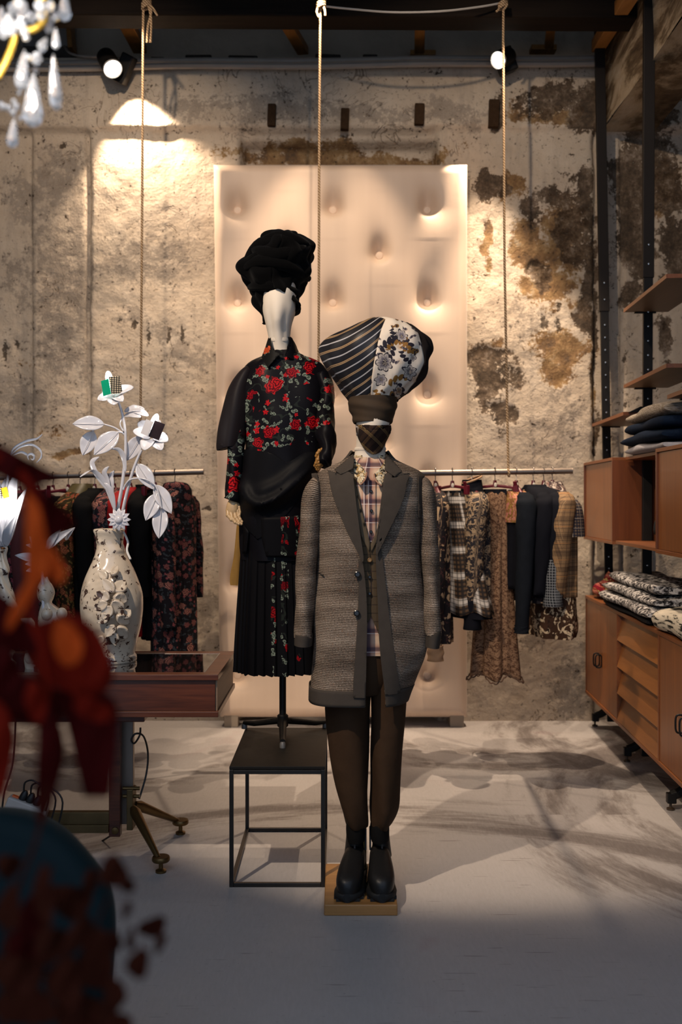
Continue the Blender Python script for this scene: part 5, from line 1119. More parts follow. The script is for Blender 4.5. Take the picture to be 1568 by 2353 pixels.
M_blueknit = plain('slate_blue_knit', (.010, .012, .016), .95, 0, .04, .25, 30, .3, 200)
M_yelemb = floral('gold_embroidery_on_black', (.009, .008, .009), .8, None, ((.12, .06, .004), (.30, .17, .01), (.36, .22, .02)), ((.03, .05, .02), (.10, .12, .04)), 26, .6, 'UV')
M_lattice = plaid_mat('grey_lattice_knit', (.014, .016, .02), [('x', .014, .003, 0, (.24, .25, .26), .8, .3), ('y', .014, .003, 0, (.24, .25, .26), .8, .3)])
M_plaid1 = plaid_mat('navy_tan_check', (.16, .11, .07), [('x', .016, .008, 0, (.014, .016, .03), .85, .2), ('y', .016, .008, 0, (.014, .016, .03), .85, .2), ('x', .05, .002, .0, (.45, .4, .34), .7, .2), ('y', .05, .002, 0, (.45, .4, .34), .7, .2)])
M_plaid2 = plaid_mat('camel_plaid', (.25, .15, .075), [('x', .075, .022, 0, (.05, .03, .02), .5, .3), ('y', .085, .026, 0, (.05, .03, .02), .5, .3), ('x', .018, .003, 0, (.02, .015, .012), .6, .2), ('y', .020, .003, 0, (.02, .015, .012), .6, .2), ('x', .075, .002, .03, (.4, .28, .15), .7, .2), ('y', .085, .003, .035, (.4, .18, .06), .7, .2)])
M_flowerhem = bw('cream_flowers_on_brown', (.045, .020, .010), (.55, .43, .28), (.02, .01, .006), 22, .53, .56)
garment('knit_cardigan', 'black and tan paisley cardigan with tan cuffs, hung half behind the coat', 'cardigan', 1001, 1084, R3(-80), [(.10, .03, .04, 0), (.13, .12, .045, 0), (.20, .18, .055, 0), (.5, .17, .07, 0), (.80, .16, .08, 0), (.90, .16, .08, 0)], M_paisley,
        [(slv(1, .78, -.03, .045, .045), M_paisley, cuff(1, .90, .98, -.03, .042, .042), M_tancuff), (slv(-1, .76, .0, .045, .045), M_paisley, cuff(-1, .88, .96, 0, .042, .042), M_tancuff)], kind='bar', hlab='burgundy hanger nearest the coat mannequin', group=GR, hgroup=HR)
garment('check_skirt', 'flared black, brown and white check skirt on a clip hanger', 'skirt', 1040, 1084, R3(-56), [(.105, .09, .012, 0), (.16, .10, .03, .01), (.30, .125, .045, .04), (.50, .165, .062, .08), (.735, .20, .085, .12)], M_check, extra=[('waistband', gloft([(.10, .091, .014, 0), (.125, .094, .018, 0)], n=40), M_navycloth), ('lining', gloft([(.5, .14, .05, .08), (.76, .185, .075, .12)], n=40), M_navycloth)], kind='clip', hlab='burgundy clip hanger holding the check skirt', group=GR, hgroup=HR, fold=.014, k=5, ph=.6, hemwave=.012)
garment('print_cardigan', 'beige and black leaf-print cardigan with tan-edged stand collar and dark cuffs', 'cardigan', 1085, 1083, R3(-76), [(.06, .045, .04, 0), (.10, .06, .05, 0), (.125, .13, .055, 0), (.15, .185, .06, 0), (.25, .195, .075, 0), (.45, .185, .08, 0), (.64, .18, .08, 0)], M_leaf,
        [(slv(1, .58, -.05, .055, .055), M_leaf, cuff(1, .66, .82, -.05, .046, .046), M_navycloth), (slv(-1, .55, -.02, .05, .05), M_leaf, cuff(-1, .64, .78, -.02, .045, .045), M_navycloth)],
        [('collar', gloft([(.045, .058, .05, 0), (.075, .064, .055, 0), (.115, .085, .058, 0)], n=40, fold=0), M_navycloth), ('collar_edge', B().tube([(.058 * math.sin(a), -.05 * math.cos(a), -.045 - .02 * math.cos(a)) for a in np.linspace(-PI, PI, 25)], .006, 6), M_tancuff)], kind='bar', hlab='burgundy hanger inside the leaf-print cardigan', group=GR, hgroup=HR)
garment('lace_skirt', 'long brown lace skirt with scalloped hem on a clip hanger', 'skirt', 1138, 1083, R3(-28), [(.11, .075, .012, 0), (.15, .078, .03, 0), (.30, .085, .05, 0), (.55, .10, .075, 0), (.85, .118, .09, 0), (1.08, .14, .10, 0)], M_lace, extra=[('waistband', gloft([(.095, .076, .014, 0), (.125, .079, .018, 0)], n=40), M_navycloth), ('lining', gloft([(.12, .07, .02, 0), (.4, .085, .05, 0), (.96, .115, .08, 0)], n=40, fold=.012, k=5), M_lacelin), ('scalloped_edge', B().tube([((.14 + .02 * math.sin(a * 5 + .4)) * math.sin(a), -(.10 + .02 * math.sin(a * 5 + .4)) * math.cos(a), -1.083 - .01 * abs(math.sin(a * 16)) - .02 * math.sin(a * 5 + .4)) for a in np.linspace(-PI, PI, 120)], .004, 5), M_lacelin)], kind='clip', hlab='burgundy clip hanger holding the lace skirt', group=GR, hgroup=HR, fold=.020, k=5, ph=.4, hemwave=.02)
garment('flowered_pullover', 'pink and gold flowered top with long slate knit sleeve', 'top', 1187, 1083, R3(-78), [(.10, .04, .04, 0), (.13, .12, .05, 0), (.17, .17, .055, 0), (.30, .17, .065, 0), (.62, .16, .07, 0)], M_navycloth,
        [(slv(1, .70, -.02, .06, .05), M_blueknit, cuff(1, .80, .84, -.02, .042, .036), M_blueknit)], [('flower_yoke', gloft([(.105, .06, .05, 0), (.13, .14, .06, 0), (.17, .20, .068, 0), (.27, .205, .075, 0)], n=48, fold=.004, k=9), M_pinkflor)], kind='bar', hlab='burgundy hanger inside the pink flowered top', group=GR, hgroup=HR)
garment('navy_cardigan', 'dark navy cardigan with tan button band', 'cardigan', 1226, 1083, R3(-72), JACKET + [(.66, .19, .085, 0)], M_navycloth, [(slv(1, .5, -.04, .05, .05), M_navycloth), (slv(-1, .5, -.04, .05, .05), M_navycloth)],
        [('button_band', B().tube([(.0, -.06, -.10), (.02, -.09, -.2), (.03, -.098, -.4), (.03, -.10, -.6)], [(.014, .004)] * 4, 8, flat=(1, 0, 0)), M_tancuff), ('hem_patch', gloft([(.64, .18, .088, 0), (.69, .18, .089, 0)], n=40), M_paisley)], kind='bar', hlab='burgundy hanger inside the dark navy cardigan', group=GR, hgroup=HR)
garment('embroidered_jacket', 'black jacket with gold embroidery and grey lattice-knit sleeve ends', 'jacket', 1250, 1083, R3(-66), JACKET + [(.60, .19, .085, 0)], M_navycloth, [(slv(1, .42, -.045, .055, .055), M_navycloth, cuff(1, .46, .70, -.045, .052, .05), M_lattice), (slv(-1, .5, -.04, .05, .05), M_navycloth)], [('embroidered_yoke', gloft([(.10, .075, .055, 0), (.12, .135, .06, 0), (.145, .195, .066, 0), (.18, .21, .076, 0), (.30, .206, .092, 0), (.36, .2, .09, 0)], n=48, fold=.003), M_yelemb)], kind='bar', hlab='burgundy hanger inside the gold-embroidered jacket', group=GR, hgroup=HR)
garment('plaid_blazer', 'two-tone plaid blazer with cream flower hem at the rail end', 'blazer', 1270, 1082, R3(-70), [(.075, .05, .05, 0), (.10, .07, .055, 0), (.12, .13, .06, 0), (.145, .19, .07, 0), (.20, .205, .085, 0), (.40, .20, .095, 0), (.66, .195, .095, 0)], M_plaid2,
        [(slv(1, .5, -.06, .062, .06), M_plaid2), (slv(-1, .5, -.05, .055, .055), M_plaid2)], [('check_yoke', gloft([(.08, .055, .055, 0), (.10, .076, .06, 0), (.12, .137, .066, 0), (.145, .198, .078, 0), (.20, .25, .11, .0), (.345, .272, .118, .0)], n=48, fold=.003), M_plaid1), ('collar', gloft([(.055, .05, .045, 0), (.085, .075, .06, 0), (.115, .11, .066, 0)], n=40, fold=.002), bw('snake_print', (.45, .38, .32), (.05, .03, .03), (.2, .1, .08), 40)), ('flower_hem', gloft([(.62, .185, .09, 0), (.70, .19, .098, 0), (.82, .195, .105, 0), (.88, .18, .09, 0)], n=48, fold=.012, k=5), M_flowerhem)], kind='bar', hlab='burgundy hanger inside the plaid blazer', group=GR, hgroup=HR)

# --- left rail
GL = 'garments on the left rail'; HL = 'burgundy hangers on the left rail'
M_darkflor = floral('dark_rose_print', (.010, .009, .012), .7, None, ((.05, .012, .018), (.19, .05, .055), (.42, .20, .15)), ((.018, .026, .034), (.055, .065, .075)), 17, .95, 'UV', bud=((.06, .01, .02), (.16, .03, .045), (.28, .10, .10)))
M_darkflor2 = floral('wine_flower_print', (.010, .008, .010), .75, None, ((.05, .01, .02), (.16, .03, .05), (.22, .06, .08)), ((.02, .03, .03), (.05, .05, .05)), 20, .9, 'UV')
M_tapestry = floral('tapestry_print', (.022, .016, .008), .8, None, ((.08, .008, .008), (.26, .04, .03), (.36, .16, .06)), ((.08, .055, .015), (.24, .15, .05)), 18, .7, 'UV')
M_olive = plain('olive_satin', (.070, .056, .022), .45, 0, .4, .3, 12)
M_redcloth = plain('red_wool', (.28, .006, .008), .8, 0, .2, .15, 20)
M_blackcloth = plain('black_wool', (.005, .005, .0055), .9, 0, .06, .2, 20)
yl = lambda px: 1099 + (px + 70) * (-15 / 537)
garment('flower_dress', 'long dark rose-print dress with hood, rightmost on the left rail', 'dress', 402, yl(402), R3(66), [(.055, .05, .05, 0), (.09, .06, .06, 0), (.12, .12, .065, 0), (.15, .185, .07, 0), (.25, .19, .08, 0), (.5, .17, .085, 0), (.75, .17, .09, 0), (1.0, .165, .09, 0)], M_darkflor,
        [(slv(1, .54, .02, .055, .055, .05), M_darkflor), (slv(-1, .66, -.06, .055, .055), M_darkflor)], [('hood', gloft([(.05, .03, .03, .0), (.06, .075, .06, .01), (.10, .095, .075, .02), (.15, .09, .075, .01), (.19, .06, .05, 0)], n=40, fold=.004, caps=True), M_darkflor)], kind='bar', hlab='burgundy hanger inside the hooded rose-print dress', group=GL, hgroup=HL, fold=.010, k=5)
garment('black_trousers', 'black trousers with a thin side stripe, left of the rose-print dress', 'trousers', 356, yl(356), R3(72), [(.11, .12, .012, 0), (.16, .125, .04, 0), (.5, .115, .05, 0), (.88, .10, .05, 0)], M_blackcloth, extra=[('side_stripe', B().tube([(-.11, -.03, -.2), (-.105, -.042, -.5), (-.09, -.045, -.87)], [(.004, .004)] * 3, 6), M_darkflor)], kind='clip', hlab='burgundy clip hanger holding the black trousers', group=GL, hgroup=HL, fold=.012, k=4)
garment('black_jacket', 'black high-collar jacket partly behind the white leaves', 'jacket', 334, yl(334), R3(80), [(.06, .05, .05, 0)] + JACKET[1:] + [(.64, .17, .08, 0)], M_blackcloth, [(slv(-1, .5, -.04), M_blackcloth)], kind='bar', hlab='burgundy hanger inside the black high-collar jacket', group=GL, hgroup=HL)
garment('red_coat', 'bright red wool coat behind the flower vase neck', 'coat', 300, yl(300), R3(66), JACKET + [(.7, .20, .085, 0), (.86, .2, .09, 0)], M_redcloth, [(slv(-1, .58, -.05), M_redcloth), (slv(1, .58, .0), M_redcloth)], kind='bar', hlab='burgundy hanger inside the red coat', group=GL, hgroup=HL)
garment('flower_blouse', 'dark rose-print blouse beside the red coat', 'blouse', 263, yl(263), R3(72), JACKET + [(.68, .18, .08, 0)], M_darkflor, [(slv(-1, .6, -.04), M_darkflor)], kind='bar', hlab='burgundy hanger left of the red coat', group=GL, hgroup=HL)
garment('black_coat', 'long plain black coat left of the flower vase', 'coat', 218, yl(218), R3(72), JACKET + [(.7, .19, .085, 0), (.9, .19, .09, 0)], M_blackcloth, [(slv(-1, .6, -.05), M_blackcloth), (slv(1, .6, 0), M_blackcloth)], kind='bar', hlab='burgundy hanger inside the plain black coat', group=GL, hgroup=HL)
garment('tapestry_coat', 'tapestry-print coat with olive satin collar', 'coat', 184, yl(184), R3(66), [(.07, .05, .05, 0)] + JACKET[1:] + [(.7, .18, .085, 0), (.84, .18, .09, 0)], M_tapestry, [(slv(-1, .6, -.04), M_tapestry)], [('satin_collar', gloft([(.045, .06, .05, .02), (.08, .10, .065, .02), (.15, .15, .075, 0), (.24, .16, .085, -.02), (.33, .12, .07, -.06), (.36, .06, .04, -.08)], n=44, fold=.008, k=4), M_olive)], kind='bar', hlab='burgundy hanger inside the tapestry coat', group=GL, hgroup=HL)
garment('dark_skirt', 'black skirt on the right one of two neighbouring clip hangers', 'skirt', 157, yl(157), R3(40), [(.11, .115, .012, 0), (.17, .12, .03, 0), (.5, .13, .05, 0), (.76, .14, .06, 0)], M_blackcloth, kind='clip', hlab='burgundy clip hanger beside the tapestry coat', group=GL, hgroup=HL, fold=.012, k=5)
garment('wine_skirt', 'wine-flowered skirt on the left one of two neighbouring clip hangers', 'skirt', 122, yl(122), R3(40), [(.11, .115, .012, 0), (.17, .12, .03, 0), (.5, .13, .05, 0), (.80, .14, .06, 0)], M_darkflor2, kind='clip', hlab='burgundy clip hanger second from the red foreground branch', group=GL, hgroup=HL, fold=.012, k=5)
garment('wine_coat', 'dark red coat partly hidden by the red leaves', 'coat', 86, yl(86), R3(60), JACKET + [(.7, .19, .085, 0), (.85, .19, .09, 0)], plain('dark_red_cloth', (.05, .004, .008), .8), [(slv(-1, .6, -.05), plain('dark_red_cloth', (.05, .004, .008), .8))], kind='bar', hlab='burgundy hanger behind the red leaves', group=GL, hgroup=HL)
garment('long_flower_dress', 'long wine-flowered dress beside the glowing white lamp', 'dress', 46, yl(46), R3(72), JACKET + [(.7, .15, .08, 0), (1.0, .15, .085, 0)], M_darkflor2, [(slv(-1, .6, -.05), M_darkflor2)], kind='bar', hlab='leftmost burgundy hanger in view', group=GL, hgroup=HL)
# ------------------------------------------------------------------ display table on the left
TX, TY0, TY1, TZ0, TZ1 = -.438, 3.55, 4.11, .583, .735
M_rose = wood('dark_rosewood', (.020, .005, .003), (.13, .034, .013), 'X', .9, .34, .4, .15)
M_rose2 = wood('rosewood_frame', (.05, .013, .006), (.15, .045, .018), 'X', .9, .34, .4, .15)
g = G('table_glass', .03, 0, .6); g.base((.012, .008, .007)); g.set(Coat_Weight=1.0, Coat_Roughness=.01); M_tglass = g.m
tb_ = thing('display_table', 'dark rosewood glass-topped display table on brass tripod feet', 'table', (-1.3, 3.83, 0))
TL = -2.6
obj('case', B().span(TL, TX - .012, TY0 + .012, TY1 - .012, TZ0 + .02, TZ1 - .02), M_rose, tb_, smooth=0, bevel=.002)
obj('end_panel', B().span(TX - .012, TX - .006, TY0 + .02, TY1 - .02, TZ0 + .02, TZ1 - .02), wood('pale_end_panel', (.22, .13, .07), (.30, .19, .11), 'Y', .6, .5), tb_, smooth=0)
obj('plinth_strip', B().span(TL, TX, TY0, TY1, TZ0, TZ0 + .02), M_rose2, tb_, smooth=0, bevel=.002)
for (a, c, d_, e_) in ((TL, TX, TY0, TY0 + .055), (TL, TX, TY1 - .055, TY1), (TX - .055, TX, TY0 + .055, TY1 - .055)):
    obj('top_frame', B().span(a, c, d_, e_, TZ1 - .02, TZ1), M_rose2, tb_, smooth=0, bevel=.0015)
obj('glass_top', B().span(TL, TX - .055, TY0 + .055, TY1 - .055, TZ1 - .019, TZ1 - .002), M_tglass, tb_, smooth=0)
obj('glass_rim', B().span(TX - .058, TX - .054, TY0 + .055, TY1 - .055, TZ1 - .003, TZ1 + .0005), plain('steel_rim', (.4, .38, .36), .3, .8), tb_, smooth=0)
obj('under_bracket', B().add([(x, y, z) for x in (-1.6, -.735) for y in (3.72, 3.93) for z in (TZ0 - .055, TZ0)], [(0, 1, 3, 2), (4, 6, 7, 5), (0, 4, 5, 1), (2, 3, 7, 6), (0, 2, 6, 4), (1, 5, 7, 3)]), M_rose, tb_, smooth=0, bevel=.004)
M_brass = plain('aged_brass', (.14, .085, .032), .38, .85, .5, .35, 14)
M_oldbrass = plain('worn_brass_bar', (.13, .085, .035), .5, .7, .4, .6, 10)
obj('leg_post', B().span(PX(252, 3.79), PX(278, 3.79), 3.775, 3.81, .08, TZ0 - .05), M_rose, tb_, smooth=0, bevel=.003)
obj('leg_post', B().span(PX(274, 3.83), PX(306, 3.83), 3.83, 3.86, .11, TZ0 - .05), plain('brushed_post', (.20, .16, .13), .45, .6), tb_, smooth=0, bevel=.003)
obj('stretcher', B().span(-2.4, PX(254, 3.8), 3.78, 3.81, .098, .172), M_oldbrass, tb_, smooth=0, bevel=.002)
obj('stretcher_lip', B().span(-2.4, PX(254, 3.8), 3.765, 3.782, .098, .128), M_oldbrass, tb_, smooth=0, bevel=.002)
hub = Vector((PX(303, 3.83), 3.82, .165))
obj('hub_plate', B().span(hub.x - .012, hub.x + .012, 3.79, 3.86, .10, .255), M_oldbrass, tb_, smooth=0, bevel=.003)
obj('screw_head', B().lathe([(.014, 0), (.013, .006), (.004, .008)], (PX(265, 3.775), 3.775, .105), 16, (0, -1, 0)), M_brass, tb_)
for z in (.225, .255): obj('hub_bolt', B().tube([hub + Vector((-.03, -.01, z - .165)), hub + Vector((.035, -.01, z - .165))], [.007, .007], 10), M_brass, tb_)
for fx, fy in ((370, 2004), (415, 1916)):
    q = (fy - HY) / (CAMZ - .0); dd = F / q; ft = Vector((PX(fx, dd), dd, 0))
    st = hub + Vector((.01, -.02 if fy > 1950 else .02, .02))
    lg = obj('tripod_leg', B().tube([st, st.lerp(ft + Vector((0, 0, .05)), .1), ft + Vector((-.01, 0, .052))], [.012, .021, .010], 14), M_brass, tb_)
    obj('foot_disc', B().lathe([(.001, .040), (.030, .040), (.033, .044), (.033, .054), (.03, .058), (.001, .058)], ft, 22), M_brass, lg)
    obj('foot_pad', B().lathe([(.020, 0), (.020, .008), (.008, .014), (.008, .042)], ft, 18), M_brass, lg)
# power strip and leads
ps = thing('power_strip', 'white power strip with plugs lying on the table stretcher', 'power strip', tuple(P(60, 1850, 3.78)))
M_whitepl = plain('white_plastic', (.45, .40, .36), .5); rt = Euler((0, .36, 0)).to_matrix()
pc = P(62, 1858, 3.75)
obj('housing', B().box(pc, (.155, .05, .052), rt), M_whitepl, ps, smooth=0, bevel=.006)
obj('switch', B().box(pc + rt @ Vector((-.055, 0, .027)), (.026, .018, .008), rt), plain('orange_switch', (.7, .12, .02), .4), ps, smooth=0, bevel=.002)
M_cable = plain('black_cable', (.008, .008, .008), .5)
for k in range(3):
    c = pc + rt @ Vector((-.028 + k * .028, 0, .04)); pl_ = obj('plug', B().lathe([(.013, -.016), (.015, -.005), (.013, .012), (.006, .022)], c, 12, rt @ Vector((.1, 0, 1))), M_cable, ps)
    obj('lead', B().tube(cpath([c + Vector((0, 0, .02)), c + Vector((.01, -.01, .055)), c + Vector((.05, -.02, .06)), c + Vector((.10, -.02, .0)), c + Vector((.06, -.02, -.12 - .02 * k))], 6), .0035, 6), M_cable, pl_)
tag(obj('power_lead', B().tube(cpath([P(323, 1672, 3.84), P(321, 1690, 3.84), P(309, 1708, 3.82), P(302, 1700, 3.82), P(312, 1686, 3.82), P(330, 1692, 3.84), P(340, 1730, 3.88), P(336, 1780, 3.88), P(320, 1836, 3.86)], 7), .0038, 6), M_cable), 'black lead looping down beside the table post', 'cable')
tag(obj('floor_lead', B().tube(cpath([P(255, 1920, 3.9), P(220, 1940, 4.0), P(180, 1950, 3.92), P(140, 1950, 3.9), P(100, 1930, 3.9)], 6), .0038, 6), M_cable), 'black lead sweeping over the floor behind the stretcher', 'cable')
tag(obj('hanging_lead', B().tube(cpath([P(36, 1640, 3.85), P(34, 1700, 3.85), P(28, 1760, 3.85), P(10, 1820, 3.84), P(4, 1870, 3.84)], 6), .0038, 6), M_cable), 'black lead hanging under the left end of the table', 'cable')

# ------------------------------------------------------------------ glazed vase with relief
g = G('chipped_cream_glaze', .16, 0, .5); v = g.tc('Object')
n_ = g.noise(v, 34, 4, .62, .6); pt_ = g.noise(v, 7, 3, .5); at = g.n('Attribute', {'attribute_name': 'relief'}).outputs['Fac']
chip = g.ss(g.ma('ADD', n_, g.ma('ADD', g.ma('MULTIPLY', g.ma('SUBTRACT', pt_, .5), .35), g.ma('MULTIPLY', at, .085))), .65, .668)
c = g.mix(g.noise(v, 10, 3), (.52, .42, .31), (.63, .54, .43)); c = g.mix(g.ss(g.noise(v, 18, 3), .58, .72, 0, .35), c, (.36, .22, .11)); c = g.mix(chip, c, g.mix(g.noise(v, 60, 2), (.015, .008, .005), (.07, .025, .012)))
g.base(c); g.set(Coat_Weight=.5, Coat_Roughness=.05, Roughness=g.ma('MULTIPLY_ADD', chip, .5, .18)); g.bump(g.ma('SUBTRACT', g.noise(v, 20, 3), chip), .25, .006); M_glaze = g.m
VD_ = 3.87
def lumpy_lathe(px, rows, d, n=72, per=8, disp=None):
    q = crom(rows, per); cx_ = PX(px, d); R = []
    for r in q:
        z = PZ(r[0], d); rr = r[1] / F * d
        R.append([(cx_ + (r[2] / F * d if len(r) > 2 else 0) + (rr + (disp(a, z) if disp else 0)) * math.sin(a), d - (rr + (disp(a, z) if disp else 0)) * math.cos(a), z) for a in [-PI + 2 * PI * k / n for k in range(n)]])
    return B().rings(R)
vz = lambda y: PZ(y, VD_)
def vrel(a, z):
    w = math.exp(-(a / .75) ** 2) * math.exp(-((z - vz(1390)) / .135) ** 4)
    x_ = a * .11
    f = float(fbm(np.array([x_]), np.array([z]), 24, 3, 5)[0]); h_ = float(fbm(np.array([x_ + 3]), np.array([z]), 12, 2, 8)[0])
    r_ = .020 * w * max(0, f * 1.3 + .35) + .004 * w * h_
    nk = math.exp(-((z - vz(1262)) / .045) ** 2); r_ += nk * .010 * max(0, float(fbm(np.array([a * .04]), np.array([z]), 30, 2, 15)[0]) + .1)
    return r_
va = thing('relief_vase', 'tall cream chipped-glaze vase with raised flowers on the display table', 'vase', tuple(P(257, 1521, VD_)))
vb = lumpy_lathe(257, [(1518, 54, 0), (1512, 57, 0), (1505, 56, 0), (1498, 53, 0), (1470, 59, 0), (1440, 66, 0), (1410, 70, 0), (1385, 71, 0), (1360, 69, 0), (1335, 62, -1), (1310, 52, -1), (1290, 42, -2), (1270, 34, -3), (1250, 30, -4), (1235, 31, -4), (1222, 35, -6), (1216, 34, -6), (1216, 27, -6), (1230, 23, -5)], VD_, disp=vrel)
o = obj('body', vb, M_glaze, va, smooth=80)
at_ = o.data.attributes.new('relief', 'FLOAT', 'POINT')
at_.data.foreach_set('value', np.array([.8 if (v_[1] < VD_ - .02 and abs(v_[0] - PX(257, VD_)) < .09) else .2 for v_ in vb.v], dtype=np.float32))
obj('foot_ring', lumpy_lathe(257, [(1521, 50, 0), (1519, 55, 0), (1514, 57, 0), (1510, 54, 0)], VD_, 48, 3), M_glaze, va)
def leafmesh(base, tip, w, nrm, curl=.0, fold=.15, nu=6, nv=12, tail=.0, sh=.85, pw=.8):
    """leaf blade with a midrib fold; base, tip points; w half width"""
    base, tip = Vector(base), Vector(tip); ax = tip - base; L = ax.length; ax.normalize(); nrm = Vector(nrm); nrm = (nrm - ax * nrm.dot(ax)).normalized(); sd = ax.cross(nrm)
    def fn(u, v_):
        s_ = u * 2 - 1; ww = w * max(.02, math.sin(PI * min(1, v_ ** sh))) ** pw
        return tuple(base + ax * (L * v_) + sd * (ww * s_) + nrm * (curl * L * math.sin(PI * v_) - fold * ww * (1 - abs(s_)) + .05 * ww * math.sin(v_ * 16) * abs(s_)))
    return B().grid(fn, nu, nv)
# raised leaves and flowers on the front
RV = Loft(VD_, [(1500, 204, 310, .135, 0), (1440, 191, 323, .166, 0), (1385, 186, 328, .178, 0), (1335, 194, 318, .157, 0), (1290, 213, 297, .106, 0)], 2.0)
rngv = random.Random(3)
for (bx_, by_, tx_, ty_, w_) in ((262, 1362, 236, 1330, 13), (266, 1360, 288, 1335, 15), (262, 1372, 292, 1380, 15), (258, 1380, 284, 1412, 15), (252, 1378, 222, 1360, 13), (248, 1385, 214, 1400, 12), (256, 1392, 236, 1424, 13), (250, 1412, 224, 1432, 12), (270, 1415, 296, 1432, 13), (282, 1420, 300, 1402, 11), (262, 1436, 244, 1464, 12), (270, 1440, 292, 1466, 14), (262, 1452, 266, 1484, 10), (246, 1330, 228, 1312, 10), (258, 1322, 270, 1300, 9), (236, 1462, 226, 1480, 9)):
    a, c = RV.seen(bx_, by_, .006), RV.seen(tx_, ty_, .002)
    o = obj('relief_leaf', leafmesh(a, c, w_ / F * VD_, (0, -1, .1), .05, .22, 6, 10), M_glaze, va, smooth=80, solid=.012)
    at_ = o.data.attributes.new('relief', 'FLOAT', 'POINT'); at_.data.foreach_set('value', np.full(len(o.data.vertices), 1.0, dtype=np.float32))
obj('cable', B().tube(cpath([P(284, 1222, VD_ - .03), P(294, 1245, VD_ - .04), P(292, 1265, VD_ - .06), P(300, 1285, VD_ - .08)], 6), .0045, 6), plain('white_lead', (.6, .58, .55), .5), va)

# ------------------------------------------------------------------ white metal flower lamp in the vase
g = G('white_enamel', .22, 0, .5); g.base((.60, .58, .60)); g.set(Coat_Weight=.5, Coat_Roughness=.06, Subsurface_Weight=0.0); M_white = g.m
gb = G('bulb_glow', .3); gb.base((1, 1, 1)); gb.set(Emission_Color=(1, .97, .93), Emission_Strength=14); M_bulb = gb.m
FD = 3.82
fl = thing('flower_lamp', 'white metal flower lamp with leaves standing in the relief vase, two bulbs lit', 'lamp', tuple(P(270, 1215, VD_)))
def stem(pts, r0, r1, par=fl):
    q = cpath([P(x, y, FD + dd) for x, y, dd in pts], 6); return obj('stem', B().tube(q, [r0 + (r1 - r0) * i / (len(q) - 1) for i in range(len(q))], 10), M_white, par)
stem([(264, 1228, .05), (271, 1170, .02), (280, 1120, .0), (287, 1060, 0), (289, 1020, 0), (287, 985, 0), (281, 950, 0), (272, 922, 0)], .0075, .005)
stem([(272, 1228, .05), (283, 1170, .02), (296, 1115, 0), (308, 1075, -.01), (318, 1050, -.01), (326, 1034, -.01)], .007, .005)
stem([(262, 1228, .05), (264, 1180, .02), (258, 1140, 0), (246, 1110, 0)], .007, .006)
stem([(288, 1000, 0), (278, 992, 0), (262, 982, 0), (240, 975, 0)], .004, .003); stem([(284, 994, 0), (268, 993, 0), (262, 1000, 0)], .004, .003); stem([(281, 960, 0), (276, 975, -.01), (283, 990, -.01)], .003, .003)
stem([(284, 1125, 0), (290, 1112, -.01), (302, 1101, -.02), (330, 1100, -.03), (356, 1114, -.03), (366, 1140, -.03), (371, 1168, -.03)], .004, .003)
for (bx_, by_, tx_, ty_, w_, cu, dz) in ((240, 975, 167, 974, 18, .10, -.03), (215, 991, 190, 1046, 19, .05, 0), (272, 993, 216, 1045, 21, .08, -.03), (324, 1002, 291, 1058, 18, .06, .02), (316, 1066, 354, 1125, 18, .08, -.02), (357, 1114, 394, 1180, 18, .06, -.02), (362, 1134, 335, 1196, 18, .06, -.04), (371, 1166, 365, 1237, 18, .06, -.04), (214, 985, 214, 994, 3, 0, 0)):
    lf = obj('leaf', leafmesh(P(bx_, by_, FD + dz * .3), P(tx_, ty_, FD + dz), w_ / F * FD, (.15, -1, .35), cu, .3, 8, 16), M_white, fl, smooth=80, solid=.002)
    obj('midrib', B().tube([P(bx_ + (tx_ - bx_) * k / 5, by_ + (ty_ - by_) * k / 5, FD + dz * (.3 + .7 * k / 5) - .003 - cu * .055 * math.sin(PI * k / 5) * 1.2) for k in range(6)], .0016, 5), M_white, lf)
for pts in ([(262, 1170, .02), (240, 1108, -.01), (212, 1082, -.03), (184, 1096, -.04)], [(250, 1130, 0), (222, 1090, -.01), (212, 1062, -.02), (228, 1050, -.03)], [(254, 1140, 0), (246, 1105, -.01), (240, 1085, -.02), (250, 1072, -.03)], [(258, 1140, .01), (256, 1110, 0), (255, 1095, 0), (262, 1082, -.01)], [(264, 1175, 0), (258, 1140, -.02), (250, 1120, -.03), (240, 1110, -.03)], [(288, 1085, -.01), (284, 1052, -.02), (274, 1034, -.03), (256, 1031, -.03)]):
    q = cpath([P(x, y, FD + dd) for x, y, dd in pts], 6); m_ = len(q)
    obj('strap_leaf', B().tube(q, [(max(.0012, .0115 * math.sin(PI * min(.97, (i + 1.5) / (m_ + 1))) ** .8), .0022) for i in range(m_)], 8, flat=(.9, -.3, .2)), M_white, fl, smooth=80)
def petal(bx_, by_, tx_, ty_, w_, dz=0, par=fl, cu=.15): return obj('petal', leafmesh(P(bx_, by_, FD), P(tx_, ty_, FD + dz), w_ * 1.25 / F * FD, (0, -.8, .6), cu, .25, 8, 12, 0, .9, .5), M_white, par, smooth=80, solid=.002)
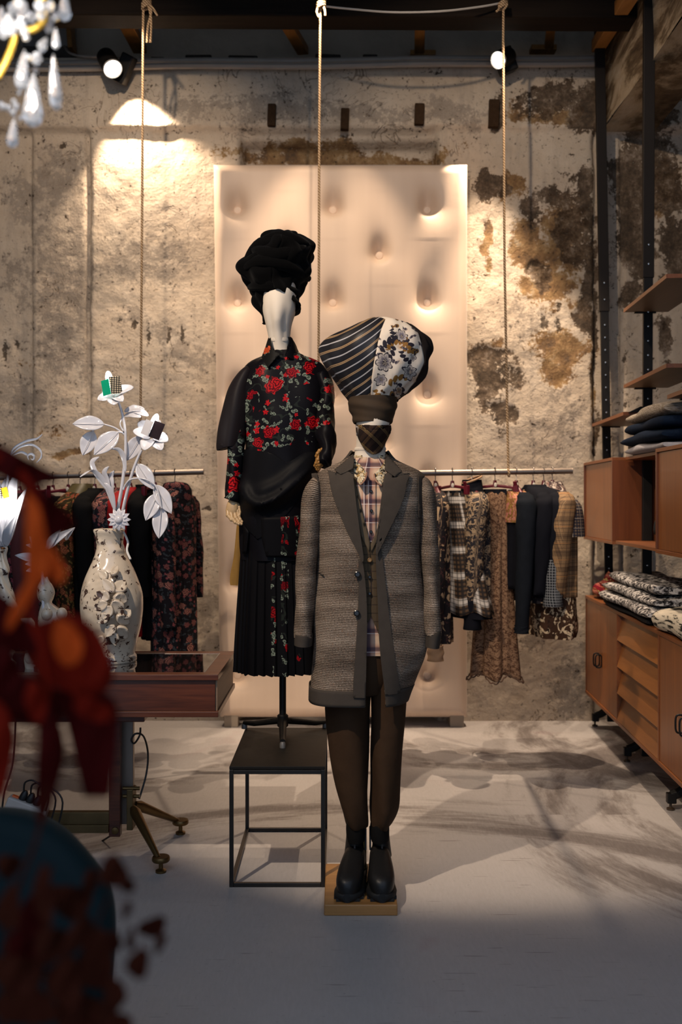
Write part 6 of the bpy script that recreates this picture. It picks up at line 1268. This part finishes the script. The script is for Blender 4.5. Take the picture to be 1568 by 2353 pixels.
# upper flower: petals, patterned card cup, bulb
for a in ((262, 912, 224, 918, 11, -.03), (262, 910, 307, 890, 11, -.03), (264, 914, 262, 930, 13, -.06), (262, 908, 238, 898, 11, .04), (264, 908, 290, 896, 11, .05), (264, 912, 282, 922, 10, -.06)): petal(*a)
for a in ((286, 945, 332, 940, 8, -.01), (286, 955, 324, 958, 7, -.03), (300, 942, 341, 955, 8, -.02)): petal(*a)
for a in ((346, 1005, 306, 990, 12, -.02), (346, 1008, 332, 1034, 13, -.06), (352, 1008, 372, 1034, 12, -.05), (354, 1002, 386, 1014, 12, -.03), (346, 996, 320, 968, 12, .02), (352, 994, 364, 964, 10, .05)): petal(*a)
g = G('green_card', .5); g.base((.0, .38, .20)); M_green = g.m
g = G('dotted_card', .5); v = g.tc('Object'); x, y, z = g.sep(v); dx_ = g.ma('PINGPONG', g.ma('ADD', x, .5), .004); dz_ = g.ma('PINGPONG', g.ma('ADD', z, .5), .004)
g.base(g.mix(g.ma('LESS_THAN', g.vm('LENGTH', g.comb(dx_, dz_)), .0028), (.02, .015, .01), (.55, .45, .30))); M_dots = g.m
M_pinkcard = plain('dark_pattern_card', (.035, .02, .024), .6, 0, .3, .5, 120)
def cup(c, tilt, mats):
    c = P(*c); rt_ = Euler((0, tilt, 0)).to_matrix(); h_ = .058; c = c + Vector((0, -.022, 0))
    cb = obj('card_cup', B().box(c + rt_ @ Vector((-.017, -.010, h_ / 2)), (.046, .002, h_), rt_ @ Euler((0, 0, -.7)).to_matrix()), mats[0], fl, smooth=0)
    obj('card_face', B().box(c + rt_ @ Vector((.020, -.006, h_ / 2 + .004)), (.044, .002, h_ + .008), rt_ @ Euler((0, 0, .55)).to_matrix()), mats[1], cb, smooth=0)
    obj('bulb', B().ball(c + rt_ @ Vector((-.003, .004, h_ + .002)), (.014, .014, .032), 14, 10, rt_), M_bulb, fl)
    return c + rt_ @ Vector((0, -.02, h_ + .03))
p1 = cup((261, 908, FD - .01), -.16, (M_green, M_dots)); p2 = cup((345, 1004, FD - .02), .38, (M_white, M_pinkcard))
light('flower_bulb', 'POINT', p1, None, .3, (1, .95, .9), .012); light('flower_bulb', 'POINT', p2, None, .3, (1, .95, .9), .012)
# daisy at the vase mouth
dc = P(273, 1194, FD - .05)
dz0 = obj('daisy', B().ball(dc, (.016, .012, .016), 16, 10), M_white, fl)
for k in range(12):
    a = 2 * PI * k / 12; dr_ = Vector((math.cos(a), 0, math.sin(a)))
    obj('daisy_petal', leafmesh(dc + dr_ * .008, dc + dr_ * .045 + Vector((0, .008, 0)), .0105, (0, -1, 0), .1, .25, 4, 6, 0, .6), M_white, dz0, smooth=80, solid=.002)

# ------------------------------------------------------------------ second flower lamp, candlestick and figurines at the left end
cs = thing('candlestick_vase', 'chipped-glaze candlestick vase at the left edge of the table', 'vase', tuple(P(8, 1530, 3.80)))
o = obj('body', lumpy_lathe(4, [(1538, 32, 0), (1525, 32, 0), (1512, 24, 0), (1500, 30, 0), (1490, 20, 0), (1465, 18, 0), (1440, 22, 0), (1420, 32, 0), (1395, 36, 0), (1370, 28, 0), (1345, 18, 0), (1325, 14, 0), (1310, 17, 0), (1290, 11, 0), (1275, 9, 0), (1262, 13, 0), (1256, 12, 0)], 3.80, 40, 5, lambda a, z: .004 * math.sin(a * 5 + z * 60)), M_glaze, cs, smooth=80)
at_ = o.data.attributes.new('relief', 'FLOAT', 'POINT'); at_.data.foreach_set('value', np.full(len(o.data.vertices), 1.1, dtype=np.float32))
obj('copper_rim', B().lathe([(.02, 0), (.023, .004), (.02, .008)], P(4, 1262, 3.80), 24), plain('copper_rim', (.30, .12, .04), .3, .7), cs)
l2 = thing('flower_lamp', 'bright white petal lamp with curled tendrils at the left edge of the table', 'lamp', tuple(P(5, 1250, 3.80)))
for (bx_, by_, tx_, ty_, w_, dz) in ((10, 1258, 40, 1080, 22, -.03), (5, 1258, -10, 1070, 22, -.02), (14, 1255, 62, 1120, 13, -.05), (12, 1256, 40, 1180, 12, -.08), (2, 1256, 12, 1100, 22, .04), (0, 1256, -35, 1100, 20, -.04)):
    obj('petal', leafmesh(P(bx_, by_, 3.80), P(tx_, ty_, 3.80 + dz), w_ / F * 3.8, (0, -1, .2), .12, .3, 6, 12, 0, .7), M_white, l2, smooth=80, solid=.002)
cb = P(12, 1132, 3.74); g = G('yellow_card', .5); g.base((.75, .42, .01)); 
obj('card_cup', B().box(cb, (.022, .002, .04), Euler((0, -.25, 0)).to_matrix()), g.m, l2, smooth=0); obj('card_face', B().box(cb + Vector((-.02, .004, 0)), (.02, .002, .04), Euler((0, -.25, .5)).to_matrix()), M_dots, l2, smooth=0)
obj('bulb', B().ball(P(6, 1150, 3.77), (.016, .016, .034), 14, 10), M_bulb, l2); light('flower_bulb', 'POINT', P(20, 1160, 3.70), None, 1.1, (1, .95, .9), .015)
for pts in ([(24, 1050, 0), (32, 1030, 0), (60, 1014, 0), (85, 1008, 0), (97, 998, 0)], [(26, 1045, 0), (45, 1028, 0), (72, 1022, 0), (92, 1034, 0), (95, 1050, 0), (84, 1063, 0)], [(30, 1046, 0), (48, 1039, 0), (62, 1045, 0), (66, 1052, 0)], [(66, 1056, 0), (64, 1047, -.01), (72, 1043, -.01), (79, 1049, -.01), (76, 1056, -.01), (71, 1054, -.01)]):
    q = cpath([P(x, y, 3.8 + dd) for x, y, dd in pts], 6); m_ = len(q); obj('tendril', B().tube(q, [(.0018 + .0032 * math.sin(PI * i / (m_ - 1)), .003) for i in range(m_)], 8, flat=(0, -.2, 1)), M_white, l2, smooth=80)
stem_b = cpath([P(8, 1240, 3.8), P(14, 1150, 3.8), P(20, 1080, 3.8), P(24, 1048, 3.8)], 6); obj('stem', B().tube(stem_b, .005, 8), M_white, l2)
ac = thing('acanthus_spray', 'white acanthus leaf spray standing behind the figurines', 'ornament', tuple(P(95, 1350, 3.92)))
for (bx_, by_, tx_, ty_, w_) in ((95, 1290, 34, 1276, 11), (95, 1300, 58, 1296, 9), (95, 1310, 60, 1312, 9), (92, 1270, 68, 1232, 9), (92, 1262, 60, 1252, 8), (110, 1262, 140, 1216, 9), (112, 1260, 170, 1214, 10), (150, 1240, 172, 1212, 9)):
    obj('leaf', leafmesh(P(bx_, by_, 3.93), P(tx_, ty_, 3.88), w_ / F * 3.9, (.2, -1, .4), .18, .4, 6, 12), M_white, ac, smooth=80, solid=.003)
obj('stem', B().tube(cpath([P(100, 1420, 3.93), P(98, 1340, 3.93), P(95, 1290, 3.93), P(104, 1262, 3.93), P(112, 1255, 3.93)], 6), .006, 8), M_white, ac)
def figurine(lab, px, d, rows, bumps):
    t = thing('torso_figurine', lab, 'figurine', tuple(P(px, rows[0][0], d)), group='glazed torso figurines')
    o_ = obj('body', lumpy_lathe(px, rows, d, 32, 6, lambda a, z: .003 * math.sin(a * 3 + z * 40)), M_glaze, t, smooth=80)
    at_ = o_.data.attributes.new('relief', 'FLOAT', 'POINT'); at_.data.foreach_set('value', np.full(len(o_.data.vertices), .9, dtype=np.float32))
    for (x, y, dd, r_) in bumps:
        o_ = obj('curve', B().ball(P(x, y, d + dd), (r_, r_, r_ * 1.1), 16, 10), M_glaze, t, smooth=80)
        at_ = o_.data.attributes.new('relief', 'FLOAT', 'POINT'); at_.data.foreach_set('value', np.full(len(o_.data.vertices), .5, dtype=np.float32))
figurine('chipped-glaze torso figurine, the slimmer one set farther back', 108, 3.95, [(1512, 30, 0), (1500, 30, 0), (1470, 24, 4), (1450, 26, 8), (1430, 30, 10), (1408, 28, 12), (1392, 16, 4), (1385, 11, 0), (1375, 17, -3), (1360, 20, -4), (1345, 16, -5), (1334, 9, -5), (1325, 5, -4)], [(142, 1410, -.03, .022), (108, 1412, -.05, .022)])
figurine('chipped-glaze torso figurine, the one at the table front with rounded hips', 84, 3.72, [(1548, 28, 0), (1535, 26, 2), (1515, 28, 2), (1500, 24, 0), (1480, 17, -8), (1460, 14, -16), (1445, 16, -20), (1430, 18, -22), (1420, 12, -22)], [(70, 1512, -.03, .021), (97, 1510, -.03, .021)])
# ------------------------------------------------------------------ crystal chandelier, near the camera at top left
CHD = 1.5
g = G('crystal', .0, 0, .5); g.base((.97, .97, 1)); g.set(Transmission_Weight=.85, IOR=1.5, Roughness=.06); M_crystal = g.m
M_gilt = plain('gilded_arm', (.75, .45, .06), .35, .55, .5, .2)
chd = thing('chandelier', 'gilt chandelier hung with crystal drops and beads at top left', 'chandelier', tuple(P(20, 330, CHD)))
rngc = random.Random(9)
def facet(b, c, r, h, n=8, tilt=0):
    rt_ = Euler((0, tilt, rngc.random())).to_matrix()
    R = [[c + rt_ @ Vector((rr * math.cos(2 * PI * (k + (.5 if i % 2 else 0)) / n), rr * .7 * math.sin(2 * PI * (k + (.5 if i % 2 else 0)) / n), zz)) for k in range(n)] for i, (rr, zz) in enumerate(((r * .06, h), (r * .35, h * .72), (r * .62, h * .3), (r * .9, -h * .25), (r, -h * .55), (r * .75, -h * .85), (r * .1, -h)))]
    return b.rings(R)
for (x, y, r_, h_, tl) in ((76, 230, 24, 62, .02), (126, 190, 16, 62, -.06), (30, 305, 13, 34, .08), (148, 14, 16, 36, .0), (52, 160, 17, 48, .1), (20, 55, 20, 26, 0), (54, 30, 17, 28, .2), (4, 40, 14, 26, 0), (128, 88, 9, 24, 0), (100, 100, 12, 20, .5), (86, 130, 13, 22, .5)):
    obj('crystal_drop', facet(B(), P(x, y, CHD + rngc.uniform(-.05, .05)), r_ / F * CHD, h_ / F * CHD, 8, tl), M_crystal, chd, smooth=0)
for (x, y, r_) in ((8, 78, 12), (20, 58, 11), (56, 72, 11), (60, 86, 9), (112, 66, 12), (118, 48, 9), (128, 38, 10), (92, 14, 14), (104, 24, 12), (116, 14, 12), (64, 132, 8), (90, 136, 9), (82, 128, 8), (82, 164, 8), (44, 214, 7), (38, 246, 8), (30, 260, 8), (20, 248, 8), (8, 246, 8), (32, 234, 7), (3, 240, 8), (48, 272, 6), (70, 40, 14), (44, 8, 14), (30, 20, 14), (78, 62, 9), (92, 36, 12), (46, 56, 12)):
    c = P(x, y, CHD + rngc.uniform(-.06, .06)); obj('crystal_bead', B().lathe([(.0004, -r_), (r_ * .6, -r_ * .75), (r_, 0), (r_ * .6, r_ * .75), (.0004, r_)] if False else [(q * r_ / F * CHD, z * r_ / F * CHD) for q, z in ((.05, -1), (.65, -.72), (1, 0), (.65, .72), (.05, 1))], c, 10), M_crystal, chd, smooth=0)
for pts, r_ in (([(-6, 178), (10, 150), (24, 118), (32, 92), (34, 76)], 8), ([(60, 70), (80, 66), (98, 52), (104, 34), (98, 10)], 8), ([(84, 4), (96, -2), (106, -10)], 8)):
    obj('arm', B().tube(cpath([P(x, y, CHD) for x, y in pts], 6), r_ / F * CHD, 10), M_gilt, chd, smooth=80)
light('chandelier_fill', 'POINT', P(-40, 60, CHD - .12), None, 2.5, (1, .93, .84), .03)  # unseen lamps added beside the drops to brighten the crystals
light('chandelier_fill', 'POINT', P(90, -60, CHD - .15), None, 2.5, (1, .93, .84), .03)

# ------------------------------------------------------------------ teal velvet armchair, lower left
g = G('teal_velvet', .75, 0, .2); v = g.tc('Object'); g.base(g.mix(g.noise(v, 6, 4), (.0008, .007, .009), (.002, .014, .018))); g.set(Sheen_Weight=.04, Sheen_Roughness=.5, Sheen_Tint=(.2, .6, .7)); g.bump(g.noise(g.map(v, (8, 8, 60)), 3, 3), .2, .004); M_teal = g.m
AD = 1.95
ac_ = thing('armchair', 'dark teal velvet armchair with rounded back in the lower left corner', 'armchair', (PX(20, AD), AD, 0))
outl = crom([(-330, 2353 + 500), (-326, 2180), (-300, 2040), (-240, 1955), (-140, 1908), (-60, 1894), (30, 1903), (110, 1938), (180, 2000), (226, 2060), (244, 2110), (249, 2190), (243, 2290), (236, 2400), (225, 2600), (215, 2853)], 6)
b = B(); R = []
prof = ((.00, .0), (.012, -.020), (.030, -.034), (.060, -.036), (.09, -.030), (.115, -.012), (.125, .0))
cxm = PX(-40, AD)
for (dy, ins) in prof:
    ring = []
    for (x, y) in outl:
        w = P(x, y, AD); s_ = 1 + 0; nx = (w.x - cxm); nz = w.z - .35; L = math.hypot(nx, nz)
        k = -(ins + .036) / L; bow = .10 * (1 - (nx / .4) ** 2)
        ring.append((w.x + nx * (-(.0 - 0) + (-.036 - ins) / L * -1 * -1 if False else (-(.036 + ins)) / L), AD + dy + bow - .06, w.z + nz * (-(.036 + ins)) / L))
    R.append(ring)
b.rings(R, True, True)
obj('backrest', b, M_teal, ac_, smooth=70)
obj('seat_cushion', B().rings([[(PX(-60, AD) + (.27 * s_) * math.copysign(abs(math.cos(a)) ** .5, math.cos(a)), AD - .30 + (.27 * s_) * math.copysign(abs(math.sin(a)) ** .5, math.sin(a)), z) for a in [2 * PI * k / 32 for k in range(32)]] for s_, z in ((.94, .30), (1, .33), (1, .42), (.95, .45), (.6, .46))]), M_teal, ac_, smooth=60)
obj('seat_base', B().span(PX(-40, AD) - .33, PX(-40, AD) + .33, AD - .54, AD - .02, .20, .30), M_teal, ac_, smooth=0, bevel=.02)
for sx in (-.29, .29):
    for yy in (-.5, -.02): obj('leg', B().tube([(PX(-40, AD) + sx, AD + yy, .21), (PX(-40, AD) + sx * 1.08, AD + yy * 1.03, 0)], [.016, .010], 10), M_blackmetal, ac_)

# ------------------------------------------------------------------ red autumn branch right in front of the lens
LD = .80
def leafmat(name, c0, c1):
    g = G(name, .7, 0, .04); v = g.tc('Object'); n_ = g.noise(v, 28, 4, .6)
    g.base(g.mix(n_, c0, c1)); g.set(Subsurface_Weight=0.0)
    tr = g.n('BsdfTranslucent', None, Color=g.mix(n_, c0, c1)); mx = g.n('MixShader', None, _0=.35); g.t.links.new(g.b.outputs[0], mx.inputs[1]); g.t.links.new(tr.outputs[0], mx.inputs[2]); g.t.links.new(mx.outputs[0], g.out.inputs[0])
    return g.m
M_lr = [leafmat('dark_red_leaf', (.045, .003, .003), (.09, .006, .005)), leafmat('red_leaf', (.17, .008, .004), (.28, .018, .006)), leafmat('lit_red_leaf', (.62, .06, .008), (.8, .14, .02)), leafmat('brown_leaf', (.05, .010, .006), (.09, .022, .010))]  # the orange tone stands in for light shining through some leaves
br = thing('autumn_branch', 'blurred branch of red autumn leaves in front of the lens', 'branch', tuple(P(60, 1900, LD)))
def cleaf(poly, d, mat, bow=.012, tilt=0, nm='leaf'):
    """large lobed leaf: outline in pixels, curved in depth"""
    cx_ = sum(p[0] for p in poly) / len(poly); cy_ = sum(p[1] for p in poly) / len(poly); ext = max(max(abs(p[0] - cx_), abs(p[1] - cy_)) for p in poly)
    bm = bmesh.new(); pts = curve_poly(poly + [poly[0]])
    f = bm.faces.new([bm.verts.new((x, y, 0)) for x, y in pts]); bmesh.ops.triangulate(bm, faces=[f], ngon_method='EAR_CLIP')
    for (lo, hi, no) in ((min(p[0] for p in poly), max(p[0] for p in poly), (1, 0, 0)), (min(p[1] for p in poly), max(p[1] for p in poly), (0, 1, 0))):
        for k in range(1, 7): c_ = lo + (hi - lo) * k / 7; bmesh.ops.bisect_plane(bm, geom=bm.verts[:] + bm.edges[:] + bm.faces[:], plane_co=(c_ * no[0], c_ * no[1], 0), plane_no=no, dist=1e-4)
    bm.verts.index_update(); vs = []
    for v_ in bm.verts:
        qx, qy = (v_.co.x - cx_) / ext, (v_.co.y - cy_) / ext
        vs.append(P(v_.co.x, v_.co.y, d + bow * (qx * qx * 2 + .6 * qy * qy) + tilt * qx * .03 + .006 * math.sin(qx * 5 + qy * 3)))
    b = B().add(vs, [tuple(v_.index for v_ in fc.verts) for fc in bm.faces]); bm.free()
    return obj(nm, b, mat, br, smooth=80, solid=.0008)
big = [
 ([(-20, 1010), (20, 1030), (60, 1060), (110, 1085), (140, 1098), (95, 1110), (60, 1125), (40, 1110), (10, 1095), (-20, 1080)], .80, 0),
 ([(60, 1100), (90, 1118), (130, 1160), (168, 1190), (170, 1215), (130, 1230), (100, 1245), (80, 1220), (62, 1170), (50, 1130)], .82, 0),
 ([(60, 1130), (88, 1160), (104, 1220), (112, 1280), (104, 1330), (76, 1350), (60, 1325), (72, 1270), (66, 1200)], .78, 2),
 ([(104, 1240), (130, 1270), (150, 1310), (146, 1335), (126, 1340), (106, 1310), (94, 1280)], .79, 2),
 ([(72, 1320), (96, 1330), (70, 1370), (44, 1420), (20, 1452), (14, 1430), (36, 1380)], .78, 2),
 ([(-20, 1340), (10, 1370), (40, 1400), (66, 1440), (100, 1470), (80, 1500), (40, 1480), (0, 1500), (-20, 1480)], .83, 0),
 ([(60, 1440), (110, 1430), (150, 1410), (190, 1420), (225, 1450), (250, 1500), (262, 1550), (240, 1590), (190, 1600), (150, 1580), (100, 1570), (70, 1530), (50, 1490)], .80, 1),
 ([(130, 1420), (170, 1440), (190, 1480), (180, 1520), (150, 1530), (128, 1500), (120, 1460)], .77, 2),
 ([(0, 1560), (60, 1550), (110, 1570), (150, 1610), (140, 1660), (90, 1670), (40, 1660), (-10, 1640)], .83, 0),
 ([(130, 1570), (200, 1580), (255, 1600), (272, 1640), (250, 1655), (266, 1700), (262, 1760), (250, 1830), (236, 1800), (215, 1790), (195, 1830), (186, 1780), (176, 1700), (150, 1640)], .81, 0),
 ([(170, 1590), (230, 1610), (268, 1640), (240, 1660), (196, 1650), (170, 1625)], .775, 1),
 ([(90, 1640), (130, 1650), (150, 1720), (136, 1790), (118, 1850), (96, 1896), (84, 1880), (84, 1820), (102, 1760), (98, 1700)], .80, 0),
 ([(-30, 1600), (10, 1620), (34, 1690), (24, 1760), (6, 1830), (-20, 1800)], .81, 1),
 ([(70, 1560), (110, 1600), (96, 1660), (70, 1650), (56, 1600)], .78, 1),
 ([(-20, 1480), (30, 1500), (50, 1560), (20, 1600), (-20, 1590)], .80, 0),
]
for poly, d, mi in big: cleaf(poly, d, M_lr[mi], .014, random.Random(len(poly) * 7).uniform(-1, 1))
def stemf(pts, d, r0, r1, mat):
    q = cpath([P(x, y, d) for x, y in pts], 6); m_ = len(q); obj('twig', B().tube(q, [(r0 + (r1 - r0) * i / (m_ - 1)) / F * d for i in range(m_)], 8), mat, br, smooth=80)
stemf([(-20, 1045), (40, 1080), (80, 1140), (96, 1230), (80, 1330), (70, 1420), (100, 1500), (110, 1600)], .80, 12, 7, M_lr[1]); stemf([(110, 1600), (120, 1700), (110, 1800)], .80, 6, 3, M_lr[0])
stemf([(110, 1800), (86, 1920), (50, 2020), (20, 2120), (10, 2300), (0, 2500)], .80, 4, 6, M_lr[3]); stemf([(60, 2500), (90, 2200), (105, 2060), (120, 1990)], .80, 6, 3, M_lr[3]); stemf([(150, 2500), (190, 2250), (225, 2120), (250, 2060)], .80, 5, 2, M_lr[3]); stemf([(230, 2450), (250, 2300), (255, 2200), (248, 2140)], .80, 4, 2, M_lr[3])
rngl = random.Random(21)
small = [(262, 2005, 34, 38, 0), (296, 2036, 14, 18, .7), (292, 2090, 10, 20, .3), (352, 2130, 34, 22, -.5), (368, 2168, 10, 26, .4), (318, 2215, 26, 34, .1), (300, 2160, 9, 26, .1), (262, 2165, 16, 26, .2), (262, 2290, 26, 44, .1), (205, 2035, 16, 40, .3), (160, 2070, 50, 40, .2), (100, 2060, 22, 70, -.1), (80, 2110, 40, 60, .2), (60, 2180, 50, 46, .4), (120, 2170, 46, 40, -.3), (180, 2150, 26, 50, .6), (40, 2240, 60, 50, .1), (150, 2260, 40, 60, -.2), (20, 2090, 30, 50, .1), (220, 2210, 40, 70, .2), (60, 2310, 70, 50, .3), (180, 2330, 60, 50, .1), (240, 2340, 30, 40, 0), (20, 1990, 26, 30, .4), (270, 2350, 40, 20, .1)]
for k, (x, y, rx, ry, tl) in enumerate(small):
    pl = []
    for j in range(9):
        a = 2 * PI * j / 9; rr = 1 + .18 * math.sin(3 * a + k) + .08 * math.sin(2 * a + 2 * k); xx, yy = rx * rr * math.cos(a), ry * rr * math.sin(a)
        pl.append((x + xx * math.cos(tl) - yy * math.sin(tl), y + xx * math.sin(tl) + yy * math.cos(tl)))
    cleaf(pl, .80 + rngl.uniform(-.05, .06), M_lr[3] if k not in (12, 13) else M_lr[0], .01, rngl.uniform(-1, 1))
